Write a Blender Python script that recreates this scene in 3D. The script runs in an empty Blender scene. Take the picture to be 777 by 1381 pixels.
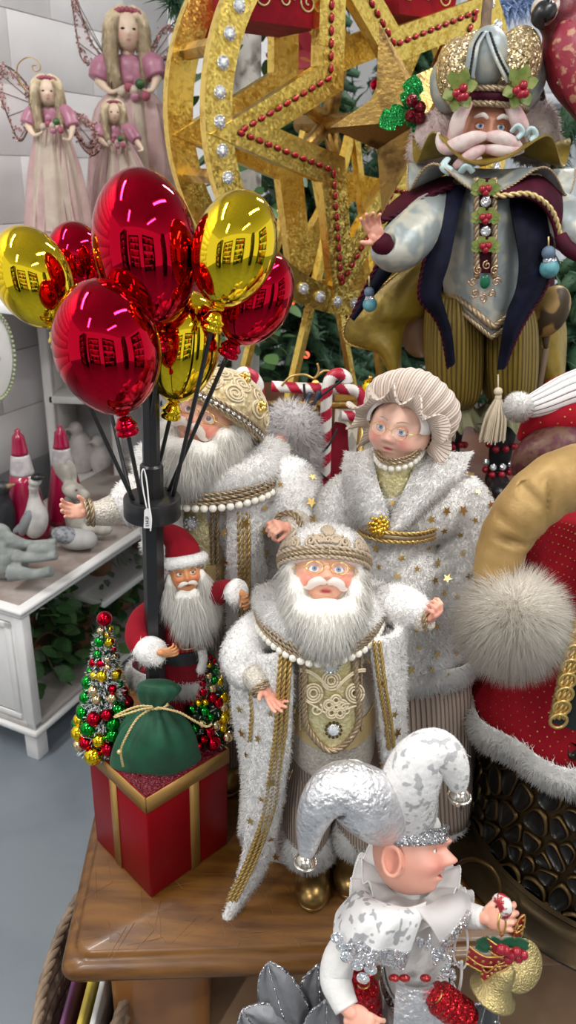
import bpy, math, random
import numpy as np
from mathutils import Vector, Matrix
random.seed(7); RNG = np.random.default_rng(7)
SC = bpy.context.scene
COL = SC.collection
PI = math.pi
# ------------------------------------------------------------------ camera, world, lights, exposure
CAM_H, PITCH, ROLL, F = 1.5, math.radians(24), math.radians(2.0), 1050.0
CX, CY = 388.5, 690.5
camd = bpy.data.cameras.new('camera'); cam = bpy.data.objects.new('camera', camd); COL.objects.link(cam)
cam.location = (0, 0, CAM_H)
CR = Matrix.Rotation(PI/2 - PITCH, 3, 'X') @ Matrix.Rotation(ROLL, 3, 'Z')
cam.rotation_euler = CR.to_euler()
camd.sensor_fit = 'VERTICAL'; camd.sensor_height = 36; camd.lens = 36*F/1381
camd.clip_start = .02; camd.clip_end = 60
camd.dof.use_dof = True; camd.dof.focus_distance = 1.02; camd.dof.aperture_fstop = 7.5
SC.camera = cam
SC.view_settings.view_transform = 'Standard'; SC.view_settings.look = 'None'
SC.view_settings.exposure = 0.0; SC.view_settings.gamma = 1; SC.view_settings.use_curve_mapping = False
wd = bpy.data.worlds.new('hall_light'); SC.world = wd; wd.use_nodes = True
wd.node_tree.nodes['Background'].inputs[0].default_value = (.93, .97, 1, 1)
wd.node_tree.nodes['Background'].inputs[1].default_value = .95
LAMPS = [(x, y) for y in (-1.6, .5, 2.7) for x in (-1.25, 1.25)]
for i, (x, y) in enumerate(LAMPS):
    ld = bpy.data.lights.new('ceiling_lamp', 'AREA'); ld.shape = 'RECTANGLE'; ld.size = 1.3; ld.size_y = .14
    ld.energy = 41; ld.color = (1, .985, .96)
    lo = bpy.data.objects.new('ceiling_lamp', ld); COL.objects.link(lo)
    lo.location = (x, y, 3.12); lo.rotation_euler = (0, 0, math.radians(62))
# ------------------------------------------------------------------ picture point -> place
def ray(px, py):
    v = CR @ Vector(((px-CX)/F, -(py-CY)/F, -1)); return v
def W(px, py, y):
    v = ray(px, py); t = y/v.y
    return np.array((v.x*t, y, CAM_H + v.z*t))
def Z(px, py, z):
    v = ray(px, py); t = (z-CAM_H)/v.z
    return np.array((v.x*t, v.y*t, z))
def S(p):
    return -(CR.transposed() @ (Vector(p) - Vector((0, 0, CAM_H)))).z / F   # metres per pixel there
def SW(px, py, y): return S(W(px, py, y))
# ------------------------------------------------------------------ mesh helpers
def arr(x): return np.array(x, dtype=float)
def unit(v): v = arr(v); return v/(np.linalg.norm(v)+1e-12)
class B:
    """collects shapes for ONE mesh object"""
    def __init__(s): s.v = []; s.f = []; s.uv = []; s.m = []; s.n = 0
    def add(s, V, F_, UV=None, mi=0):
        V = arr(V).reshape(-1, 3); o = s.n
        s.v.append(V); s.n += len(V)
        for k, f in enumerate(F_):
            s.f.append([i+o for i in f]); s.uv.append(UV[k] if UV is not None else [(0, 0)]*len(f)); s.m.append(mi)
        return s
    def V(s): return np.concatenate(s.v) if s.v else np.zeros((0, 3))
    def box(s, c, d, rz=0, mi=0, bev=0, R=None):
        c = arr(c); d = arr(d)/2
        if bev > 0:
            b = min(bev, d.min()*.9)
            pr = []
            prof = [(-d[2], -b), (-d[2]+b*.3, -b*.3), (-d[2]+b, 0), (d[2]-b, 0), (d[2]-b*.3, -b*.3), (d[2], -b)]
            rings = []
            for z, ins in prof:
                ring = []
                for sx, sy in ((1, 1), (-1, 1), (-1, -1), (1, -1)):
                    x = d[0]+ins; y = d[1]+ins
                    if sx*sy > 0: ring += [(sx*x, sy*(y-b), z), (sx*(x-b*.3), sy*(y-b*.3), z), (sx*(x-b), sy*y, z)]
                    else: ring += [(sx*(x-b), sy*y, z), (sx*(x-b*.3), sy*(y-b*.3), z), (sx*x, sy*(y-b), z)]
                rings.append(ring)
            V = arr(rings).reshape(-1, 3); n = 12
            Fs = [[i*n+j, i*n+(j+1) % n, (i+1)*n+(j+1) % n, (i+1)*n+j] for i in range(5) for j in range(n)]
            Fs += [list(range(n))[::-1], [5*n+j for j in range(n)]]
        else:
            V = arr([(sx*d[0], sy*d[1], sz*d[2]) for sz in (-1, 1) for sx, sy in ((-1, -1), (1, -1), (1, 1), (-1, 1))])
            Fs = [[3, 2, 1, 0], [4, 5, 6, 7], [0, 1, 5, 4], [1, 2, 6, 5], [2, 3, 7, 6], [3, 0, 4, 7]]
        if rz: ca, sa = math.cos(rz), math.sin(rz); V = V @ arr([[ca, sa, 0], [-sa, ca, 0], [0, 0, 1]])
        if R is not None: V = V @ arr(R).T
        return s.add(V+c, Fs, None, mi)
    def grid(s, P, closed=False, cap0=False, cap1=False, mi=0, usc=1, vsc=1):
        """P: rows x cols x 3 ; closed around the columns"""
        P = arr(P); r, c = P.shape[:2]
        Fs, UV = [], []
        cc = c if closed else c-1
        for i in range(r-1):
            for j in range(cc):
                k = (j+1) % c
                Fs.append([i*c+j, i*c+k, (i+1)*c+k, (i+1)*c+j])
                u0, u1 = usc*j/cc, usc*(j+1)/cc; v0, v1 = vsc*i/(r-1), vsc*(i+1)/(r-1)
                UV.append([(u0, v0), (u1, v0), (u1, v1), (u0, v1)])
        V = P.reshape(-1, 3); n = len(V)
        if cap0: V = np.vstack([V, P[0].mean(0)]); Fs += [[n, (j+1) % c, j] for j in range(c)]; UV += [[(.5, 0)]*3]*c; n += 1
        if cap1: V = np.vstack([V, P[-1].mean(0)]); q = (r-1)*c; Fs += [[n, q+j, q+(j+1) % c] for j in range(c)]; UV += [[(.5, 1)]*3]*c
        return s.add(V, Fs, UV, mi)
    def tube(s, path, r, n=8, closed=False, caps=True, mi=0, flat=None, up=None):
        P = arr(path); m = len(P)
        r = np.full(m, r) if np.isscalar(r) else arr(r)
        T = np.gradient(P, axis=0) if not closed else np.roll(P, -1, 0)-np.roll(P, 1, 0)
        T /= np.linalg.norm(T, axis=1)[:, None]+1e-12
        a = arr(up) if up is not None else (arr((0, 0, 1)) if abs(T[0][2]) < .9 else arr((0, 1, 0)))
        N = []
        nrm = unit(a-T[0]*a.dot(T[0]))
        for i in range(m):
            if up is not None: nrm = unit(a-T[i]*a.dot(T[i]))
            else: nrm = unit(nrm-T[i]*nrm.dot(T[i]))
            N.append(nrm)
        N = arr(N); Bn = np.cross(T, N)
        an = np.arange(n)*2*PI/n
        fx, fy = flat or (1, 1)
        R = P[:, None]+r[:, None, None]*(fx*np.cos(an)[None, :, None]*Bn[:, None]+fy*np.sin(an)[None, :, None]*N[:, None])
        L = np.linalg.norm(np.diff(P, axis=0), axis=1).sum()
        if closed: R = np.concatenate([R, R[:1]])
        return s.grid(R, True, caps and not closed, caps and not closed, mi, 1, L)
    def cap(s, a, b, ra, rb, n=12, mi=0):
        """capsule"""
        a, b = arr(a), arr(b); t = unit(b-a)
        pts, rr = [], []
        for q in np.linspace(-PI/2, -.01, 5): pts.append(a+t*ra*math.sin(q)); rr.append(max(ra*math.cos(q), 1e-5))
        for q in np.linspace(.01, PI/2, 5): pts.append(b+t*rb*math.sin(q)); rr.append(max(rb*math.cos(q), 1e-5))
        return s.tube(pts, rr, n, mi=mi)
    def ell(s, c, r, R=None, nu=24, nv=14, mi=0, f=None):
        r = arr(r)*np.ones(3)
        th = np.linspace(0.02, PI-.02, nv); ph = np.arange(nu)*2*PI/nu
        P = np.stack([np.sin(th)[:, None]*np.cos(ph), np.sin(th)[:, None]*np.sin(ph), np.cos(th)[:, None]*np.ones(nu)], -1)
        if f is not None: P = f(P)
        P = P[::-1]*r
        if R is not None: P = P @ arr(R).T
        return s.grid(P+arr(c), True, True, True, mi)
    def lathe(s, prof, c=(0, 0, 0), n=32, R=None, mi=0, fr=None):
        ph = np.arange(n)*2*PI/n; pr = arr(prof)
        P = np.stack([pr[:, 0][:, None]*np.cos(ph), pr[:, 0][:, None]*np.sin(ph), pr[:, 1][:, None]*np.ones(n)], -1)
        if fr is not None: P = fr(P, ph)
        if R is not None: P = P @ arr(R).T
        return s.grid(P+arr(c), True, True, True, mi)
    def band(s, outer, inner, fz, mi=0):
        """two closed loops, pushed along fz (vector) to a solid frame"""
        o, i = arr(outer), arr(inner); fz = arr(fz); n = len(o)
        V = np.concatenate([o, i, o+fz, i+fz]); Fs = []
        for k in range(n):
            j = (k+1) % n
            Fs += [[k, j, n+j, n+k], [2*n+j, 2*n+k, 3*n+k, 3*n+j], [j, k, 2*n+k, 2*n+j], [n+k, n+j, 3*n+j, 3*n+k]]
        return s.add(V, Fs, None, mi)
    def poly(s, pts, fz, mi=0):
        p = arr(pts); fz = arr(fz); n = len(p)
        Fs = [list(range(n)), [n+k for k in range(n)][::-1]] + [[(k+1) % n, k, n+k, n+(k+1) % n] for k in range(n)]
        return s.add(np.concatenate([p, p+fz]), Fs, None, mi)
    def sheet(s, P, th, mi=0, closed=False, usc=1, vsc=1):
        """a rows x cols sheet given thickness th along its normals"""
        P = arr(P)
        du = np.gradient(P, axis=1); dv = np.gradient(P, axis=0)
        N = np.cross(du, dv); N /= np.linalg.norm(N, axis=2)[..., None]+1e-12
        A, Bk = P+N*th/2, P-N*th/2
        s.grid(A, closed, mi=mi, usc=usc, vsc=vsc); s.grid(Bk[:, ::-1], closed, mi=mi, usc=usc, vsc=vsc)
        for e in ((0, 1), (-1, 1)) if closed else ((0, 1), (-1, 1), (0, 0), (-1, 0)):
            if e[1] == 1: a, b = A[e[0]], Bk[e[0]]
            else: a, b = A[:, e[0]], Bk[:, e[0]]
            q = np.stack([a, b])
            if e[0] == -1: q = q[::-1]
            if e[1] == 0: q = q[::-1]
            s.grid(q, closed, mi=mi)
        return s
def catmull(P, m=6, closed=False):
    P = arr(P); n = len(P)
    if n < 3 and not closed: return np.linspace(P[0], P[-1], m+1)
    out = []
    for i in range(n if closed else n-1):
        g = lambda k: P[k % n] if closed else P[min(max(k, 0), n-1)]
        p0, p1, p2, p3 = g(i-1), g(i), g(i+1), g(i+2)
        for t in np.arange(m)/m:
            out.append(.5*(2*p1+(p2-p0)*t+(2*p0-5*p1+4*p2-p3)*t*t+(3*p1-p0-3*p2+p3)*t**3))
    if not closed: out.append(P[-1])
    return arr(out)
def evenly(P, step):
    P = arr(P); d = np.concatenate([[0], np.cumsum(np.linalg.norm(np.diff(P, axis=0), axis=1))])
    q = np.linspace(0, d[-1], max(2, int(round(d[-1]/step))+1))
    return np.stack([np.interp(q, d, P[:, k]) for k in range(3)], -1)
def rings(st, n=48, m=5, fold=None, tilt=0):
    """st rows (xl, xr, py, y, b): elliptical rings; returns rows x n x 3, col 0 at +x, col 3n/4 at the front"""
    R0 = []
    for row in st:
        xl, xr, py, y, b = row[:5]
        c = W((xl+xr)/2, py, y); R0.append((*c, (xr-xl)/2*S(c), b, row[5] if len(row) > 5 else tilt))
    R0 = catmull(R0, m) if m > 1 else arr(R0)
    ph = np.arange(n)*2*PI/n; out = []
    for i, (x, y, z, a, b, tl) in enumerate(R0):
        k = 1+(fold(ph, i/(len(R0)-1)) if fold is not None else 0)
        out.append(np.stack([x+a*np.cos(ph)*k, y+b*np.sin(ph)*k*math.cos(tl), z+b*np.sin(ph)*math.sin(tl)*np.ones(n)], -1))
    out = arr(out)
    return out[::-1] if out[0, :, 2].mean() > out[-1, :, 2].mean() else out
def pxpath(pts, m=6, closed=False):
    return catmull([W(*p[:3]) for p in pts], m, closed)
def pxtube(b, pts, n=16, m=5, flat=None, mi=0):
    """pts (px, py, y, radius in px)"""
    P = [np.append(W(*p[:3]), p[3]*SW(*p[:3])) for p in pts]
    P = catmull(P, m); b.tube(P[:, :3], np.maximum(P[:, 3], 1e-4), n, flat=flat, mi=mi); return b
def rope(b, path, r, pitch=None, strands=2, n=5, mi=0):
    pitch = pitch or r*5; P = evenly(path, pitch/7); m = len(P)
    T = np.gradient(P, axis=0); T /= np.linalg.norm(T, axis=1)[:, None]+1e-12
    nrm = unit(np.cross(T[0], (0.31, .2, .93))); N = []
    for t in T: nrm = unit(nrm-t*nrm.dot(t)); N.append(nrm)
    N = arr(N); Bn = np.cross(T, N); ph = np.arange(m)/7*2*PI
    for k in range(strands):
        q = ph+2*PI*k/strands
        b.tube(P+r*.5*(np.cos(q)[:, None]*N+np.sin(q)[:, None]*Bn), r*.58, n, mi=mi)
    return b
# ------------------------------------------------------------------ objects
ORG = {}
def props(o, label=None, cat=None, group=None, kind=None):
    for k, v in (('label', label), ('category', cat), ('group', group), ('kind', kind)):
        if v: o[k] = v
    return o
def thing(name, loc, label, cat, group=None):
    o = bpy.data.objects.new(name, None); o.empty_display_size = .03; COL.objects.link(o)
    o.location = tuple(loc); ORG[o] = arr(loc)
    return props(o, label, cat, group)
def to_mesh(b, name):
    me = bpy.data.meshes.new(name)
    me.from_pydata(b.V().tolist(), [], b.f)
    uv = me.uv_layers.new(name='UVMap')
    flat = np.array([c for f in b.uv for c in f], dtype=np.float32).reshape(-1)
    if len(flat) == len(me.loops)*2: uv.data.foreach_set('uv', flat)
    return me
def fin(me, mats, smooth=True, mi=None):
    for m in (mats if isinstance(mats, (list, tuple)) else [mats]): me.materials.append(m)
    if mi is not None: me.polygons.foreach_set('material_index', mi)
    me.polygons.foreach_set('use_smooth', [smooth]*len(me.polygons))
    if smooth == 'auto': pass
    me.update()
def ob(name, b, mats, parent=None, smooth=True, label=None, kind=None, cat=None, group=None, sharp=None):
    """links ONE mesh object; b is in world coordinates"""
    V = b.V()
    if parent is not None: o0 = ORG[parent]
    else: o0 = arr(((V[:, 0].min()+V[:, 0].max())/2, (V[:, 1].min()+V[:, 1].max())/2, V[:, 2].min()))
    me = to_mesh(b, name)
    me.transform(Matrix.Translation(-Vector(o0)))
    fin(me, mats, smooth, b.m)
    if sharp: me.set_sharp_from_angle(angle=math.radians(sharp))
    o = bpy.data.objects.new(name, me); COL.objects.link(o)
    if parent is not None: o.parent = parent; ORG[o] = o0
    else: o.location = tuple(o0); ORG[o] = o0
    return props(o, label, cat, group, kind)
def piece(name, me, loc, parent, R=None, sc=1, mat=None):
    """a copy of a small shared mesh at a world point under parent"""
    o = bpy.data.objects.new(name, me); COL.objects.link(o); o.parent = parent
    l = arr(loc)-ORG[parent]
    M4 = Matrix.Translation(Vector(l)) @ (Matrix(arr(R).tolist()).to_4x4() if R is not None else Matrix.Identity(4)) @ Matrix.Diagonal((*(arr(sc)*np.ones(3)), 1))
    o.matrix_basis = M4; ORG[o] = ORG[parent]
    return o
def shared(b, name, mats, smooth=True):
    me = to_mesh(b, name); fin(me, mats, smooth, b.m); return me
def melt(b, vox, smooth=2, fac=.5):
    """fuses the shapes in b to one continuous surface (voxel union), returned as a B"""
    me = bpy.data.meshes.new('tmp'); me.from_pydata(b.V().tolist(), [], b.f)
    o = bpy.data.objects.new('tmp', me); COL.objects.link(o)
    md = o.modifiers.new('r', 'REMESH'); md.mode = 'VOXEL'; md.voxel_size = vox
    if smooth: ms = o.modifiers.new('s', 'SMOOTH'); ms.iterations = smooth; ms.factor = fac
    dg = bpy.context.evaluated_depsgraph_get(); dg.update()
    m2 = bpy.data.meshes.new_from_object(o.evaluated_get(dg))
    n = len(m2.vertices); V = np.empty(n*3, dtype=np.float32); m2.vertices.foreach_get('co', V)
    Fs = [list(p.vertices) for p in m2.polygons]
    bpy.data.objects.remove(o); bpy.data.meshes.remove(me); bpy.data.meshes.remove(m2)
    return B().add(V.reshape(-1, 3), Fs)
def tris(b):
    V = b.V(); T = []
    for f in b.f:
        for k in range(1, len(f)-1): T.append((f[0], f[k], f[k+1]))
    return V, np.array(T)
def vnormals(V, T):
    n = np.cross(V[T[:, 1]]-V[T[:, 0]], V[T[:, 2]]-V[T[:, 0]])
    N = np.zeros_like(V)
    for k in range(3): np.add.at(N, T[:, k], n)
    return N/(np.linalg.norm(N, axis=1)[:, None]+1e-12)
def surface_points(b, count, seed=1, keep=None):
    V, T = tris(b); rg = np.random.default_rng(seed); N = vnormals(V, T)
    a = np.linalg.norm(np.cross(V[T[:, 1]]-V[T[:, 0]], V[T[:, 2]]-V[T[:, 0]]), axis=1)/2
    k = rg.choice(len(T), count, p=a/a.sum()); u, v = rg.random((2, count))
    fl = u+v > 1; u[fl] = 1-u[fl]; v[fl] = 1-v[fl]; w = 1-u-v
    P = V[T[k, 0]]*w[:, None]+V[T[k, 1]]*u[:, None]+V[T[k, 2]]*v[:, None]
    n = N[T[k, 0]]*w[:, None]+N[T[k, 1]]*u[:, None]+N[T[k, 2]]*v[:, None]
    n /= np.linalg.norm(n, axis=1)[:, None]+1e-12
    if keep is not None: q = keep(P, n); P, n = P[q], n[q]
    return P, n, a.sum()
def fur(name, b, mat_, parent, area_mm2=4, L=.008, w=.0009, flow=(0, 0, -.5), lift=.8, jit=.35, droop=.25, seed=1, keep=None, clump=.0, soft=True, lvar=.5, label=None, maxn=90000):
    """a coat of short hairs: tapered blades rooted on the surface of b (real geometry, one object of stuff)"""
    V, T = tris(b)
    area = (np.linalg.norm(np.cross(V[T[:, 1]]-V[T[:, 0]], V[T[:, 2]]-V[T[:, 0]]), axis=1)/2).sum()
    cnt = int(min(area*1e6/area_mm2, maxn)); rg = np.random.default_rng(seed)
    P, n, _ = surface_points(b, cnt, seed, keep); m = len(P)
    fl = flow(P, n) if callable(flow) else np.tile(arr(flow), (m, 1))
    d = n*lift+fl+rg.normal(0, jit, (m, 3))
    if clump:
        q = np.floor(P/clump).astype(int); h = (q[:, 0]*73856093 ^ q[:, 1]*19349663 ^ q[:, 2]*83492791) % 9973
        off = np.random.default_rng(3).normal(0, .45, (9973, 3)); d += off[h]
    d /= np.linalg.norm(d, axis=1)[:, None]
    side = np.cross(d, n+rg.normal(0, .55, (m, 3))); side /= np.linalg.norm(side, axis=1)[:, None]+1e-9
    fl_ = (np.cross(side, d)*n).sum(1) < 0; side[fl_] *= -1
    l = L*(1-lvar+2*lvar*rg.random(m))[:, None]; ww = w*(.7+.6*rg.random(m))[:, None]
    d2 = d+arr((0, 0, -droop)); d2 /= np.linalg.norm(d2, axis=1)[:, None]
    mid = P+d*l*.5; tip = mid+d2*l*.5; root = P-n*.0005
    VV = np.stack([root-side*ww/2, root+side*ww/2, mid+side*ww*.42, mid-side*ww*.42, tip], 1).reshape(-1, 3)
    base = np.arange(m)*5
    quad = np.stack([base, base+1, base+2, base+3], 1); tri = np.stack([base+3, base+2, base+4], 1)
    loops = np.concatenate([quad, tri], 1).reshape(-1)
    ls = np.stack([np.arange(m)*7, np.arange(m)*7+4], 1).reshape(-1)
    me = bpy.data.meshes.new(name); o0 = ORG[parent]
    me.vertices.add(len(VV)); me.vertices.foreach_set('co', (VV-o0).astype(np.float32).reshape(-1))
    me.loops.add(len(loops)); me.loops.foreach_set('vertex_index', loops.astype(np.int32))
    me.polygons.add(len(ls)); me.polygons.foreach_set('loop_start', ls.astype(np.int32))
    me.update(calc_edges=True); me.materials.append(mat_)
    me.polygons.foreach_set('use_smooth', [True]*len(ls))
    if soft:
        nn = np.repeat(n*.8+d*.35, 5, 0); nn /= np.linalg.norm(nn, axis=1)[:, None]+1e-12
        me.normals_split_custom_set_from_vertices(nn.tolist())
    o = bpy.data.objects.new(name, me); COL.objects.link(o); o.parent = parent; ORG[o] = o0; o['kind'] = 'stuff'
    if label: o['label'] = label
    return o
def frame(z, x=None):
    """3x3 with local z along z, local x near x"""
    z = unit(z); x = arr(x) if x is not None else (arr((1, 0, 0)) if abs(z[0]) < .9 else arr((0, 1, 0)))
    x = unit(x-z*x.dot(z)); y = np.cross(z, x)
    return np.stack([x, y, z], 1)
def rotm(yaw=0, pitch=0, roll=0):
    d = math.radians
    return arr(Matrix.Rotation(d(yaw), 3, 'Z') @ Matrix.Rotation(d(-pitch), 3, 'X') @ Matrix.Rotation(d(roll), 3, 'Y'))
# ------------------------------------------------------------------ materials
def mat(name, col, rough=.5, metal=0, col2=None, ns=20, lo=.42, hi=.58, nt='noise', bump=0, bs=80, bt='noise', sheen=0, coat=0, sss=0,
        attr=None, stripe=None, translucent=0, alpha=1, emit=0, detail=3, glit=0, spec=.5, trans=0, glita=.8, stretch=None):
    m = bpy.data.materials.new(name); m.use_nodes = True; nd, lk = m.node_tree.nodes, m.node_tree.links
    p = nd['Principled BSDF']; I = p.inputs
    I['Base Color'].default_value = (*col, 1); I['Roughness'].default_value = rough; I['Metallic'].default_value = metal
    I['Sheen Weight'].default_value = sheen; I['Coat Weight'].default_value = coat; I['Specular IOR Level'].default_value = spec
    I['Alpha'].default_value = alpha; I['Transmission Weight'].default_value = trans
    if sss: I['Subsurface Weight'].default_value = sss; I['Subsurface Radius'].default_value = (.006, .003, .002); I['Subsurface Scale'].default_value = 1
    if emit: I['Emission Color'].default_value = (*col, 1); I['Emission Strength'].default_value = emit
    tc = nd.new('ShaderNodeTexCoord')
    vec = tc.outputs['Object']
    if stretch:
        mp = nd.new('ShaderNodeMapping'); mp.inputs['Scale'].default_value = stretch; lk.new(vec, mp.inputs[0]); vec = mp.outputs[0]
    def tex(kind, scale, out=None):
        if kind == 'noise': t = nd.new('ShaderNodeTexNoise'); t.inputs['Detail'].default_value = detail; r = t.outputs[0]
        elif kind == 'wave': t = nd.new('ShaderNodeTexWave'); t.inputs['Distortion'].default_value = 6; t.inputs['Detail'].default_value = 2; r = t.outputs[1]
        else:
            t = nd.new('ShaderNodeTexVoronoi'); r = t.outputs[0]
            if kind == 'cell': r = t.outputs[1]
            if kind == 'edge': t.feature = 'DISTANCE_TO_EDGE'
        t.inputs['Scale'].default_value = scale; lk.new(vec, t.inputs['Vector']); return r
    csock = None
    if attr:
        a = nd.new('ShaderNodeAttribute'); a.attribute_name = attr; csock = a.outputs['Color']
    if col2 is not None:
        r = nd.new('ShaderNodeMapRange'); r.inputs[1].default_value = lo; r.inputs[2].default_value = hi
        lk.new(tex(nt, ns), r.inputs[0])
        mx = nd.new('ShaderNodeMix'); mx.data_type = 'RGBA'; mx.inputs[6].default_value = (*col, 1); mx.inputs[7].default_value = (*col2, 1)
        lk.new(r.outputs[0], mx.inputs[0]); csock = mx.outputs[2]
    hs = None
    if stripe:
        ax, fr, c2 = stripe
        sp = nd.new('ShaderNodeSeparateXYZ'); lk.new(tc.outputs['UV'], sp.inputs[0])
        mu = nd.new('ShaderNodeMath'); mu.operation = 'MULTIPLY'; mu.inputs[1].default_value = fr*2*PI; lk.new(sp.outputs[ax], mu.inputs[0])
        sn = nd.new('ShaderNodeMath'); sn.operation = 'SINE'; lk.new(mu.outputs[0], sn.inputs[0])
        mr = nd.new('ShaderNodeMapRange'); mr.inputs[1].default_value = -1; mr.inputs[2].default_value = -.2; lk.new(sn.outputs[0], mr.inputs[0])
        mx = nd.new('ShaderNodeMix'); mx.data_type = 'RGBA'; mx.inputs[6].default_value = (*c2, 1)
        if csock: lk.new(csock, mx.inputs[7])
        else: mx.inputs[7].default_value = (*col, 1)
        lk.new(mr.outputs[0], mx.inputs[0]); csock = mx.outputs[2]; hs = mr.outputs[0]
    if csock: lk.new(csock, I['Base Color'])
    if bump or hs is not None:
        bn = nd.new('ShaderNodeBump'); bn.inputs['Strength'].default_value = bump or .5; bn.inputs['Distance'].default_value = .004
        lk.new(hs if hs is not None else tex(bt, bs), bn.inputs['Height']); lk.new(bn.outputs[0], I['Normal'])
    if glit:
        v = nd.new('ShaderNodeTexVoronoi'); v.inputs['Scale'].default_value = glit; lk.new(tc.outputs['Object'], v.inputs['Vector'])
        g = nd.new('ShaderNodeVectorMath'); g.operation = 'MULTIPLY_ADD'; g.inputs[1].default_value = (2*glita,)*3; g.inputs[2].default_value = (-glita,)*3
        lk.new(v.outputs[1], g.inputs[0])
        ge = nd.new('ShaderNodeNewGeometry'); ad = nd.new('ShaderNodeVectorMath'); lk.new(ge.outputs['Normal'], ad.inputs[0]); lk.new(g.outputs[0], ad.inputs[1])
        nn = nd.new('ShaderNodeVectorMath'); nn.operation = 'NORMALIZE'; lk.new(ad.outputs[0], nn.inputs[0]); lk.new(nn.outputs[0], I['Normal'])
    if translucent:
        t = nd.new('ShaderNodeBsdfTranslucent'); t.inputs[0].default_value = (*col, 1)
        if csock: lk.new(csock, t.inputs[0])
        mx = nd.new('ShaderNodeMixShader'); mx.inputs[0].default_value = translucent
        lk.new(p.outputs[0], mx.inputs[1]); lk.new(t.outputs[0], mx.inputs[2]); lk.new(mx.outputs[0], nd['Material Output'].inputs[0])
    return m
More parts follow.
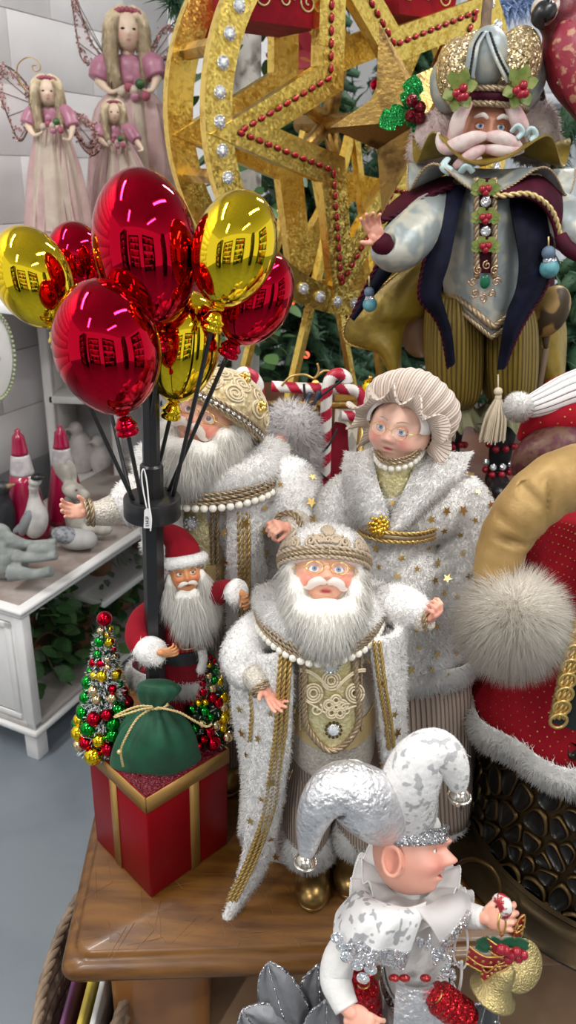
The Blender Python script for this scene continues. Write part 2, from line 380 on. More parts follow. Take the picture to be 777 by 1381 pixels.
K = dict(
    white=mat('white_paint', (.84, .83, .82), .45, col2=(.76, .75, .73), ns=5, bump=.1),
    wall=mat('wall_paint', (.80, .78, .785), .6, col2=(.73, .71, .72), ns=3, bump=.25, bs=30),
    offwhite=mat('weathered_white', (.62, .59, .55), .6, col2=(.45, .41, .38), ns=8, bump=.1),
    floor=mat('floor_grey', (.20, .235, .265), .35, col2=(.24, .27, .30), ns=4, bump=.05, bs=15),
    fur=mat('white_plush', (.93, .92, .90), .9, translucent=.5, spec=.1),
    furbase=mat('white_plush_base', (.88, .86, .84), .9, bump=.5, bs=400, spec=.1),
    beard=mat('beard_white', (.94, .92, .87), .75, translucent=.5, spec=.2),
    beardbase=mat('beard_base', (.80, .78, .73), .8, bump=.4, bs=300),
    hairgrey=mat('hair_white', (.78, .75, .74), .8, translucent=.3),
    skin=mat('skin', (.8, .45, .32), .42, attr='Col', sss=.12),
    hand=mat('hand_skin', (.80, .42, .30), .45, col2=(.76, .34, .25), ns=40, sss=.12),
    tan=mat('tan_skin', (.58, .25, .10), .45),
    eyew=mat('eye_white', (.85, .84, .82), .15), blue=mat('iris_blue', (.14, .27, .42), .1), brown=mat('iris_brown', (.16, .08, .03), .1),
    pupil=mat('pupil', (.005, .005, .007), .05),
    gold=mat('gold_foil', (.80, .55, .17), .28, 1), goldstar=mat('star_foil', (.62, .42, .14), .3, 1),
    brocade=mat('gold_brocade', (.44, .33, .16), .45, .4, col2=(.62, .51, .30), ns=90, nt='vor', lo=.1, hi=.6, bump=.5, bs=140, bt='vor'),
    silverbroc=mat('silver_brocade', (.52, .46, .38), .4, .4, col2=(.74, .70, .62), ns=300, lo=.35, hi=.65, bump=.6, bs=400),
    olivegold=mat('olive_gold_lame', (.62, .55, .27), .38, .45, col2=(.75, .69, .42), ns=160, bump=.5, bs=260),
    lace=mat('cream_lace', (.66, .56, .38), .7), taupelace=mat('taupe_lace', (.50, .40, .29), .6, .25, bump=.5, bs=500),
    braid=mat('bronze_braid', (.36, .27, .17), .4, .6), goldbraid=mat('gold_braid', (.55, .38, .13), .38, .75),
    pearl=mat('pearl', (.86, .82, .72), .18, 0, coat=.6), crystal=mat('crystal', (.78, .82, .86), .06, .75, glit=900),
    satin=mat('gold_satin', (.58, .43, .20), .35, .45),
    cord=mat('taupe_corduroy', (.37, .29, .24), .8, spec=.2, stripe=(0, 38, (.21, .16, .13)), bump=.7),
    capcord=mat('beige_corduroy', (.66, .55, .47), .8, stripe=(0, 75, (.46, .365, .30)), bump=.6, sheen=.1),
    boot=mat('gold_boot', (.36, .235, .085), .32, .9, col2=(.30, .19, .065), ns=30),
    redbox=mat('red_lacquer', (.23, .001, .005), .36, spec=.15, col2=(.19, .001, .004), ns=6),
    redboxtop=mat('red_glitter_top', (.15, .002, .012), .4, glit=700), goldtape=mat('dull_gold_band', (.36, .20, .05), .42, .35),
    mred=mat('mirror_red', (.50, .003, .02), .035, 1), mgold=mat('mirror_gold', (.86, .60, .02), .04, 1), mgreen=mat('mirror_green', (.01, .30, .03), .06, 1),
    mpale=mat('pale_gold_bauble', (.78, .60, .33), .12, 1),
    black=mat('black_paint', (.012, .012, .013), .32), blackfab=mat('black_cloth', (.012, .012, .015), .75),
    redvel=mat('red_velvet', (.25, .004, .013), .8, sheen=.05, spec=.15, col2=(.19, .003, .010), ns=25, bump=.15),
    greenvel=mat('green_velvet', (.003, .085, .035), .65, sheen=.12, col2=(.002, .055, .022), ns=30, bump=.2),
    cordgold=mat('gold_cord', (.62, .48, .22), .45, .4), tag=mat('paper_tag', (.85, .84, .82), .7), ink=mat('ink', (.06, .06, .09), .7),
    wood=mat('table_wood', (.30, .125, .032), .28, col2=(.20, .075, .018), ns=7, nt='noise', coat=.3),
    darkwood=mat('brown_wood', (.13, .05, .025), .4, col2=(.09, .03, .015), ns=9), lightwood=mat('pale_wood', (.34, .22, .13), .55, col2=(.28, .17, .10), ns=10),
    wicker=mat('wicker', (.30, .215, .145), .65, col2=(.19, .13, .085), ns=40),
    leaf=mat('gold_leaf', (.95, .70, .17), .33, 1, col2=(.70, .46, .08), ns=60, lo=.52, hi=.66, glit=260, glita=.11, detail=5),
    leafdark=mat('aged_gold_leaf', (.56, .36, .11), .38, .9, col2=(.22, .13, .05), ns=24, lo=.5, hi=.68, bump=.4, bs=120),
    gemred=mat('red_gem', (.38, .012, .015), .08, .3, coat=.5), bronze=mat('bronze_metal', (.062, .040, .016), .4, .8, col2=(.030, .020, .010), ns=15, lo=.35, hi=.65),
    brassedge=mat('worn_brass', (.085, .050, .017), .42, .8),
    cell=mat('dark_bronze', (.014, .013, .012), .3, .6),
    silverfab=mat('silver_lame', (.66, .66, .68), .28, .75, bump=.9, bs=170, col2=(.80, .80, .82), ns=60),
    sequin=mat('silver_sequin', (.75, .75, .77), .18, .95, glit=1100), whitefab=mat('white_velvet', (.70, .69, .67), .9, spec=.1, sheen=.1, bump=.25, bs=200),
    tulle=mat('white_tulle', (.85, .83, .82), .8, translucent=.3, alpha=.55), silvergrey=mat('silver_grey_organza', (.22, .225, .24), .45, .4, bump=.4, bs=60),
    silvglit=mat('silver_glitter', (.5, .5, .52), .25, .9, glit=900), redglit=mat('red_glitter', (.45, .008, .015), .25, .7, glit=800),
    greenglit=mat('green_glitter', (.015, .30, .06), .3, .6, glit=700),
    velgold=mat('gold_velvet', (.33, .20, .062), .5, .25, sheen=.05, col2=(.41, .26, .09), ns=18, bump=.12, bs=300),
    needles=mat('conifer_needles', (.018, .062, .026), .6, col2=(.035, .10, .045), ns=9), ivy=mat('ivy_leaf', (.025, .085, .022), .45, col2=(.05, .14, .04), ns=12),
    paleivy=mat('pale_leaf', (.10, .20, .06), .5), stem=mat('stem', (.10, .06, .03), .7),
)
# ------------------------------------------------------------------ the setting
b = B().box((0.5, 1.5, -.03), (9, 10, .06)); ob('floor', b, K['floor'], kind='structure')
b = B().box((0.5, 1.0, 3.33), (9, 9, .06)); ob('ceiling', b, K['white'], kind='structure')
for i, (x, y) in enumerate(LAMPS):
    t = thing('ceiling_light', (x, y, 3.3), 'white batten light with a long tube on the shop ceiling', 'light', 'batten lights on the ceiling')
    b = B().box((x, y, 3.25), (1.4, .2, .09), rz=math.radians(62), bev=.02); ob('housing', b, K['white'], t)
    b = B().box((x, y, 3.18), (1.3, .05, .05), rz=math.radians(62), bev=.015); ob('tube', b, mat('tube_glow', (1, .98, .95), emit=2.2) if i == 0 else bpy.data.materials['tube_glow'], t)
DW = unit((.40, .9165, 0)); NW = arr((-DW[1], DW[0], 0))          # along the left wall, and away from it to the left
WA = arr((-1.08, 1.81, 0))+NW*.18
rzw = math.atan2(DW[1], DW[0])
c = WA+DW*.0+NW*.06; b = B().box((c[0], c[1], 1.6), (3.6, .1, 3.2), rz=rzw)
wl = ob('wall_left', b, K['wall'], kind='structure')
bl = shared(B().box((0, 0, 0), (.3985, .006, .1985), bev=.002), 'wall_block', K['wall'])
for r in range(11):
    for k in range(10):
        s = -1.7+k*.4+(.2 if r % 2 else 0)
        if s > 1.6: continue
        p = WA+DW*s+NW*.008+arr((0, 0, .5+r*.2+.1)); piece('block', bl, p, wl, R=arr(Matrix.Rotation(rzw, 3, 'Z')))
b = B().box((1.2, 4.75, 1.6), (6.5, .1, 3.3)); wb = ob('wall_back', b, K['wall'], kind='structure')
xs = np.linspace(.6, 2.6, 320); P = [[(x, 4.66-.018*math.sin(x*2*PI/.085), z) for x in xs] for z in (0.02, 3.2)]
ob('corrugated_sheet', B().grid(P), mat('corrugated_white', (.72, .74, .78), .45), wb)
za, zb = W(720, 128, 4.5)[2], W(720, 72, 4.5)[2]
b = B().box((1.7, 4.5, (za+zb)/2), (2.4, .2, abs(zb-za)), bev=.01).box((1.7, 4.46, za-.03), (2.4, .3, .05), bev=.01)
ob('trim_1', b, mat('grey_trim', (.50, .51, .54), .5), kind='structure')
# shelving across the aisle, behind the photographer (it only shows mirrored in the balloons)
cols = [mat('pack_'+n, c, .5) for n, c in (('red', (.4, .02, .03)), ('green', (.02, .16, .05)), ('gold', (.5, .3, .05)), ('black', (.02, .02, .02)), ('cream', (.6, .55, .45)))]
for i, (x, y, rz) in enumerate(((-2.4, -2.2, .5), (-1.1, -3.0, .1), (.9, -2.6, -.1), (2.6, -1.6, -.9), (3.1, .3, -1.5))):
    t = thing('shop_shelving', (x, y, 0), 'dark shelving of boxed stock across the aisle, '+('far left', 'left of the middle one', 'middle one, facing the table', 'right of the middle one', 'far right')[i], 'shelving', 'shelving across the aisle')
    R = arr(Matrix.Rotation(rz, 3, 'Z'))
    for k in range(6):
        b = B().box(R @ arr((0, 0, .1+.45*k))+arr((x, y, 0)), (1.45, .4, .03), rz=rz); ob('shelf', b, K['blackfab'], t)
    for sx in (-.73, .73):
        b = B().box(R @ arr((sx, 0, 1.2))+arr((x, y, 0)), (.03, .4, 2.4), rz=rz); ob('upright', b, K['blackfab'], t)
    for k in range(5):
        for j in range(5):
            h = .2+.15*random.random()
            ob('carton', B().box(R @ arr((-.56+.28*j, 0, .117+.45*k+h/2))+arr((x, y, 0)), (.2, .25, h), rz=rz, bev=.008), cols[random.randrange(5)], t)
# ------------------------------------------------------------------ wooden table
TZ = .54
A0, A1, A2 = Z(86, 1296, TZ), Z(452, 1284, TZ), Z(127, 1153, TZ)
ex = unit(A1-A0); ey = unit(arr((-ex[1], ex[0], 0)))
TL, TD = 1.12, .70
trz = math.atan2(ex[1], ex[0])
t = thing('wooden_table', A0+ex*TL/2+ey*TD/2-arr((0, 0, TZ)), 'honey-brown varnished wooden table carrying the white-coated santa and gift box', 'table')
def tl(x, y, z): return A0+ex*x+ey*y+arr((0, 0, z-TZ))
prof = [(0.016, 0), (0.010, -.004), (.010, -.008), (.004, -.010), (-.004, -.016), (-.008, -.026), (-.006, -.034), (0, -.038), (.012, -.040)]
P = []
for ins, dz in prof:
    ring = []
    rr = .022
    for cx_, cy_, a0 in ((0, 0, 180), (TL, 0, 270), (TL, TD, 0), (0, TD, 90)):
        sx, sy = (1 if cx_ == 0 else -1), (1 if cy_ == 0 else -1)
        for a in np.linspace(0, 90, 5):
            q = math.radians(a0+a); ring.append(tl(cx_+sx*(rr+ins)+rr*math.cos(q), cy_+sy*(rr+ins)+rr*math.sin(q), TZ+dz))
    P.append(ring)
b = B().grid(arr(P)[::-1], True, True, True); ob('tabletop', b, mat('tabletop_wood', (.185, .078, .014), .32, col2=(.075, .026, .004), ns=9, lo=.35, hi=.7, coat=.1, bump=.05, bs=60, stretch=(1, 7, 7), detail=8), t)
b = B()
for x0, x1, y0, y1 in ((.06, TL-.06, .045, .065), (.06, TL-.06, TD-.065, TD-.045), (.045, .065, .06, TD-.06), (TL-.065, TL-.045, .06, TD-.06)):
    b.box(tl((x0+x1)/2, (y0+y1)/2, TZ-.055), (x1-x0, y1-y0, .036), rz=trz)
ob('apron', b, K['darkwood'], t)
for x, y in ((.118, .085), (TL-.12, .085), (.118, TD-.085), (TL-.12, TD-.085)):
    b = B(); b.box(tl(x, y, .29), (.138, .10, .42), rz=trz, bev=.008).box(tl(x, y, .035), (.15, .112, .07), rz=trz, bev=.012)
    ob('leg', b, K['wood'], t)
b = B().box(tl(TL/2, TD/2, .2875), (TL-.08, TD-.06, .025), rz=trz, bev=.004); ob('lower_shelf', b, K['lightwood'], t)
# scratches and pale specks on the top are wear of the varnish
b = B(); rg = random.Random(5)
for i in range(46):
    px, py = rg.uniform(100, 420), rg.uniform(1165, 1275); p = Z(px, py, TZ+.0006); a = rg.uniform(0, 6.3); l = rg.uniform(.004, .03)
    d = arr((math.cos(a), math.sin(a), 0)); b.tube([p-d*l, p+d*l*.2+arr((.001, .001, 0)), p+d*l], .00022, 4)
o = ob('scratches', b, mat('bare_wood', (.30, .15, .05), .5), t, kind='stuff')
# ------------------------------------------------------------------ gift box
f0, l0, r0 = Z(204, 1212, TZ), Z(118, 1150, TZ), Z(327, 1148, TZ)
e1, e2 = r0-f0, l0-f0
side = .5*(np.linalg.norm(e1)+np.linalg.norm(e2)); e1 = unit(e1); e2 = unit(e2)
bis = unit(e1+e2); per = arr((bis[1], -bis[0], 0)); e1 = unit(bis+per); e2 = unit(bis-per)   # square corner
BH = .187; GC = f0+(e1+e2)*side/2; brz = math.atan2(e1[1], e1[0]); BT = TZ+BH
gb = thing('gift_box', GC, 'glossy red square gift box with dull gold bands at the table corner', 'gift box')
ob('box_body', B().box(GC+arr((0, 0, BH/2)), (side, side, BH-.001), rz=brz, bev=.0025), K['redbox'], gb, sharp=40)
ob('box_top', B().box(GC+arr((0, 0, BH-.0005)), (side-.004, side-.004, .002), rz=brz), K['redboxtop'], gb)
for k, e in enumerate((e1, e2)):
    o_ = arr((e[1], -e[0], 0)) if k == 0 else arr((-e[1], e[0], 0))
    for s in (1, -1):
        q = GC+o_*s*(side/2+.0007)
        ob('band', B().box(q+arr((0, 0, BH-.013)), (side+.003, .0016, .026), rz=brz+(PI/2 if k else 0)), K['goldtape'], gb)
        q2 = q+(e if k == 0 else -e)*side*.06*s*(1 if k == 0 else -1)
        ob('band', B().box(q2+arr((0, 0, BH/2-.012)), (.0165, .0018, BH-.026), rz=brz+(PI/2 if k else 0)), K['goldtape'], gb)
# ------------------------------------------------------------------ balloon stand
PY = GC[1]+.0
pt, pb_ = W(203, 520, PY), W(212, 1010, PY); pb_[2] = BT
ptop = pb_+(unit(W(203, 500, PY)-W(211, 915, PY)))*(W(203, 400, PY)[2]-BT)
bs = thing('balloon_stand', pb_, 'black pole with a round holder for balloon sticks, rising from the gift box', 'stand')
ax = unit(ptop-pb_)
def onpole(py): 
    z = W(207, py, PY)[2]; return pb_+ax*(z-BT)/ax[2]
FR = frame(ax, (.8, .6, 0))
ob('lower_pole', B().tube([pb_, onpole(700)], .0135, 6), K['black'], bs, sharp=30)
ob('sleeve', B().tube([onpole(690), onpole(628), onpole(625)], [.0145, .0145, .012], 10), K['black'], bs, sharp=30)
ob('upper_pole', B().tube([onpole(640), ptop], .0108, 8), K['black'], bs, sharp=30)
dc = onpole(682); DR = .0355
b = B().lathe([(0, -.014), (DR*.97, -.014), (DR, -.012), (DR, .010), (DR*.97, .0125), (DR*.9, .0135), (.0, .0135)], dc, 40, R=FR); ob('stick_holder', b, K['black'], bs, sharp=40)
# ------------------------------------------------------------------ balloons: each a mirrored bulb with a knot on a black stick
BALLOONS = [  # bulb centre px, radii px, y, knot px, stick foot angle, colour, label
    ((197, 338), (71, 104), .86, (214, 452), 100, 'mred', 'largest red mirrored balloon, at the top of the bunch'),
    ((145, 470), (72, 92), .80, (168, 566), 215, 'mred', 'red mirrored balloon with its knot showing, lowest in front on the left'),
    ((104, 352), (40, 51), .97, (118, 420), 160, 'mred', 'small red balloon mostly hidden behind the others, at the far left'),
    ((344, 403), (49, 67), .88, (315, 462), 10, 'mred', 'red balloon on the right, partly behind the gold one'),
    ((45, 375), (52, 69), .88, (76, 448), 180, 'mgold', 'gold balloon furthest left over the white wall'),
    ((316, 338), (57, 79), .83, (291, 424), -30, 'mgold', 'gold balloon on the right, in front of the golden wheel'),
    ((248, 470), (49, 77), .90, (233, 546), 60, 'mgold', 'gold balloon tucked low behind the black pole'),
]
for (bc, br, y, kn, an, m, lab) in BALLOONS:
    c = W(*bc, y); s = S(c); k = W(*kn, y-.004 if m == 'x' else y); dirn = unit(c-k)
    q = math.radians(an); foot = dc+FR @ arr((math.cos(q)*DR*.72, math.sin(q)*DR*.72, .0125))
    t = thing('balloon', foot, lab, 'balloon', 'mirrored balloons on black sticks')
    rx = br[0]*s; rz = br[1]*s
    dk = np.linalg.norm(c-k)
    pr = []
    for a in np.linspace(PI/2, -PI/2*.80, 30):
        pr.append((rx*math.cos(a)*(1 if a > 0 else (1-.10*(math.sin(-a))**2)), rz*math.sin(a)))
    r_end, z_end = pr[-1]
    nz = -dk+.004*1
    pr += [(r_end*.6, (z_end*1.0+(nz-z_end)*.35)), (.0085, nz+.006), (.0075, nz+.002)]
    FRb = frame(dirn)
    ob('bulb', B().lathe(pr[::-1], c, 48, R=FRb), K[m], t)
    kp = [(.002, .004), (.0075, .002), (.0085, -.001), (.0105, -.004), (.0125, -.006), (.0120, -.009), (.0095, -.010), (.0125, -.0125), (.0125, -.016), (.009, -.018), (.002, -.0185)]
    ob('knot', B().lathe(kp[::-1], k, 24, R=FRb), K[m], t)
    kb = k-dirn*.016
    mid = (kb+foot)/2+(dirn*-.004)
    ob('stick', B().tube(catmull([kb, mid, foot], 5), .0026, 8), K['black'], t)
# price tag
tp = W(198, 697, PY-.055); s = S(tp)
t = thing('price_tag', tp, 'small white paper price tag tied to the black stick holder', 'tag')
def tgp(x, y, d=0): return tp+arr((x*s, -d, -y*s))
out = [(-3, -9), (0, -13), (4, -12), (6, -7), (5.5, 17), (-5, 17)]
ob('card', B().poly([tgp(x, y) for x, y in out][::-1], (0, .0006, 0)), K['tag'], t, smooth=False)
b = B()
for k, st in enumerate(([(-2, 0), (2, 0)], [(-2, 3), (2, 2), (2, 4)], [(-2, 6), (2, 6), (0, 8)], [(-2, 10), (2, 9)], [(-2, 13), (1, 13), (2, 12)])):
    b.tube([tgp(x, y, .0006) for x, y in st], .0006, 5)
ob('writing', b, K['ink'], t)
ob('thread', B().tube(pxpath([(198, 685, PY-.055), (193, 660, PY-.052), (191, 640, PY-.05), (194, 633, PY-.048), (198, 650, PY-.05), (201, 680, PY-.055), (204, 700, PY-.058), (203, 716, PY-.058)]), .0009, 5), K['tag'], t)
# ------------------------------------------------------------------ green sack
SB = Z(208, 1030, BT); sc_ = arr((SB[0], SB[1]+.010, BT)); s = S(sc_)
sk = thing('green_sack', sc_, 'green velvet sack tied with gold cord, on the red gift box', 'sack')
def folds(n, a0, ph0, pw=1.0): return lambda ph, v: a0*(np.sin(n*ph+ph0)*.6+np.sin((n*.5+1.3)*ph+2*ph0)*.4)*v**pw
st = [(150, 262, 1032, sc_[1]-.004, .026), (146, 268, 1022, sc_[1]-.002, .034), (152, 262, 1000, sc_[1], .037), (164, 252, 978, sc_[1]+.0, .032), (182, 236, 962, sc_[1]+.002, .021), (192, 226, 953, sc_[1]+.004, .013),
      (193, 226, 947, sc_[1]+.004, .012), (188, 236, 938, sc_[1]+.003, .012), (185, 243, 928, sc_[1]+.002, .013), (190, 236, 921, sc_[1]+.002, .010)]
def sfold(ph, v): return .05*np.sin(5*ph+1)*(1-v)+(.16*np.sin(9*ph)+.08*np.sin(5*ph+2))*math.exp(-((v-.60)/.30)**2)
P = rings(st, 64, 4, fold=sfold)
P[:, :, 2] = np.maximum(P[:, :, 2], BT+.0015)
ob('sack_body', B().grid(P, True, True, True), K['greenvel'], sk)
yk = sc_[1]-.006
b = B()
rope(b, pxpath([(192, 951, yk), (200, 955, yk-.008), (210, 956, yk-.008), (222, 954, yk-.006), (227, 949, yk)]), .0022)
rope(b, pxpath([(206, 953, yk-.009), (185, 953, yk-.018), (162, 962, yk-.028), (154, 967, yk-.028), (166, 964, yk-.030), (190, 957, yk-.022), (206, 955, yk-.012)]), .0018)
rope(b, pxpath([(204, 956, yk-.012), (186, 968, yk-.026), (172, 990, yk-.038), (163, 1012, yk-.042), (166, 1034, yk-.040)]), .0018)
rope(b, pxpath([(212, 954, yk-.010), (240, 960, yk-.018), (262, 972, yk-.024), (278, 980, yk-.024), (286, 976, yk-.022)]), .0018)
b.ell(W(161, 1014, yk-.042), .0034)
ob('cord', b, K['cordgold'], sk)
# ------------------------------------------------------------------ two small trees hung with baubles
ballm = {c: shared(B().ell((0, 0, 0), 1, nu=18, nv=12), 'bauble_'+c, K[c]) for c in ('mred', 'mgreen', 'mgold', 'mpale')}
def bauble_tree(base, tip, rbase, label, nb, seed, rmin, rmax, snow):
    base, tip = arr(base), arr(tip); t = thing('bauble_tree', base, label, 'tree'); H = np.linalg.norm(tip-base); R = frame(tip-base); rg = random.Random(seed)
    ob('trunk', B().tube([base, tip], [.004, .002], 6), K['stem'], t)
    cone = B().lathe([(rbase*.8, .0), (rbase*.58, H*.3), (rbase*.33, H*.62), (rbase*.10, H*.93), (.0005, H)], base, 20, R=R)
    fur('needles', cone, K['needles'], t, .55, L=rbase*.2, w=.0007, flow=(0, 0, .1), lift=.8, jit=.5, soft=False, seed=seed)
    if snow: fur('snow', B().lathe([(rbase*.95, .0), (rbase*.70, H*.3), (rbase*.46, H*.62), (rbase*.18, H*.93), (.0005, H)], base, 20, R=R), mat('frost', (.85, .85, .87), .8), t, snow, L=.006, w=.0016, lift=.6, jit=.8, droop=0, soft=False, seed=seed+1)
    pts = []
    k = 0
    while len(pts) < nb and k < 6000:
        k += 1
        v = rg.random()**1.15; a = rg.uniform(0, 2*PI); rr = rbase*(1-.86*v)*.98
        r = (rmin+(rmax-rmin)*rg.random())*(1.15-.55*v)
        p = base+R @ arr((rr*math.cos(a), rr*math.sin(a), H*(.04+.9*v)))
        if all(np.linalg.norm(p-q) > (r+s_)*.80 for q, s_ in pts):
            pts.append((p, r)); piece('bauble', ballm[rg.choice(['mred', 'mred', 'mgreen', 'mgreen', 'mgold', 'mpale'])], p, t, sc=r)
    piece('topper', ballm['mred'], tip+arr((0, 0, .004)), t, sc=.0105)
    th = np.linspace(0, 1, 90); q = th*2*PI*4.5
    P = [base+R @ arr((rbase*1.08*(1-.86*v)*math.cos(a), rbase*1.08*(1-.86*v)*math.sin(a), H*(.03+.92*v))) for v, a in zip(th, q)]
    ob('wire', B().tube(P, .0005, 4), K['crystal'], t)
tb = Z(142, 1000, BT); bauble_tree((tb[0], tb[1], BT), W(141, 838, tb[1]+.004), 40*S(tb), 'larger frosted bauble tree on the left of the gift box', 80, 3, .0072, .0125, 7)
tb = Z(283, 990, BT); bauble_tree((tb[0], tb[1], BT), W(278, 868, tb[1]), 33*S(tb), 'smaller bauble tree on the right of the gift box, without frost', 80, 8, .0062, .0112, 40)
# ------------------------------------------------------------------ wicker basket of magazines on the floor by the table
wc = arr((A0[0]+.004, A0[1]+.10, 0))
def wpt(a, rx, ry, z): return wc+arr((rx*math.cos(a), ry*math.sin(a), z))
t = thing('wicker_basket', wc, 'brown wicker basket on the floor at the left end of the table', 'basket')
ang = np.linspace(0, 2*PI, 73)[:-1]
RX, RYb, BZ = .062, .175, .40
b = B()
for r in range(26):
    z = .02+r*.0145; k = .78+.22*r/25
    P = [wpt(a, RX*k+.004*math.cos(18*a+PI*r), RYb*k+.004*math.cos(18*a+PI*r), z) for a in ang]; b.tube(P, .0064, 5, closed=True)
ob('woven_side', b, K['wicker'], t)
b = B()
for a in ang[::4]: b.tube([wpt(a, RX*.78, RYb*.78, .01), wpt(a, RX, RYb, BZ)], .006, 6)
ob('stakes', b, K['wicker'], t)
b = B(); rope(b, [wpt(a, RX*1.02, RYb*1.02, BZ) for a in np.linspace(0, 2*PI, 120)], .0085, pitch=.06, strands=3, n=6); ob('braided_rim', b, K['wicker'], t)
ob('bottom', B().lathe([(0, 0), (RX*.78, 0), (RX*.78, .015), (0, .015)], wc, 40), K['wicker'], t)
for i, (c, lab, dx) in enumerate((((.55, .42, .06), 'yellow magazine standing in the wicker basket', -.026), ((.12, .03, .10), 'purple magazine standing in the wicker basket', -.050), ((.6, .6, .58), 'white magazine at the back of the wicker basket', -.008))):
    q = wc+arr((dx+.028, -.02, .02)); o = ob('magazine', B().box(q+arr((0, 0, .19)), (.008, .20, .37), rz=.0, bev=.002), mat('magazine_%d' % i, c, .4, col2=tuple(x*.6 for x in c), ns=14), label=lab, cat='magazine', group='magazines in the basket')
# ------------------------------------------------------------------ heads, hands, boots
SK = dict(skin=(.80, .44, .31), blush=(.78, .20, .15), lip=(.45, .05, .06))
def face_mesh(b, M3, c, R, sx=.8, sy=.88, bumps=(), skin=SK['skin'], blush=SK['blush'], lip=SK['lip'], lipz=-.50, blushx=.42, blushz=-.22, blushs=.2, nu=96, nv=72, chin=0):
    th = np.linspace(.01, PI-.01, nv)[:, None]; ph = (np.arange(nu)*2*PI/nu)[None]
    X = np.sin(th)*np.sin(ph); Y = -np.sin(th)*np.cos(ph); Zz = np.cos(th)*np.ones_like(ph)
    P = np.stack([X*sx, Y*sy, Zz], -1); fr = np.clip(-Y*2.2, 0, 1)
    if chin: P[..., 0] *= 1-chin*np.clip(-Zz-.2, 0, 1)
    for (x0, z0, wx, wz, amp, md) in bumps:
        for sg in ((1, -1) if x0 else (1,)):
            g = np.exp(-((P[..., 0]-sg*x0)/wx)**2-((Zz-z0)/wz)**2)*fr*amp
            if md == 'y': P[..., 1] -= g
            else: P += np.stack([X, Y, Zz], -1)*g[..., None]
    x, z = P[..., 0], Zz
    col = np.ones((nv, nu, 3))*arr(skin)
    for sg in (1, -1):
        g = (np.exp(-((x-sg*blushx)/blushs)**2-((z-blushz)/blushs)**2)*fr)[..., None]*.85; col = col*(1-g)+arr(blush)*g
    g = (np.exp(-((x)/.15)**2-((z+.2)/.12)**2)*fr)[..., None]*.35; col = col*(1-g)+arr(blush)*g
    g = np.clip(2.4*np.exp(-((x)/.15)**2-((z-lipz)/.055)**2)*fr-.5, 0, 1)[..., None]; col = col*(1-g)+arr(lip)*g
    Pw = (P*R) @ arr(M3).T+c
    b.grid(Pw[::-1], True, True, True)
    cc = col[::-1].reshape(-1, 3); b.colors = np.concatenate([cc, cc[:1], cc[-1:]])
    return b
def paint(o, colors):
    a = o.data.color_attributes.new('Col', 'FLOAT_COLOR', 'POINT')
    a.data.foreach_set('color', np.concatenate([colors, np.ones((len(colors), 1))], 1).astype(np.float32).reshape(-1))
SANTA = [(0, .02, .10, .20, .07, 'y'), (0, -.20, .15, .13, .24, 'y'), (.14, -.24, .09, .08, .09, 'y'), (.30, .06, .17, .12, -.15, 'y'), (.30, .27, .24, .08, .05, 'n'),
         (.44, -.24, .20, .18, .13, 'n'), (0, -.50, .22, .035, -.06, 'y'), (0, -.58, .16, .06, .05, 'y'), (0, -.84, .2, .14, .1, 'n')]
def eyes(t, M3, c, R, ex=.30, ez=.05, ey=-.66, r=.145, iris='blue', look=(0, 0), lid='skin', sq=1.0, lids=True):
    M3 = arr(M3)
    for sg in (1, -1):
        p = c+M3 @ arr((sg*ex, ey, ez))*R
        d = M3 @ unit((look[0], -1, look[1])); FR = frame(d, M3[:, 0]); b = B(); rr = r*R
        pr = []; ths = [0.001, .22, .23, .50, .51, .9, 1.4, 2.0, PI-.01]
        P = [[(math.sin(q)*math.cos(a)*rr, math.sin(q)*math.sin(a)*rr*sq, math.cos(q)*rr) for a in np.arange(20)*2*PI/20] for q in ths]
        P = arr(P) @ FR.T+p
        b.grid(P[0:2][::-1], True, mi=2); b.grid(P[1:4][::-1], True, mi=1); b.grid(P[3:][::-1], True, mi=0)
        ob('eye', b, [K['eyew'], K[iris], K['pupil']], t)
        if lids:
            for up in (1, -1):
                b = B(); rl = rr*1.10
                a = np.linspace(0, PI, 16); e = np.linspace(.42 if up > 0 else .62, 1.5, 6)
                Q = [[(math.cos(x_)*rl, -math.sin(x_)*math.cos(y_)*rl, up*math.sin(x_)*math.sin(y_)*rl*1.0) for x_ in a] for y_ in e]
                Q = arr(Q) @ M3.T+p
                b.sheet(Q, rr*.08); ob('eyelid', b, mat_lid(lid), t)
_lid = {}
def mat_lid(k):
    if k not in _lid: _lid[k] = mat('lid_'+k, {'skin': (.72, .36, .26), 'tan': (.40, .15, .06), 'old': (.62, .30, .22)}[k], .45)
    return _lid[k]
def glasses(t, M3, c, R, ex=.31, ez=.03, y=-1.0, rx=.21, rz=.15, m='gold', th=.016):
    M3 = arr(M3); L = lambda p: (arr(p)*R) @ M3.T+c; b = B()
    for sg in (1, -1):
        b.tube(L([(sg*ex+rx*math.cos(a), y+.05*abs(math.cos(a)), ez+rz*math.sin(a)) for a in np.arange(28)*2*PI/28]), th*R, 6, closed=True)
        b.tube(L(catmull([(sg*(ex+rx), y+.03, ez+.02), (sg*.74, y+.25, ez+.06), (sg*.86, y+.8, ez+.08)], 4)), th*R, 6)
    b.tube(L(catmull([(-ex+rx, y, ez+.03), (0, y-.06, ez+.08), (ex-rx, y, ez+.03)], 4)), th*R, 6)
    ob('glasses', b, K[m], t)
    b = B()
    for sg in (1, -1):
        b.add(L([(sg*ex, y, ez)]+[(sg*ex+rx*.96*math.cos(a), y+.04*abs(math.cos(a)), ez+rz*.96*math.sin(a)) for a in np.arange(20)*2*PI/20]), [[0, 1+k, 1+(k+1) % 20] for k in range(20)])
    ob('lenses', b, GLASS, t)
GLASS = mat('clear_lens', (.95, .96, 1), .03, alpha=.10, spec=.6)
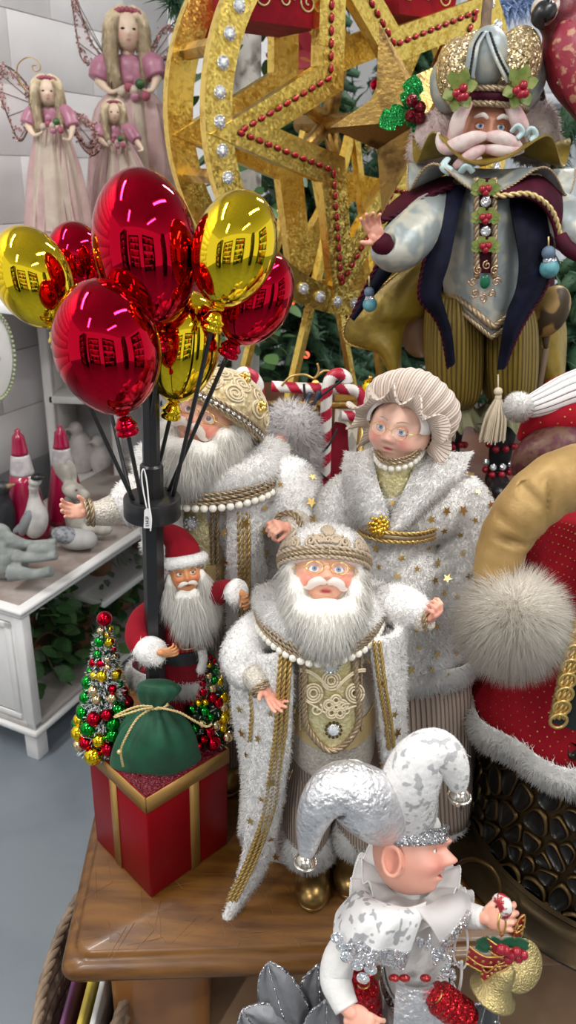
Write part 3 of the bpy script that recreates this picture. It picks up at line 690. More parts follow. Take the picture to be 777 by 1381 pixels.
def whiskers(t, M3, c, R, m='beard', ln=.42, drop=-.14, y=-.95, z=-.35, r0=.115, brow=True, browz=.30):
    M3 = arr(M3); L = lambda p: (arr(p)*R) @ M3.T+c
    for sg in (1, -1):
        b = B(); P = catmull([(sg*.02, y, z+.02), (sg*.17, y-.05, z+.05), (sg*.33, y+.03, z), (sg*ln, y+.14, z+drop*.6), (sg*(ln+.12), y+.22, z+drop*.55)], 5)
        n = len(P); rr = r0*np.sin(np.linspace(.55, PI-.12, n)); b.tube(L(P), rr*R, 12)
        mo = ob('moustache', b, K[m], t)
        if brow:
            b = B(); P = catmull([(sg*.13, y+.07, browz-.01), (sg*.28, y+.09, browz+.06), (sg*.47, y+.24, browz+.0)], 5)
            b.tube(L(P), .062*R*np.sin(np.linspace(.5, PI-.3, len(P))), 10); ob('eyebrow', b, K[m], t)
def beardblob(t, M3, c, R, parts, seed=1, L=.022, w=.0008, flow=(0, -.25, -1), area=1.1, m='beard', mb='beardbase', jit=.22, clump=0, vox=None, lift=.42, name='beard'):
    """parts: ellipsoids (x, y, z, rx, ry, rz) in head units"""
    M3 = arr(M3); b = B()
    for (x, y, z, rx, ry, rz) in parts: b.ell(c+M3 @ arr((x, y, z))*R, arr((rx, ry, rz))*R, R=M3, nu=20, nv=12)
    b = melt(b, vox or R*.07, 4)
    o = ob(name, b, K[mb], t)
    fur('strands', b, K[m], o, area, L=L, w=w, flow=flow, lift=lift, jit=jit, droop=.35, seed=seed, clump=clump)
    return o
def hand(t, wrist, fdir, pdir, size, curl=(.3, .35, .4, .45), thumb=(.62, -.42, -.55), side=1, m='hand', spread=.05, thcurl=.2, name='hand'):
    """wrist point; fdir along the fingers; pdir out of the palm; side +1: thumb on the side fdir x pdir points away from"""
    z = -unit(fdir); y = -unit(arr(pdir)-z*arr(pdir).dot(z)); x = np.cross(y, z); M3 = np.stack([x, y, z], 1); b = B()
    b.ell((0, 0, -.30), (.235, .105, .30), nu=20, nv=14); b.ell((.0, 0, -.46), (.25, .085, .14), nu=20, nv=10); b.cap((0, 0, .16), (0, 0, -.12), .14, .15)
    b.ell((side*.13, -.06, -.2), (.11, .09, .17), nu=14, nv=8)
    for k in range(4):
        x0 = side*(.185-.123*k); l = (.185, .205, .19, .15)[k]; p = arr((x0, -.01, -.50+(.03 if k in (0, 3) else 0))); a = 0; r = (.068, .07, .067, .058)[k]
        for j, (ll, rr) in enumerate(((l*1.15, r), (l*.8, r*.95), (l*.65, r*.88))):
            a += curl[k]*(.8 if j == 0 else 1.0)
            q = p+arr((side*(1.5-k)*spread*ll*2, -math.sin(a)*ll, -math.cos(a)*ll)); b.cap(p, q, rr, rr*.92, 10); p = q
    p = arr((side*.17, -.05, -.12)); th = unit((side*thumb[0], thumb[1], thumb[2])); q = p+th*.22; b.cap(p, q, .088, .075, 10)
    th2 = unit(th+arr((-side*thcurl, -thcurl*.4, -thcurl))); q2 = q+th2*.17; b.cap(q, q2, .074, .06, 10)
    V = b.V() @ M3.T*size+arr(wrist); b.v = [V]
    b2 = melt(b, size*.024, 3, .5)
    return ob(name, b2, K[m], t)
def boot(t, toe, heel, w, h, m='boot', shaft=None, name='boot'):
    """toe and heel centres on the ground"""
    toe, heel = arr(toe), arr(heel); d = unit(toe-heel); L = np.linalg.norm(toe-heel); x = arr((-d[1], d[0], 0)); M3 = np.stack([x, d, arr((0, 0, 1))], 1); b = B()
    up = arr((0, 0, 1))
    b.ell(toe-d*w*.5+up*h*.28, (w*.5, w*.62, h*.34), R=M3, nu=20, nv=12); b.ell((toe+heel)/2+up*h*.30, (w*.44, L*.42, h*.36), R=M3, nu=20, nv=12)
    b.ell(heel+d*w*.42+up*h*.32, (w*.42, w*.5, h*.38), R=M3, nu=20, nv=12); b.cap(heel+d*w*.5+up*h*.4, heel+d*w*.5+up*h*.95, w*.40, w*.40, 16)
    b = melt(b, w*.05, 3); V = b.V(); V[:, 2] = np.maximum(V[:, 2], toe[2]+.004); b.v = [V]
    o = ob(name, b, K[m], t)
    s = B(); ang = np.arange(36)*2*PI/36; mid = (toe+heel)/2
    ring = lambda k, z: [mid+d*(math.sin(a)*(L/2+w*.06)*k)+x*(math.cos(a)*w*.53*k*(1+.12*math.sin(a)))+up*z for a in ang]
    s.grid([ring(.97, 0), ring(1.0, .002), ring(1.0, .006), ring(.96, .008)], True, True, True); ob('sole', s, K[m], o)
    for k in range(3):
        q = heel+d*w*(.95-.12*k)+up*h*(.62+.15*k)
        ob('boot_crease', B().tube(catmull([q-x*w*.36-d*w*.1, q+d*w*.16, q+x*w*.36-d*w*.1], 4), w*.028, 6), K[m], o)
    return o
# ------------------------------------------------------------------ trims
PEARL = shared(B().ell((0, 0, 0), 1, nu=14, nv=9), 'pearl', K['pearl'])
GEMB = B().ell((0, 0, 0), (1, 1, .55), nu=10, nv=5)
GEM = shared(GEMB, 'jewel', K['crystal'], smooth=False)
def pearls(t, path, r, gap=1.02, name='pearl'):
    for p in evenly(path, 2*r*gap): piece(name, PEARL, p, t, sc=r)
STAR = []
for k in range(10): STAR.append((math.cos(k*PI/5+PI/2)*(1 if k % 2 == 0 else .42), math.sin(k*PI/5+PI/2)*(1 if k % 2 == 0 else .42), 0))
def stars(name, t, b, n, r0, r1, off, seed, keep=None, m='goldstar', mind=.018):
    """foil stars printed on the plush: one thin layer of stars"""
    P, N, _ = surface_points(b, n*30, seed, keep); rg = random.Random(seed); q = B(); got = []
    for p, nn in zip(P, N):
        if len(got) >= n: break
        if any(np.linalg.norm(p-g) < mind for g in got): continue
        got.append(p); r = r0+(r1-r0)*rg.random()**2; a = rg.random()*6.3
        Fm = frame(unit(nn+arr([rg.gauss(0, .15) for _ in range(3)])), (math.cos(a), math.sin(a), .3))
        pts = (arr(STAR)*r) @ Fm.T+p+nn*off
        q.poly(pts[::-1], nn*.0006)
    return ob(name, q, K[m], t, smooth=False, kind='stuff')
def spiral(c, r, turns, a0, sg=1, n=26): return [(c[0]+r*(1-k/n*.85)*math.cos(a0+sg*turns*2*PI*k/n), c[1]+r*(1-k/n*.85)*math.sin(a0+sg*turns*2*PI*k/n)) for k in range(n+1)]
def lace_on(b, proj, motif, r):
    """motif: list of 2-D polylines, laid on a surface by proj(u, v) -> point"""
    for line in motif: b.tube([proj(*p) for p in line], r, 5)
    return b
def strip(left, right, th, m=6, cols=7, bulge=.0):
    """cloth panel between two edge polylines (world), bulging outward (towards -y)"""
    Lp, Rp = catmull(left, m), catmull(right, m)
    n = min(len(Lp), len(Rp)); k = np.linspace(0, 1, cols)
    P = Lp[:n, None]*(1-k)[None, :, None]+Rp[:n, None]*k[None, :, None]
    P[..., 1] -= bulge*np.sin(k*PI)[None]
    return P
def keepfront(P, n): return n[:, 1] < .35
# ------------------------------------------------------------------ a white-coated santa's head with crown-like hat
def santa_head(t, c, R, M3, hat, MB=None, beardparts=None, seed=1, gl=True, beardL=.022, iris='blue', look=(0, 0)):
    b = face_mesh(B(), M3, c, R, bumps=SANTA); o = ob('face', b, K['skin'], t); paint(o, b.colors)
    eyes(o, M3, c, R, iris=iris, look=look)
    whiskers(t, M3, c, R)
    if gl: glasses(t, M3, c, R)
    beardblob(t, M3 if MB is None else MB, c, R, beardparts or [(0, -.88, -1.12, .74, .40, .55), (0, -.98, -1.36, .60, .34, .52), (.70, -.38, -.62, .34, .48, .62), (-.70, -.38, -.62, .34, .48, .62), (.5, -.72, -1.0, .40, .40, .46), (-.5, -.72, -1.0, .40, .40, .46), (.86, -.05, -.0, .20, .34, .5), (-.86, -.05, -.0, .20, .34, .5)], seed=seed, L=beardL)
    return o
# ------------------------------------------------------------------ FRONT SANTA
y0 = .815
base = Z(446, 1190, TZ)
fs = thing('santa_figure', base, 'smallest white-coated santa with taupe lace crown, standing in front on gold boots', 'figure', )
M3 = rotm(2, 41, 2); hc = W(437, 779, .80); R = .0455
santa_head(fs, hc, R, M3, None, MB=rotm(2, 34, 0), seed=2, beardL=.017)
# hat: plush dome, three rows of braid, lace crown
L = lambda p: (arr(p)*R) @ M3.T+hc
HATC, HATR = arr((0, .18, .50)), arr((1.13, 1.15, .92))
def flatb(P): P[..., 2] = np.maximum(P[..., 2], -.27); return P
b = B().ell(L([HATC])[0], HATR*R, R=M3, nu=36, nv=24, f=flatb); hat = ob('hat', b, K['furbase'], fs)
fur('hat_plush', b, K['fur'], hat, 1.6, L=.0045, w=.0009, lift=1, jit=.5, droop=.2, seed=4, keep=lambda P, n: ((P-hc) @ M3[:, 2]) > R*.5)
def hatp(az, el, k=1.03):
    return L([HATC+HATR*k*arr((math.sin(az)*math.cos(el), -math.cos(az)*math.cos(el), math.sin(el)))])[0]
for j, (e, r, st) in enumerate(((-.20, .0024, 2), (-.08, .0028, 3), (.05, .0026, 2))):
    b = B(); rope(b, [hatp(a, e+.10*math.cos(a)*0, 1.05) for a in np.linspace(0, 2*PI, 60)], r*1.25, strands=st); ob('hat_braid', b, K['braid' if j == 1 else 'taupelace'], hat)
b = B()
for az in (-1.15, 0, 1.15, 2.3, -2.3):
    pj = lambda u, v: hatp(az+u, .08+v*1.35, 1.055)
    mo = [spiral((.17, .14), .13, 1.6, -1.2), spiral((-.17, .14), .13, 1.6, PI+1.2, -1), spiral((.38, .10), .11, 1.4, -1), spiral((-.38, .10), .11, 1.4, PI+1, -1), spiral((0, .12), .08, 1.2, 0)]
    for a in (-.85, -.45, 0, .45, .85): mo.append([(0.3*math.sin(a)*k*.7, .18+.34*math.cos(a)*k) for k in np.linspace(.15, 1, 8)]); mo.append([(0.3*math.sin(a+.12)*k*.7, .18+.34*math.cos(a+.1)*k) for k in np.linspace(.15, 1, 8)])
    for a in (-1.4, -.9, .9, 1.4): mo.append([(.30*math.sin(a)*k*1.5, .06+.22*math.cos(a*.6)*k) for k in np.linspace(.1, 1, 8)])
    lace_on(b, pj, mo, .0019)
ob('hat_lace', b, K['taupelace'], hat, kind='stuff')
# tunic, belt, bib
P = rings([(402, 470, 850, .81, .045), (392, 500, 890, .80, .062), (388, 505, 930, .80, .072), (388, 505, 990, .808, .074), (390, 504, 1002, .81, .07)], 48, 5)
tun = B().grid(P, True, True, True); ob('tunic', tun, K['silverbroc'], fs)
P = rings([(387, 506, 928, .80, .0745), (387, 506, 957, .80, .0765)], 48, 1)
ob('belt', B().sheet(P[::-1], .0015, closed=True), K['satin'], fs)
yb = .725
def bibp(px, py, d=0): 
    return W(px, py, yb+.0+abs(px-447)*.00024+(py-940)*-.00006-d)
rows = []
for py, xl, xr in ((868, 418, 474), (900, 416, 477), (940, 415, 479), (975, 415, 481), (988, 420, 478), (1000, 433, 462), (1010, 446, 450)):
    rows.append([bibp(xl+(xr-xl)*k, py) for k in np.linspace(0, 1, 9)])
ob('bib', B().sheet(rows, .003), K['olivegold'], fs)
b = B()
rope(b, [bibp(*p, .004) for p in catmull([(411, 868, 0), (411, 930, 0), (413, 976, 0), (430, 1002, 0), (447, 1013, 0), (466, 1003, 0), (483, 976, 0), (481, 930, 0), (476, 868, 0)], 6)[:, :2]], .0042, strands=3)
ob('bib_braid', b, K['braid'], fs)
b = B()
for x in (405, 411): rope(b, [bibp(x, py, .002) for py in np.linspace(872, 985, 12)], .0022)
for x in (481, 487): rope(b, [bibp(x, py, .002) for py in np.linspace(872, 985, 12)], .0022)
ob('tunic_braid', b, K['braid'], fs)
def lacep(u, v): return bibp(447+u, 935-v, .0055)
mo = []
for cx_, cy_, sg in ((-24, 0, 1), (0, 17, -1), (32, 0, -1)):
    for rr in (12, 8.5, 5): mo.append([(cx_+rr*math.cos(a), cy_+rr*math.sin(a)*1.05) for a in np.linspace(0, 2*PI, 24)])
for k in range(5):
    a = k*2*PI/5+.3; px_, py_ = 6+9.5*math.cos(a), -19+9.5*math.sin(a)
    for rr in (7, 4): mo.append([(px_+rr*math.cos(q), py_+rr*math.sin(q)) for q in np.linspace(0, 2*PI, 18)])
mo += [[(6+3.5*math.cos(q), -19+3.5*math.sin(q)) for q in np.linspace(0, 2*PI, 14)]]
for s_ in (1, -1): mo += [[(2+s_*x, 30*math.sin(x/46*PI*.55)+q) for x in np.linspace(4, 44, 14)] for q in (0, 2.5)]; mo += [spiral((s_*20, -22), 9, 1.3, 1, s_)]
mo += [[(-38+k*.9, -8-k*.55) for k in range(0, 40, 4)], [(40-k*.8, -14-k*.3) for k in range(0, 34, 4)]]
b = B(); lace_on(b, lacep, mo, .0014); ob('bib_lace', b, K['lace'], fs, kind='stuff')
for (px, py) in ((447, 898), (450, 985)):
    p = bibp(px, py, .006); Fm = frame((0, -1, .35))
    piece('jewel', GEM, p, fs, R=Fm, sc=.0075)
    b = B()
    for k in range(12): b.ell(p+Fm @ arr((math.cos(k*PI/6)*.0088, math.sin(k*PI/6)*.0088, -.001)), .0019, nu=8, nv=5)
    ob('jewel_setting', b, K['brassedge'] if py > 950 else K['crystal'], fs)
# trousers with fur cuffs, boots
b = B().grid(rings([(388, 505, 975, .815, .066), (387, 510, 1010, .82, .066), (388, 512, 1040, .82, .06)], 40, 5), True, True, True, usc=2.2)
def wr(ph, v): return .035*np.sin(3*ph+7*v)+.02*np.sin(5*ph-13*v)
for l_, r_, off in ((387, 452, 0), (449, 514, 1)):
    b.grid(rings([(l_+3, r_-1, 1012, .818, .046), (l_-1+off*1, r_, 1050, .815, .046), (l_-4+off*8, r_-4-off*1, 1100, .81, .044), (l_-2+off*10, r_-6, 1132, .81, .036)], 40, 6, fold=wr), True, True, True, usc=1.25)
ob('trousers', b, K['cord'], fs)
CH = {}
for k, (l_, r_, py) in enumerate(((380, 450, 1132), (449, 514, 1118))):
    q = B().grid(rings([(l_+8, r_-8, py-20, .81, .030), (l_, r_, py-8, .81, .040), (l_, r_, py+10, .81, .040), (l_+10, r_-10, py+20, .81, .028)], 32, 4), True, True, True)
    o = ob('trouser_cuff', q, K['furbase'], fs); fur('cuff_plush', q, K['fur'], o, 2, L=.007, w=.0009, lift=1, jit=.4, seed=20+k)
tz = TZ
boot(fs, Z(419, 1230, tz), Z(428, 1165, tz)+arr((0, .02, 0)), 48*S(Z(420, 1210, tz)), .062)
boot(fs, Z(472, 1214, tz), Z(472, 1150, tz)+arr((0, .02, 0)), 46*S(Z(470, 1195, tz)), .062)
# coat: shoulders, back, sleeves, and two front panels
ct = B()
ct.grid(rings([(392, 478, 812, .83, .03), (352, 515, 832, .835, .062), (338, 535, 868, .85, .066), (340, 540, 930, .868, .062), (338, 545, 1000, .89, .055), (330, 552, 1070, .895, .05), (322, 548, 1150, .895, .045)], 40, 4), True, True, True)
pxtube(ct, [(372, 838, .82, 26), (345, 858, .80, 32), (330, 885, .78, 33), (334, 905, .765, 27), (343, 912, .755, 19)], 16)
pxtube(ct, [(492, 826, .83, 24), (520, 816, .815, 29), (545, 818, .80, 29), (562, 826, .79, 24), (572, 834, .785, 19)], 16)
yl = lambda px, py: W(px, py, .752)
LL = [W(340, 880, .775), W(343, 930, .765), W(343, 990, .765), W(338, 1050, .768), W(332, 1110, .772), W(326, 1160, .776), W(303, 1234, .768)]
LR = [W(394, 868, .745), W(396, 920, .735), W(394, 985, .74), W(387, 1045, .75), W(375, 1110, .765), W(355, 1175, .785), W(306, 1240, .768)]
lp = strip(LL, LR, .008, 6, 9, .010); ct.sheet(lp, .011)
RL = [W(497, 862, .745), W(506, 920, .742), W(513, 985, .75), W(516, 1030, .765), W(518, 1080, .79)]
RR = [W(548, 842, .79), W(545, 900, .785), W(545, 960, .79), W(548, 1020, .80), W(548, 1080, .81)]
rp = strip(RL, RR, .008, 6, 8, .006); ct.sheet(rp, .011)
# the left side hanging from the sleeve
sl = strip([W(312, 890, .80), W(316, 960, .82), W(330, 1040, .83), W(326, 1130, .82)], [W(352, 900, .775), W(352, 960, .775), W(345, 1050, .775), W(332, 1120, .78)], .008, 6, 6, .004); ct.sheet(sl, .011)
V = ct.V(); 
ct = melt(ct, .0042, 3)
co = ob('coat', ct, K['furbase'], fs)
fur('coat_plush', ct, K['fur'], co, 1.5, L=.0039, w=.0009, flow=(0, 0, -.5), lift=.9, jit=.36, droop=.3, seed=5, keep=lambda P, n: (n[:, 1] < .5))
stars('coat_stars', co, ct, 84, .0044, .0084, .0042, 6, keep=lambda P, n: (n[:, 1] < -.1) & (np.abs(P[:, 2]-1.0) < .5), mind=.020)
b = B(); mid = [(LL[i]*.46+LR[i]*.54)+arr((0, -.021, .0)) for i in range(len(LL))]; mid[-1] = W(312, 1215, .752); mid[-2] = W(339, 1160, .757); mid[0] = W(386, 880, .735)
mid[3] = W(370, 1045, .742); mid[4] = W(362, 1095, .75); mid[2] = W(378, 985, .732); mid[1] = W(382, 925, .727)
mp = catmull(mid, 8)
for dx in (-.0055, 0, .0055): rope(b, mp+arr((dx, 0, 0)), .0030, strands=2)
mr_ = catmull([W(508, 865, .735), W(515, 920, .733), W(524, 975, .742), W(528, 1010, .752)], 8)
for dx in (-.003, .003): rope(b, mr_+arr((dx, 0, 0)), .0028)
ms_ = catmull([W(341, 925, .765), W(344, 960, .757), W(341, 1000, .760)], 6)
for dx in (-.004, .004): rope(b, ms_+arr((dx, 0, 0)), .0028)
ob('coat_braid', b, K['goldbraid'], co)
# capelet with braid and pearls
ED = catmull([W(520, 792, .86), W(519, 812, .815), W(508, 838, .765), W(484, 860, .735), W(452, 871, .722), (W(420, 873, .722)), W(388, 862, .735), W(360, 840, .765), W(345, 816, .815), W(348, 796, .86)], 6)
NK = catmull([W(470, 794, .86), W(472, 806, .83), W(466, 822, .79), W(454, 832, .773), W(440, 836, .768), (W(428, 836, .768)), W(412, 830, .773), W(402, 818, .79), W(398, 804, .83), W(402, 792, .86)], 6)
k = np.linspace(0, 1, 9)[:, None, None]; P = NK[None]*(1-k)+ED[None]*k; P[..., 2] += .012*np.sin(k[..., 0]*PI); P[..., 1] -= .008*np.sin(k[..., 0]*PI)
cp = B().sheet(P, .009); o = ob('capelet', cp, K['furbase'], fs)
fur('capelet_plush', cp, K['fur'], o, 1.5, L=.006, w=.0009, flow=(0, -.1, -.7), lift=.8, jit=.36, seed=9)
b = B()
off = arr((0, -.006, -.002))
for dz, r in ((.003, .0026), (-.0025, .0030), (-.008, .0026)): rope(b, ED+off+arr((0, -.001, dz)), r)
ob('capelet_braid', b, K['braid'], fs)
pearls(fs, ED+off+arr((0, -.002, -.0135)), .0047)
# cuffs and hands
for pts, hd in (([(340, 905, .758, 18), (348, 918, .748, 18), (356, 930, .742, 14)], None), ([(566, 834, .782, 17), (574, 838, .778, 15), (579, 836, .776, 12)], None)):
    q = pxtube(B(), pts, 20); o = ob('cuff', q, K['silverbroc'], fs)
    for j in (0, 1):
        e = pts[-1] if j == 0 else [(pts[-1][i]*.65+pts[-2][i]*.35) for i in range(4)]
        c_ = W(*e[:3]); d_ = unit(W(*pts[-1][:3])-W(*pts[0][:3])); Fm = frame(d_); rr = e[3]*S(c_)*1.06
        bb = B(); rope(bb, [c_+Fm @ arr((math.cos(a)*rr, math.sin(a)*rr, 0)) for a in np.linspace(0, 2*PI, 40)], .0028); ob('cuff_braid', bb, K['braid'], o)
hand(fs, W(358, 926, .742), W(374, 951, .722)-W(358, 926, .742), (.35, -.6, .75), .040, curl=(.25, .25, .3, .35), side=-1, thumb=(.8, -.25, -.5))
hand(fs, W(578, 835, .776), W(600, 822, .757)-W(578, 835, .776), (-.35, .05, 1), .040, curl=(.95, 1.05, 1.05, 1.0), side=1, thumb=(.45, -.75, -.6))
# ------------------------------------------------------------------ BACK SANTA, arms spread, gold brocade hat
yb0 = 1.03
bk = thing('santa_figure', (*W(300, 700, 1.05)[:2], TZ), 'tall white-coated santa in a gold brocade hat, arms spread, behind the balloon pole', 'figure')
M3 = rotm(-13, 32, 20); hc = W(279, 572, 1.035); R = .054
santa_head(bk, hc, R, M3, None, MB=rotm(-13, 30, 4), seed=12, beardL=.021, look=(-.1, .1), iris='brown')
L = lambda p: (arr(p)*R) @ M3.T+hc
HATC, HATR = arr((.12, .34, .56)), arr((1.15, 1.40, 1.02))
b = B().ell(L([HATC])[0], HATR*R, R=M3, nu=40, nv=26, f=flatb); hat = ob('hat', b, K['brocade'], bk)
def hatp(az, el, k=1.03):
    return L([HATC+HATR*k*arr((math.sin(az)*math.cos(el), -math.cos(az)*math.cos(el), math.sin(el)))])[0]
b = B()
for e, r in ((-.20, .0034), (-.11, .0026), (-.03, .0030)): rope(b, [hatp(a, e, 1.03) for a in np.linspace(0, 2*PI, 70)], r)
ob('hat_braid', b, K['braid'], hat)
b = B()
for k, a in enumerate(np.linspace(-1.6, 2.2, 30)): piece('jewel', GEM, hatp(a, -.11, 1.06), bk, R=frame(hatp(a, -.11, 1.06)-hc), sc=.003)
rg = random.Random(4); mo = []
for az in np.arange(-1.5, 2.9, .62):
    for el in (.35, .72, 1.08):
        u, v = az+rg.uniform(-.1, .1)+el*.3, el
        mo.append([(u+p[0]/max(math.cos(el), .3), v+p[1]) for p in spiral((0, 0), .17, 1.7, rg.uniform(0, 6), rg.choice((1, -1)))])
        mo.append([(u+.2/max(math.cos(el), .3)*math.cos(q), v+.2*math.sin(q)) for q in np.linspace(0, 2*PI, 20)])
lace_on(b, lambda u, v: hatp(u, v, 1.012), mo, .0016); ob('hat_lace', b, K['lace'], hat, kind='stuff')
for az, el in ((1.2, .42), (.55, 1.0)):
    b = B(); c_ = hatp(az, el, 1.03)
    for k in range(7): b.ell(c_+M3 @ arr((math.cos(k)*.005, -.003, math.sin(k)*.005)), .0045, nu=8, nv=6)
    ob('gold_brooch', b, K['gold'], hat)
# coat
ct = B()
ct.grid(rings([(250, 345, 640, 1.07, .05), (190, 400, 668, 1.075, .085), (195, 415, 730, 1.085, .085), (205, 428, 800, 1.10, .08), (215, 432, 880, 1.11, .075), (220, 432, 930, 1.11, .07)], 40, 4), True, True, True)
pxtube(ct, [(360, 648, 1.05, 36), (392, 660, 1.02, 42), (398, 700, .99, 36), (402, 716, .965, 30), (396, 712, .95, 22)], 18)
pxtube(ct, [(215, 662, 1.05, 34), (188, 672, 1.03, 34), (172, 682, 1.02, 30), (160, 688, 1.015, 26)], 18)
LL = [W(306, 675, .985), W(306, 740, .975), W(306, 800, .985), W(306, 860, 1.0)]; LR = [W(352, 670, .99), W(356, 740, .985), W(360, 800, .995), W(362, 860, 1.01)]
ct.sheet(strip(LL, LR, .01, 6, 8, .012), .014)
RL = [W(200, 675, .99), W(205, 740, .985), W(212, 800, .99), W(214, 860, 1.0)]; RR = [W(246, 675, .985), W(248, 740, .975), W(250, 800, .985), W(250, 860, 1.0)]
ct.sheet(strip(RL, RR, .01, 6, 8, .01), .014)
ct = melt(ct, .0052, 3); co = ob('coat', ct, K['furbase'], bk)
fur('coat_plush', ct, K['fur'], co, 2.0, L=.0045, w=.001, flow=(0, 0, -.5), lift=.9, jit=.36, droop=.3, seed=15, keep=lambda P, n: (n[:, 1] < .5))
stars('coat_stars', co, ct, 86, .0048, .0088, .0048, 16, keep=lambda P, n: (n[:, 1] < -.1) & (P[:, 0] > -.16), mind=.026)
b = B(); gp = catmull([W(328, 690, .970), W(329, 740, .962), W(329, 800, .968), W(330, 850, .985)], 6)
for dx in (-.006, 0, .006): rope(b, gp+arr((dx, 0, 0)), .0036)
ob('coat_braid', b, K['goldbraid'], co)
# tunic
P = rings([(225, 330, 655, 1.05, .05), (228, 322, 700, 1.045, .062), (228, 322, 760, 1.045, .066), (228, 322, 815, 1.05, .064)], 44, 5)
ob('tunic', B().grid(P, True, True, True), K['olivegold'], bk)
P = rings([(227, 323, 735, 1.043, .0685), (227, 323, 768, 1.043, .0685)], 44, 1); ob('belt', B().sheet(P, .002, closed=True), K['satin'], bk)
b = B()
for x in (286, 293): rope(b, [W(x, py, .983) for py in np.linspace(675, 806, 14)], .0030)
for x in (238, 232): rope(b, [W(x, py, .985) for py in np.linspace(675, 806, 14)], .0030)
ob('tunic_braid', b, K['braid'], bk)
b = B(); mo = []
for s_ in (1, -1):
    mo += [[(258+s_*p[0]*0+p[0], 752+p[1]) for p in spiral((0, s_*12), 11, 1.6, 1, s_)], [(270+p[0], 752+p[1]) for p in spiral((0, s_*10), 8, 1.4, 2, -s_)]]
lace_on(b, lambda u, v: W(u, v, .972), mo, .0017); ob('tunic_lace', b, K['lace'], bk, kind='stuff')
p = W(259, 706, .975); piece('jewel', GEM, p, bk, R=frame((0, -1, .3)), sc=.0075)
b = B()
for k in range(10): b.ell(p+frame((0, -1, .3)) @ arr((math.cos(k*PI/5)*.009, math.sin(k*PI/5)*.009, 0)), .0022, nu=8, nv=5)
ob('jewel_setting', b, K['crystal'], bk)
# trousers, boots
b = B().grid(rings([(226, 330, 800, 1.05, .06), (226, 332, 860, 1.055, .062), (230, 332, 900, 1.055, .055)], 36, 4), True, True, True, usc=2.2)
for l_, r_ in ((228, 280), (282, 334)): b.grid(rings([(l_, r_, 880, 1.055, .045), (l_, r_, 960, 1.05, .045), (l_+3, r_-3, 1040, 1.045, .036)], 32, 5, fold=wr), True, True, True, usc=1.2)
ob('trousers', b, K['cord'], bk)
for x in (256, 308):
    q = Z(x, 1095, TZ); q[1] = 1.0
    boot(bk, arr((W(x, 900, 1.0)[0], .985, TZ)), arr((W(x, 900, 1.0)[0], 1.09, TZ)), .052, .07)
# capelet
ED = catmull([W(384, 604, 1.10), W(383, 622, 1.045), W(366, 645, .985), W(336, 657, .955), W(300, 664, .945), W(262, 665, .945), W(226, 660, .955), W(196, 648, .985), W(184, 628, 1.045), W(190, 606, 1.10)], 6)
NK = catmull([W(330, 604, 1.09), W(332, 614, 1.06), W(328, 624, 1.02), W(316, 632, 1.0), W(296, 638, .99), W(272, 638, .99), W(250, 632, 1.0), W(240, 624, 1.02), W(238, 614, 1.06), W(244, 604, 1.09)], 6)
k = np.linspace(0, 1, 9)[:, None, None]; P = NK[None]*(1-k)+ED[None]*k; P[..., 2] += .016*np.sin(k[..., 0]*PI); P[..., 1] -= .01*np.sin(k[..., 0]*PI)
cp = B().sheet(P, .011); o = ob('capelet', cp, K['furbase'], bk)
fur('capelet_plush', cp, K['fur'], o, 1.8, L=.007, w=.001, flow=(0, -.1, -.7), lift=.8, jit=.36, seed=19)
b = B(); off = arr((0, -.007, -.002))
for dz, r in ((.004, .0032), (-.0025, .0036), (-.009, .0032)): rope(b, ED+off+arr((0, -.001, dz)), r)
ob('capelet_braid', b, K['braid'], bk); pearls(bk, ED+off+arr((0, -.002, -.016)), .0056)
# cuffs, hands
for pts in ([(398, 712, .955, 25), (392, 712, .94, 22), (386, 711, .93, 18)], [(170, 684, 1.02, 25), (150, 689, 1.012, 21), (132, 692, 1.006, 17), (116, 691, 1.0, 15)]):
    q = pxtube(B(), pts, 20); o = ob('cuff', q, K['silverbroc'], bk)
    for j in (.05, .45):
        e = [pts[-1][i]*(1-j)+pts[-2][i]*j for i in range(4)]; c_ = W(*e[:3]); d_ = unit(W(*pts[-1][:3])-W(*pts[0][:3])); Fm = frame(d_); rr = e[3]*S(c_)*1.05
        bb = B(); rope(bb, [c_+Fm @ arr((math.cos(a)*rr, math.sin(a)*rr, 0)) for a in np.linspace(0, 2*PI, 40)], .0032); ob('cuff_braid', bb, K['braid'], o)
hand(bk, W(388, 711, .93), W(364, 706, .905)-W(388, 711, .93), (-.2, .35, -1), .046, curl=(1.0, 1.1, 1.1, 1.05), side=-1, thumb=(.35, -.8, -.55))
hand(bk, W(119, 690, 1.0), W(80, 689, .985)-W(119, 690, 1.0), (.15, -.75, .65), .047, curl=(.45, .5, .5, .5), side=-1, thumb=(.75, -.55, -.35), thcurl=.5)
# ------------------------------------------------------------------ OLD WOMAN DOLL in mob cap
ml = thing('lady_figure', (*W(550, 800, .99)[:2], TZ), 'old woman doll in a beige corduroy mob cap, glasses and belted white star coat', 'figure')
M3 = rotm(-28, 8, 4); hc = W(541, 577, .965); R = .0455
LB = [(0, .0, .10, .16, .03, 'y'), (0, -.20, .13, .11, .17, 'y'), (.12, -.23, .08, .07, .06, 'y'), (.30, .06, .17, .12, -.12, 'y'), (.30, .27, .24, .08, .03, 'n'),
      (.46, -.30, .26, .24, .12, 'n'), (0, -.50, .20, .03, -.05, 'y'), (0, -.44, .13, .05, .05, 'y'), (0, -.57, .12, .05, .07, 'y'), (0, -.84, .22, .14, .10, 'n'), (0, -.98, .5, .12, .06, 'n')]
b = face_mesh(B(), M3, hc, R, sx=.88, bumps=LB, skin=(.80, .50, .39), blush=(.78, .28, .24), lip=(.50, .06, .09)); fo = ob('face', b, K['skin'], ml); paint(fo, b.colors)
eyes(fo, M3, hc, R, iris='blue', look=(.0, .05), lid='old', r=.15, ey=-.70)
glasses(ml, M3, hc, R, rx=.22, rz=.16, y=-1.03, th=.010)
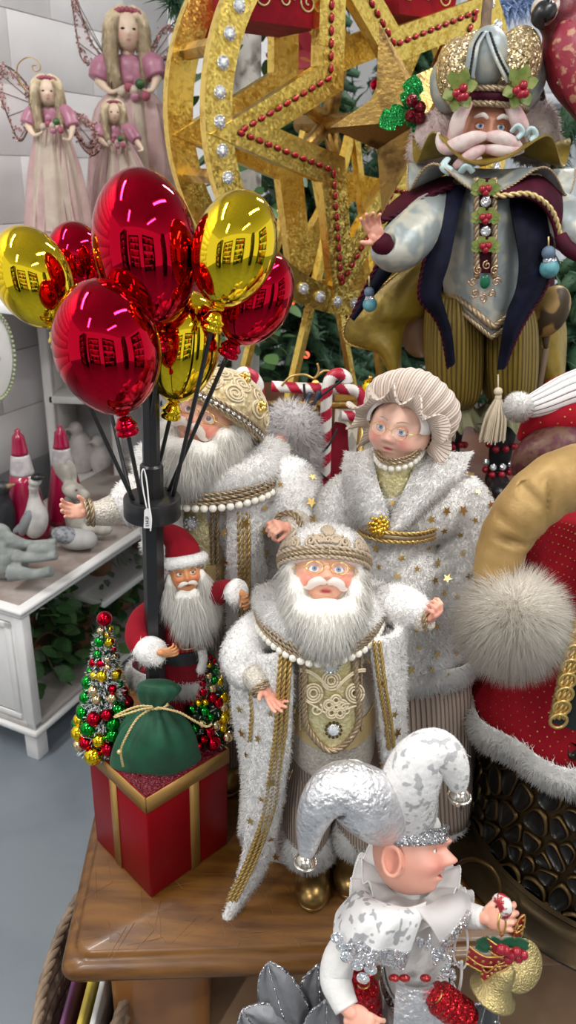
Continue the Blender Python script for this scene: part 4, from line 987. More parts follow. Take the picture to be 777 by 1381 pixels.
L = lambda p: (arr(p)*R) @ M3.T+hc
for sg in (1, -1):
    b = B(); P = catmull([(sg*.14, -.85, .29), (sg*.3, -.82, .35), (sg*.5, -.66, .27)], 5); b.tube(L(P), .022*R, 8); ob('eyebrow', b, mat('brow_grey', (.62, .48, .40), .8) if sg == 1 else bpy.data.materials['brow_grey'], ml)
# grey hair rim under the cap
P = []
for e in np.linspace(0, 1, 5):
    P.append([((.80+.10*e)*math.sin(a), -.62+.42*e, .20+(.62+.12*e)*math.cos(a)) for a in np.linspace(-1.75, 1.75, 40)])
ob('hair', B().sheet(L(arr(P).reshape(-1, 3)).reshape(arr(P).shape), .004), K['hairgrey'], ml)
# cap: pleated crown and a wavy frill round the face
n = 168; ph = np.arange(n)*2*PI/n
axd = unit((0, -.80, -.60)); upd = unit((0, -.60, .80)); FCc = arr((0, -.06, .02))
def capring(c, r, nrm, k=0, fr=26, wob=0, dep=0, a=None):
    a = ph if a is None else a
    u = unit(np.cross((1, 0, 0), nrm)); u = u if u[2] > 0 else -u
    rr = r*(1+k*np.sin(fr*a+1.3*np.sin(3*a))+wob*np.sin(5*a+1)); dd = dep if np.isscalar(dep) else dep[:, None]
    return arr(c)+(rr*np.sin(a))[:, None]*arr((1, 0, 0))+(rr*np.cos(a))[:, None]*u-arr(nrm)*(-dd)
ctl = catmull([(0, -.06, .02, .97), (.02, .06, .16, 1.16), (.05, .20, .32, 1.32), (.08, .44, .52, 1.38), (.12, .76, .74, 1.20), (.14, 1.0, .90, .80), (.15, 1.08, .96, .30), (.15, 1.09, .97, .03)], 5)
m_ = len(ctl); P = arr([capring(q[:3], q[3], axd, k=.055*math.exp(-i/9)+.016, wob=.02) for i, q in enumerate(ctl)])
ob('cap_crown', B().grid(L(P.reshape(-1, 3)).reshape(P.shape)[::-1], True, True, False, usc=1.6), K['capcord'], ml)
af = np.linspace(-2.25, 2.25, 260); rows_ = []
for v in np.linspace(0, 1, 12):
    w1 = np.sin(11*af+.8*np.sin(3*af))*v; w2 = np.cos(11*af+.8*np.sin(3*af))*v; w3 = np.sin(5*af+2)*v
    rows_.append(capring(FCc, 1, axd, a=af)*0+FCc+((.97+.50*v+.17*w2+.05*w3)*np.sin(af))[:, None]*arr((1, 0, 0))+((.97+.50*v+.17*w2+.05*w3)*np.cos(af))[:, None]*upd+axd*(.02+.34*v+.27*w1-.16*v*v)[:, None])
P = arr(rows_); ob('cap_frill', B().sheet(L(P.reshape(-1, 3)).reshape(P.shape), .0022, usc=1.6), K['capcord'], ml)
# neck, blouse, necklace
b = B(); pxtube(b, [(543, 604, .965, 26), (536, 622, .965, 27), (532, 640, .968, 34), (528, 700, .975, 46)], 28); ob('blouse', b, K['olivegold'], ml)
b = B()
cpth = [W(x, y, yy) for x, y, yy in ((507, 614, .965), (509, 622, .945), (518, 630, .925), (533, 632, .918), (550, 628, .922), (564, 618, .935), (570, 608, .960))]
nl = catmull(cpth, 6); pearls(ml, nl, .0042)
rope(b, nl+arr((0, -.001, .008)), .003); rope(b, nl+arr((0, -.001, .013)), .002); ob('necklace_braid', b, K['braid'], ml)
# coat
ct = B()
ct.grid(rings([(485, 610, 640, .985, .045), (452, 646, 668, .985, .062), (462, 636, 695, .985, .066), (484, 590, 715, .985, .062), (470, 600, 740, .985, .078), (452, 620, 790, .985, .098), (440, 634, 840, .985, .108), (438, 640, 868, .985, .108)], 48, 4, fold=lambda ph, v: .03*np.sin(7*ph+1)*(1-v)), True, True, True)
pxtube(ct, [(478, 655, .985, 26), (460, 680, .975, 31), (452, 715, .965, 31), (462, 750, .955, 26), (474, 772, .945, 20)], 18)
pxtube(ct, [(608, 655, .985, 30), (630, 690, .975, 37), (628, 740, .965, 38), (616, 785, .955, 34), (606, 815, .945, 25)], 18)
ct = melt(ct, .005, 3); co = ob('coat', ct, K['furbase'], ml)
fur('coat_plush', ct, K['fur'], co, 1.9, L=.0043, w=.001, flow=(0, 0, -.5), lift=.9, jit=.36, droop=.3, seed=25, keep=lambda P, n: (n[:, 1] < .5))
stars('coat_stars', co, ct, 125, .0046, .0090, .0045, 26, keep=lambda P, n: (n[:, 1] < -.05) & ((P[:, 0] > W(505, 700, .98)[0]) | (P[:, 2] < 1.0)), mind=.022)
hm = B().grid(rings([(430, 646, 850, .985, .108), (428, 648, 862, .985, .115), (432, 644, 876, .985, .108)], 56, 4, fold=lambda ph, v: .03*np.sin(7*ph+1)), True)
o = ob('coat_hem', hm, K['furbase'], ml); fur('hem_plush', hm, K['fur'], o, 1.8, L=.008, w=.0011, flow=(0, 0, -.8), lift=.8, jit=.4, seed=26)
# lapels
for k, (A, C_) in enumerate(((
        [W(505, 606, .985), W(504, 630, .955), (W(514, 670, .92)), W(522, 715, .905)], [W(470, 612, 1.0), W(466, 640, .965), W(478, 690, .93), W(506, 716, .908)]),
        ([W(568, 606, .98), W(556, 640, .945), W(540, 680, .918), W(526, 716, .902)], [W(634, 612, 1.0), W(620, 640, .955), W(578, 676, .925), W(534, 712, .90)]))):
    P = strip(A, C_, .01, 6, 9, .012); q = B().sheet(P, .012); o = ob('lapel', q, K['furbase'], ml)
    fur('lapel_plush', q, K['fur'], o, 1.6, L=.005, w=.001, flow=(0, -.1, -.5), lift=.9, jit=.34, seed=28+k)
# belt and brooch
bp = catmull([W(485, 704, .965), W(488, 711, .925), W(505, 718, .897), W(530, 722, .889), W(560, 723, .897), W(583, 718, .925), W(592, 711, .965)], 6)
b = B()
for dz, r in ((.006, .0032), (-.006, .0032)): rope(b, bp+arr((0, -.006, dz)), r)
ob('belt_braid', b, K['goldbraid'], ml)
b = B(); b.tube(bp+arr((0, -.004, 0)), .004, 6, flat=(1, 1)); ob('belt', b, K['braid'], ml)
b = B(); c_ = W(512, 716, .884)
for k in range(40):
    a = k*2.4; r = .0021*math.sqrt(k); b.ell(c_+arr((r*math.cos(a), .0006*k-.012+.008, r*math.sin(a))), (.0035, .003, .0035), nu=8, nv=5)
ob('brooch', b, mat('brooch_gold', (.72, .46, .06), .25, 1), ml)
# skirt, boots
sk_ = rings([(452, 630, 840, .985, .098), (452, 640, 900, .985, .10), (462, 640, 980, .985, .10), (475, 642, 1068, .985, .098)], 96, 5, fold=lambda ph, v: .05*np.sin(9*ph+1)*(1-v)+.03*np.sin(5*ph))
ob('skirt', B().grid(sk_, True, True, True, usc=2.4), K['cord'], ml)
hm = B().grid(rings([(482, 636, 1064, .985, .094), (476, 642, 1078, .985, .10), (484, 636, 1092, .985, .094)], 48, 4), True); o = ob('skirt_hem', hm, K['furbase'], ml)
fur('skirt_hem_plush', hm, K['fur'], o, 2.2, L=.008, w=.0011, lift=1, jit=.4, seed=31)
for x in (540, 600): boot(ml, arr((W(x, 1090, .93)[0], .915, TZ)), arr((W(x, 1090, .93)[0]-.005, 1.01, TZ)), .05, .065)
# ------------------------------------------------------------------ small red santa on the gift box, holding the pole
yr = .925
rs = thing('santa_figure', arr((W(235, 940, yr)[0], yr, BT)), 'small red-suited santa with long white beard, hugging the black pole on the gift box', 'figure')
M3 = rotm(12, 22, -6); hc = W(250, 772, .905); R = .0275
LS = [(0, .02, .10, .20, .08, 'y'), (0, -.20, .14, .13, .24, 'y'), (.30, .06, .17, .12, -.15, 'y'), (.30, .27, .24, .08, .08, 'n'), (.44, -.22, .20, .16, .12, 'n'), (0, -.55, .16, .05, -.05, 'y'), (0, -.84, .2, .14, .1, 'n')]
b = face_mesh(B(), M3, hc, R, sx=.76, bumps=LS, skin=(.60, .27, .11), blush=(.60, .16, .07), lip=(.45, .06, .06), lipz=-.56); fo = ob('face', b, K['skin'], rs); paint(fo, b.colors)
eyes(fo, M3, hc, R, iris='brown', lid='tan', r=.16, look=(.15, .1)); whiskers(rs, M3, hc, R, r0=.10, ln=.36, z=-.44)
MB = rotm(6, 6, -8)
beardblob(rs, MB, hc, R, [(0, -.62, -1.05, .70, .34, .5), (.05, -.72, -1.7, .70, .34, .7), (.12, -.72, -2.1, .50, .28, .5), (.75, -.2, -.55, .3, .4, .7), (-.75, -.2, -.55, .3, .4, .7), (.62, -.45, -1.4, .4, .3, .6)], seed=41, L=.030, w=.0007, flow=lambda P, n: np.stack([.25*np.sign(P[:, 0]-hc[0]-.008)*.6+.15, -.15*np.ones(len(P)), -1*np.ones(len(P))], -1), area=.7, jit=.14, lift=.25)
L = lambda p: (arr(p)*R) @ M3.T+hc
b = B(); b.tube(L([(math.sin(a)*.92, -math.cos(a)*.92+.1, .58) for a in np.arange(30)*2*PI/30]), .30*R, 12, closed=True); o = ob('hat_trim', b, K['furbase'], rs); fur('trim_plush', b, K['fur'], o, 1.0, L=.006, w=.0008, lift=1, jit=.5, seed=43)
b = B(); P = L(catmull([(0, .1, .55), (0, .15, 1.1), (-.25, .25, 1.7), (-.8, .3, 2.05), (-1.35, .3, 1.75)], 6)); b.tube(P, np.interp(np.linspace(0, 1, len(P)), [0, .25, .6, 1], [.9, .85, .55, .15])*R, 20); ob('hat', b, K['redvel'], rs)
q = B().ell(L([(-1.5, .3, 1.5)])[0], .28*R); o = ob('hat_pompom', q, K['furbase'], rs); fur('pompom_plush', q, K['fur'], o, .8, L=.007, w=.0008, lift=1, jit=.5, seed=44)
ct = B()
ct.grid(rings([(225, 272, 806, .925, .02), (200, 292, 820, .928, .036), (205, 288, 850, .928, .040), (206, 286, 872, .928, .042), (190, 298, 905, .935, .036), (186, 302, 918, .935, .036)], 36, 4), True, True, True)
pxtube(ct, [(208, 822, .922, 16), (192, 836, .905, 18), (186, 858, .885, 18), (192, 872, .872, 16), (204, 876, .862, 12)], 14)
pxtube(ct, [(280, 812, .912, 16), (294, 800, .898, 16), (306, 795, .888, 14), (316, 797, .880, 11)], 14)
ct = melt(ct, .0028, 3); ob('coat', ct, K['redvel'], rs)
for nm, pts, rr, cl in (('coat_hem', [(186, 905, .89, 0)], 0, 1),):
    P = rings([(178, 300, 896, .937, .034), (174, 304, 908, .937, .040), (178, 300, 920, .937, .034)], 40, 4); q = B().grid(P, True); o = ob(nm, q, K['furbase'], rs); fur('hem_plush', q, K['fur'], o, 1.2, L=.009, w=.0009, flow=(0, 0, -.6), lift=.9, jit=.45, seed=45)
q = B().tube(catmull([W(272, 876, .892), W(274, 890, .892), W(270, 905, .895)], 5), .006, 10); o = ob('coat_front_trim', q, K['furbase'], rs); fur('trim_plush', q, K['fur'], o, 1.2, L=.007, w=.0008, lift=1, jit=.5, seed=46)
for pts in ([(190, 874, .874, 15), (203, 878, .862, 20), (212, 879, .853, 17)], [(311, 798, .882, 13), (319, 799, .876, 19), (326, 799, .872, 16)]):
    q = pxtube(B(), pts, 18); o = ob('cuff', q, K['furbase'], rs); fur('cuff_plush', q, K['fur'], o, 1.1, L=.008, w=.0009, lift=1, jit=.5, seed=int(pts[0][0]))
P = rings([(204, 288, 858, .928, .0435), (204, 288, 874, .928, .0435)], 40, 1); ob('belt', B().sheet(P, .002, closed=True), K['black'], rs)
bc = [W(x, y, .8795) for x, y in ((243, 857), (262, 855), (264, 872), (245, 875))]; b = B(); b.tube(catmull(bc, 4, True), .0012, 6, closed=True); ob('buckle', b, K['goldbraid'], rs)
for x in (232, 264):
    c_ = W(x, 905, .925); ob('leg', B().tube([c_, arr((c_[0], .92, BT+.02))], .021, 14), K['redvel'], rs)
    boot(rs, arr((c_[0]+.002, .895, BT+.0012)), arr((c_[0], .945, BT+.0012)), .028, .034, m='blackfab')
hand(rs, W(214, 880, .855), (.9, -.1, .12), (.1, .95, 0), .030, curl=(.55, .65, .7, .7), side=1, m='tan', thumb=(.75, -.6, -.2))
hand(rs, W(326, 800, .870), (.55, -.7, -.05), (-.7, -.5, -.1), .030, curl=(.6, .7, .8, .8), side=-1, m='tan', thumb=(.6, -.6, -.4))
# ------------------------------------------------------------------ display table and the big turbaned king on it
KZ = .875
dt = thing('display_table', (.42, 1.9, 0), 'dark red-brown display table behind the white-coated figures, under the turbaned king', 'table')
ob('tabletop', B().box((.42, 1.92, KZ-.02), (1.36, .98, .04), bev=.008), K['darkwood'], dt)
for x in (-.2, 1.04):
    for y in (1.48, 2.36): ob('leg', B().box((x, y, (KZ-.04)/2), (.07, .07, KZ-.04), bev=.006), K['darkwood'], dt)
ob('front_panel', B().box((.42, 1.47, KZ-.11), (1.17, .02, .14)), K['darkwood'], dt)
M_pale = mat('pale_blue_brocade', (.29, .33, .33), .45, .25, col2=(.46, .46, .40), ns=26, lo=.5, hi=.6, bump=.4, bs=60, detail=1)
M_cham = mat('champagne_sequin', (.52, .38, .20), .3, .7, col2=(.66, .52, .30), ns=80, glit=420)
M_navy = mat('navy_velvet', (.0025, .003, .009), .65, spec=.12, col2=(.006, .007, .019), ns=22, bump=.4, bs=45)
M_wine = mat('wine_velvet', (.060, .004, .016), .65, spec=.15, col2=(.034, .003, .010), ns=20, bump=.3, bs=40)
M_ochre = mat('ochre_rib_velvet', (.22, .15, .022), .5, .25, stripe=(0, 40, (.10, .062, .008)), bump=.8)
M_och2 = mat('ochre_satin', (.25, .17, .02), .42, .3, col2=(.17, .11, .012), ns=14, bump=.7, bs=40)
M_pink = mat('pink_roving', (.72, .47, .47), .85, col2=(.80, .70, .66), ns=30, bump=.5, bs=60, spec=.1, translucent=.3)
M_cream = mat('cream_roving', (.84, .76, .71), .9, col2=(.82, .66, .64), ns=14, spec=.1, translucent=.45)
M_aqua = mat('aqua_ribbon', (.42, .55, .56), .35)
M_teal = mat('teal_bead', (.06, .22, .26), .5, col2=(.10, .30, .34), ns=60); M_slate = mat('slate_bead', (.10, .15, .22), .6)
M_lime = mat('lime_leaf', (.13, .19, .03), .5, col2=(.22, .25, .06), ns=90); M_berry = mat('berry_red', (.28, .008, .02), .2)
YK = 1.56
kg = thing('king_figure', (*W(655, 600, 1.60)[:2], KZ), 'large bearded king figure in gold turban and navy velvet robe, on the display table', 'figure')
M3 = rotm(-4, 2, 2); hc = W(656, 176, 1.545); R = .058
KB = [(0, .02, .09, .22, .10, 'y'), (0, -.20, .12, .12, .22, 'y'), (.13, -.24, .08, .07, .08, 'y'), (.30, .06, .17, .12, -.14, 'y'), (.30, .24, .24, .07, .08, 'n'), (.44, -.22, .18, .16, .09, 'n'), (0, -.84, .2, .14, .08, 'n'), (0, .5, .4, .03, -.02, 'y'), (0, .42, .4, .03, -.02, 'y')]
b = face_mesh(B(), M3, hc, R, sx=.76, bumps=KB, skin=(.52, .24, .15), blush=(.55, .17, .11), lip=(.40, .07, .06)); fo = ob('face', b, K['skin'], kg); paint(fo, b.colors)
eyes(fo, M3, hc, R, iris='blue', lid='tan', r=.14)
L = lambda p: (arr(p)*R) @ M3.T+hc
for sg in (1, -1):
    b = B(); P = catmull([(sg*.13, -.95, .24), (sg*.3, -.95, .33), (sg*.52, -.72, .26)], 5); b.tube(L(P), .065*R*np.sin(np.linspace(.5, PI-.3, len(P))), 10); ob('eyebrow', b, K['beard'], kg)
# hair and whiskers: soft pink and white rovings
for PX in ((588, 192, 572, 205), (718, 178, 734, 196)):
    b = B().ell(W(PX[0], PX[1], 1.60), (.047, .04, .054)).ell(W(PX[2], PX[3], 1.60), (.03, .03, .035)); b = melt(b, .006, 4)
    o = ob('hair', b, M_cream, kg); fur('hair_wisps', b, M_cream, o, 5, L=.009, w=.0012, lift=.5, jit=.8, seed=51, soft=True)
for nm, pts in (('hair_lock', [(632, 138, 1.50, 7), (620, 158, 1.495, 10), (614, 178, 1.50, 10), (606, 196, 1.505, 6)]), ('hair_lock', [(684, 136, 1.50, 7), (697, 158, 1.495, 11), (705, 178, 1.50, 10), (706, 196, 1.505, 5)]),
                ('moustache', [(656, 184, 1.478, 5), (640, 186, 1.468, 9), (620, 195, 1.475, 11), (600, 200, 1.485, 8), (592, 190, 1.49, 5), (592, 178, 1.49, 2)]), ('moustache', [(656, 184, 1.478, 5), (672, 185, 1.468, 9), (690, 194, 1.475, 10), (704, 200, 1.485, 4)]),
                ('beard', [(654, 200, 1.476, 5), (640, 206, 1.466, 8), (624, 218, 1.47, 8), (612, 226, 1.475, 4)]), ('beard', [(654, 200, 1.476, 5), (672, 203, 1.466, 8), (692, 204, 1.47, 7), (706, 203, 1.475, 3)]), ('beard', [(648, 214, 1.476, 4), (640, 218, 1.47, 6), (626, 224, 1.47, 3)])):
    ob(nm, pxtube(B(), pts, 14), M_pink if nm != 'beard' else M_cream if pts[0][1] > 210 else M_pink, kg)
for pts in ([(690, 178, 1.475, 5), (698, 170, 1.47, 6), (704, 178, 1.47, 6), (697, 187, 1.47, 5)], [(708, 184, 1.48, 5), (716, 174, 1.475, 6), (722, 182, 1.475, 6), (714, 190, 1.475, 5)], [(604, 214, 1.47, 5), (598, 224, 1.46, 6), (608, 232, 1.46, 6)], [(622, 232, 1.47, 6), (630, 224, 1.46, 7), (638, 232, 1.46, 6)]):
    ob('ribbon_curl', pxtube(B(), pts, 12, flat=(1, .6)), M_aqua, kg)
# turban
b = B()
b.tube(L([(math.sin(a)*.98, -math.cos(a)*.98+.06, .82) for a in np.arange(40)*2*PI/40]), .16*R, 12, closed=True); b.ell(L([(0, .06, .85)])[0], arr((.98, .98, .25))*R, R=M3)
ob('turban_band', b, M_wine, kg)
for z, m in ((.62, 'braid'), (1.02, 'braid')):
    b = B(); rope(b, L([(math.sin(a)*1.09, -math.cos(a)*1.09+.06, z) for a in np.linspace(0, 2*PI, 60)]), .0055, strands=3); ob('turban_braid', b, K[m], kg)
for (px, py, y, rx, ry, rz, m, nm) in ((618, 98, 1.53, 30, 32, 42, M_cham, 'turban_lobe'), (695, 88, 1.53, 34, 34, 47, M_cham, 'turban_lobe'), (657, 78, 1.515, 29, 24, 38, M_pale, 'turban_panel'), (602, 116, 1.58, 22, 30, 34, M_pale, 'turban_lobe'),
                                   (712, 112, 1.58, 22, 30, 40, M_pale, 'turban_lobe'), (640, 92, 1.62, 34, 30, 44, M_cham, 'turban_lobe'), (680, 92, 1.62, 34, 30, 44, M_pale, 'turban_lobe')):
    c_ = W(px, py, y); s = S(c_); ob(nm, B().ell(c_, arr((rx, ry, rz))*s, nu=28, nv=18, R=rotm(0, 0, (px-656)*.25)), m, kg)
for sg, pts in ((-1, [(650, 44, 1.50), (640, 60, 1.488), (636, 80, 1.482), (632, 106, 1.485)]), (1, [(660, 44, 1.50), (666, 62, 1.488), (674, 82, 1.482), (688, 108, 1.485)])):
    b = B(); P = pxpath(pts); b.tube(P, .007, 8, flat=(1.6, .5)); ob('turban_piping', b, M_pale, kg); b = B(); rope(b, P+arr((0, -.006, 0)), .0022); ob('turban_stitching', b, K['blackfab'], kg)
def leafblade(b, base, tip, w, nrm, lobes=3, mi=0, thick=.0015, fold=.15):
    base, tip = arr(base), arr(tip); ax_ = tip-base; l = np.linalg.norm(ax_); ax_ /= l; nrm = unit(arr(nrm)-ax_*ax_.dot(nrm)); sd = np.cross(nrm, ax_); rows = []
    for k in np.linspace(0, 1, 7 if lobes <= 1 else 4*lobes+1):
        e = math.sin(PI*min(k*.94+.03, 1))**.8*w*(1-.35*(abs(math.sin(lobes*PI*k)) < .5)*(lobes > 1))
        rows.append([base+ax_*l*k+sd*e*s_+nrm*(abs(s_)*e*fold-l*.12*k*k) for s_ in (-1, 0, 1)])
    b.sheet(rows, thick); return b
for cx_, cy_ in ((619, 122), (700, 118)):
    b = B(); c_ = W(cx_, cy_, 1.482)
    for a in (20, 75, 130, 200, 255, 310):
        q = math.radians(a); s = .00135; leafblade(b, c_, c_+arr((math.cos(q)*21*s, -.012, math.sin(q)*24*s)), 8.5*s, (0, -1, .2), 2)
    ob('holly_spray', b, M_lime, kg)
    for dx, dy in ((-3, 4), (6, -3), (2, 9), (8, 8)):
        p = W(cx_+dx, cy_+dy, 1.462); ob('berry', B().ell(p, .0075, nu=12, nv=8), M_berry, kg)
# collars
def collar(name, c, r0, r1, amp, nf, z0, z1, m, seed, ry=.8, th=.003, a0=0, braid=None, br=.0025):
    ph_ = np.linspace(0, 2*PI, 145)[:-1]; rows = []
    for v in np.linspace(0, 1, 8):
        rr = r0+(r1-r0)*v*(1+.10*np.sin(3*ph_+seed)); wv = np.sin(nf*ph_+seed+.9*np.sin(2*ph_))*amp*v
        rows.append(np.stack([c[0]+rr*np.cos(ph_), c[1]+ry*rr*np.sin(ph_), c[2]+z0+(z1-z0)*v+wv], -1))
    o = ob(name, B().sheet(rows, th, closed=True), m, kg)
    if braid: b = B(); rope(b, np.vstack([rows[-1], rows[-1][:1]]), br); ob(name+'_edge', b, braid, o)
cc = W(657, 214, 1.56)
collar('inner_collar', cc, .05, .140, .024, 5, .010, .014, M_och2, .8)
collar('outer_collar', cc-arr((0, 0, .018)), .06, .150, .022, 6, .0, -.016, M_pale, 2.1, braid=K['braid'])
# vest with pointed hem
P = rings([(622, 690, 232, 1.56, .05), (602, 702, 262, 1.56, .08), (596, 706, 320, 1.56, .095), (598, 704, 380, 1.56, .10), (602, 700, 412, 1.56, .098)], 60, 5)
for i in range(len(P)):
    k = max(0, (P[-1, 0, 2]-P[i, 0, 2])/(P[-1, 0, 2]-P[0, 0, 2])-.60)/.40
    P[i, :, 2] -= k*.045*np.clip(1-np.abs(P[i, :, 0]-P[i, :, 0].mean())/.06, 0, 1)*(P[i, :, 1] < 1.56)
b = B().grid(P, True, True, True); ob('vest', b, M_pale, kg)
r0_ = P[0]; fr_ = r0_[(r0_[:, 1] < 1.58)]; fr_ = fr_[np.argsort(fr_[:, 0])]
b = B(); rope(b, fr_+arr((0, -.005, .003)), .005, strands=3); rope(b, fr_+arr((0, -.006, .022)), .007, strands=3); ob('vest_braid', b, K['braid'], kg)
b = B(); q = arr([[W(641+28*k, py, 1.452-.0) for k in (0, .5, 1)] for py in np.linspace(240, 368, 12)]); b.sheet(q, .004); ob('front_band', b, M_wine, kg)
b = B()
for x in (643, 667): rope(b, [W(x, py, 1.447) for py in np.linspace(240, 375, 12)], .006, strands=3)
ob('front_band_braid', b, K['braid'], kg)
for py in (255, 293, 332):
    b = B(); c_ = W(655, py, 1.442)
    for a in (15, 60, 120, 165, 200, 340): q = math.radians(a); leafblade(b, c_, c_+arr((math.cos(q)*.026, -.004, math.sin(q)*.018)), .008, (0, -1, 0), 2)
    ob('holly_spray', b, M_lime, kg)
    for dx, dy in ((-4, 0), (4, -1), (0, 5)): ob('berry', B().ell(W(655+dx, py+dy, 1.434), .0062, nu=10, nv=7), M_berry, kg)
for py in (272, 312): 
    ob('button', B().lathe([(0, 0), (.008, 0), (.009, .002), (.006, .004), (0, .005)], W(655, py, 1.440), 20, R=frame((0, -1, 0))), K['crystal'], kg)
b = B(); c_ = W(654, 380, 1.438); mo = []
for k in range(8): a = k*PI/4; mo += [[(.011*math.cos(a)+p[0], .014*math.sin(a)+p[1]) for p in spiral((.010*math.cos(a), .014*math.sin(a)), .008, 1.4, a)]]
lace_on(b, lambda u, v: c_+arr((u, 0, v)), mo, .0016); ob('brooch_filigree', b, mat('rose_gold', (.55, .36, .22), .3, 1), kg); ob('brooch_stone', B().ell(c_+arr((0, -.002, 0)), (.009, .004, .012)), mat('emerald', (.005, .11, .05), .08), kg)
# robe: back shell, lapels, shoulder capes
P = rings([(600, 712, 240, 1.60, .06), (572, 742, 262, 1.62, .08), (568, 748, 330, 1.65, .08), (566, 746, 400, 1.67, .08), (560, 742, 470, 1.68, .07)], 40, 4); ob('robe_back', B().grid(P, True, True, True), M_wine, kg)
def panel(name, left, right, m, th=.006, edge=None, bulge=.01, par=None, cols=8, flip=False):
    q = strip([W(*p) for p in left], [W(*p) for p in right], th, 6, cols, bulge); o = ob(name, B().sheet(q, th, usc=1, vsc=1), m, par or kg)
    if edge:
        for col, em, r in edge: b = B(); rope(b, q[:, col]+arr((0, -.004, 0)), r, strands=2); ob(name+'_edge', b, em, o)
    return q
panel('lapel', [(600, 252, 1.52), (585, 290, 1.48), (572, 350, 1.455), (565, 400, 1.45), (584, 425, 1.45), (596, 450, 1.45), (604, 496, 1.455)], [(630, 250, 1.50), (618, 290, 1.462), (606, 350, 1.44), (594, 390, 1.435), (600, 420, 1.435), (608, 450, 1.44), (612, 488, 1.45)], M_navy, edge=[(0, M_wine, .004)])
panel('lapel', [(686, 262, 1.50), (692, 300, 1.455), (700, 350, 1.44), (696, 390, 1.435), (684, 420, 1.435), (678, 450, 1.44), (672, 498, 1.455)], [(736, 255, 1.53), (742, 300, 1.49), (742, 350, 1.47), (735, 388, 1.465), (712, 425, 1.455), (696, 455, 1.45), (680, 494, 1.457)], M_navy, edge=[(-1, M_wine, .004)])
panel('shoulder_cape', [(612, 250, 1.50), (585, 262, 1.49), (556, 280, 1.48), (530, 292, 1.475), (514, 298, 1.475)], [(606, 238, 1.56), (578, 246, 1.56), (545, 262, 1.56), (522, 282, 1.54), (512, 300, 1.50)], M_wine, edge=[(0, M_wine, .006)])
panel('shoulder_cape', [(648, 262, 1.47), (670, 268, 1.44), (705, 266, 1.435), (730, 278, 1.44), (745, 302, 1.45), (752, 335, 1.46)], [(650, 240, 1.52), (685, 238, 1.51), (728, 232, 1.52), (752, 250, 1.53), (768, 280, 1.54), (772, 322, 1.54)], M_wine, edge=[(1, K['cordgold'], .005), (-2, K['cordgold'], .005)], bulge=.02)
panel('robe_tail', [(535, 300, 1.56), (515, 345, 1.55), (492, 390, 1.54), (474, 428, 1.54)], [(560, 305, 1.56), (540, 350, 1.55), (508, 392, 1.54), (476, 432, 1.54)], M_navy, edge=[(0, M_wine, .005)])
# olive-gold lining spread behind
panel('robe_lining', [(560, 350, 1.60), (522, 380, 1.59), (484, 415, 1.58), (464, 438, 1.58), (468, 462, 1.58), (508, 474, 1.57), (525, 500, 1.57)], [(600, 350, 1.62), (585, 390, 1.62), (572, 420, 1.60), (560, 430, 1.60), (545, 440, 1.59), (540, 470, 1.58), (540, 510, 1.58)], M_och2, bulge=.03, edge=[(0, K['goldbraid'], .003)])
panel('robe_lining', [(548, 360, 1.63), (542, 420, 1.63), (545, 465, 1.62), (560, 480, 1.61)], [(600, 360, 1.64), (598, 420, 1.64), (590, 460, 1.63), (582, 478, 1.62)], mat('brown_lining', (.13, .06, .02), .5), bulge=.02)
panel('robe_lining', [(706, 420, 1.62), (706, 460, 1.62), (724, 500, 1.61), (742, 520, 1.61)], [(750, 385, 1.66), (762, 440, 1.66), (762, 480, 1.65), (760, 505, 1.64)], M_och2, bulge=.03)
b = B(); b.ell(W(742, 420, 1.57), (.036, .03, .052), R=rotm(0, 0, 18)); ob('cut_velvet_pouch', b, mat('cut_velvet', (.30, .185, .055), .5, .2, col2=(.05, .03, .012), ns=22, nt='noise', lo=.5, hi=.54, detail=1, bump=.5, bs=22), kg)
# arms
b = pxtube(B(), [(602, 270, 1.54, 24), (580, 292, 1.50, 30), (556, 318, 1.46, 33), (534, 336, 1.43, 31), (518, 336, 1.415, 22), (514, 330, 1.41, 12)], 22)
ob('sleeve', b, M_pale, kg); ob('cuff', pxtube(B(), [(522, 336, 1.405, 12), (515, 328, 1.40, 15), (510, 322, 1.40, 12)], 16), M_wine, kg)
hand(kg, W(512, 327, 1.40), (-.45, -.25, .85), (.3, -.85, -.3), .062, curl=(.25, .3, .35, .4), side=1, thumb=(.9, -.3, -.45))
b = pxtube(B(), [(728, 268, 1.56, 24), (752, 292, 1.52, 32), (780, 310, 1.48, 34), (800, 318, 1.45, 26)], 22); ob('sleeve', b, M_pale, kg)
ob('cuff', pxtube(B(), [(756, 318, 1.455, 9), (765, 334, 1.445, 10), (784, 344, 1.44, 10), (806, 340, 1.43, 10)], 14), M_wine, kg)
hand(kg, W(806, 330, 1.42), (.4, -.3, -.3), (-.4, -.7, .2), .060, curl=(.9, 1, 1, 1), side=-1)
# beads hanging from the sleeves
for px, py, y in ((740, 341, 1.44), (498, 394, 1.50)):
    k = 1 if px > 600 else .8
    b = B().ell(W(px, py, y), .012*k); o = ob('bead', b, M_slate, kg); ob('bead', B().ell(W(px+1, py+21*k, y), .017*k), M_teal, kg)
    ob('bead_cap', B().lathe([(0, 0), (.013*k, -.001), (.010*k, .006), (.004, .009), (0, .009)], W(px+1, py+11*k, y)-arr((0, 0, .002)), 14), K['crystal'], kg); ob('bead_cord', B().tube([W(px, py-22, y), W(px, py-8, y)], .0015, 6), K['cordgold'], kg)
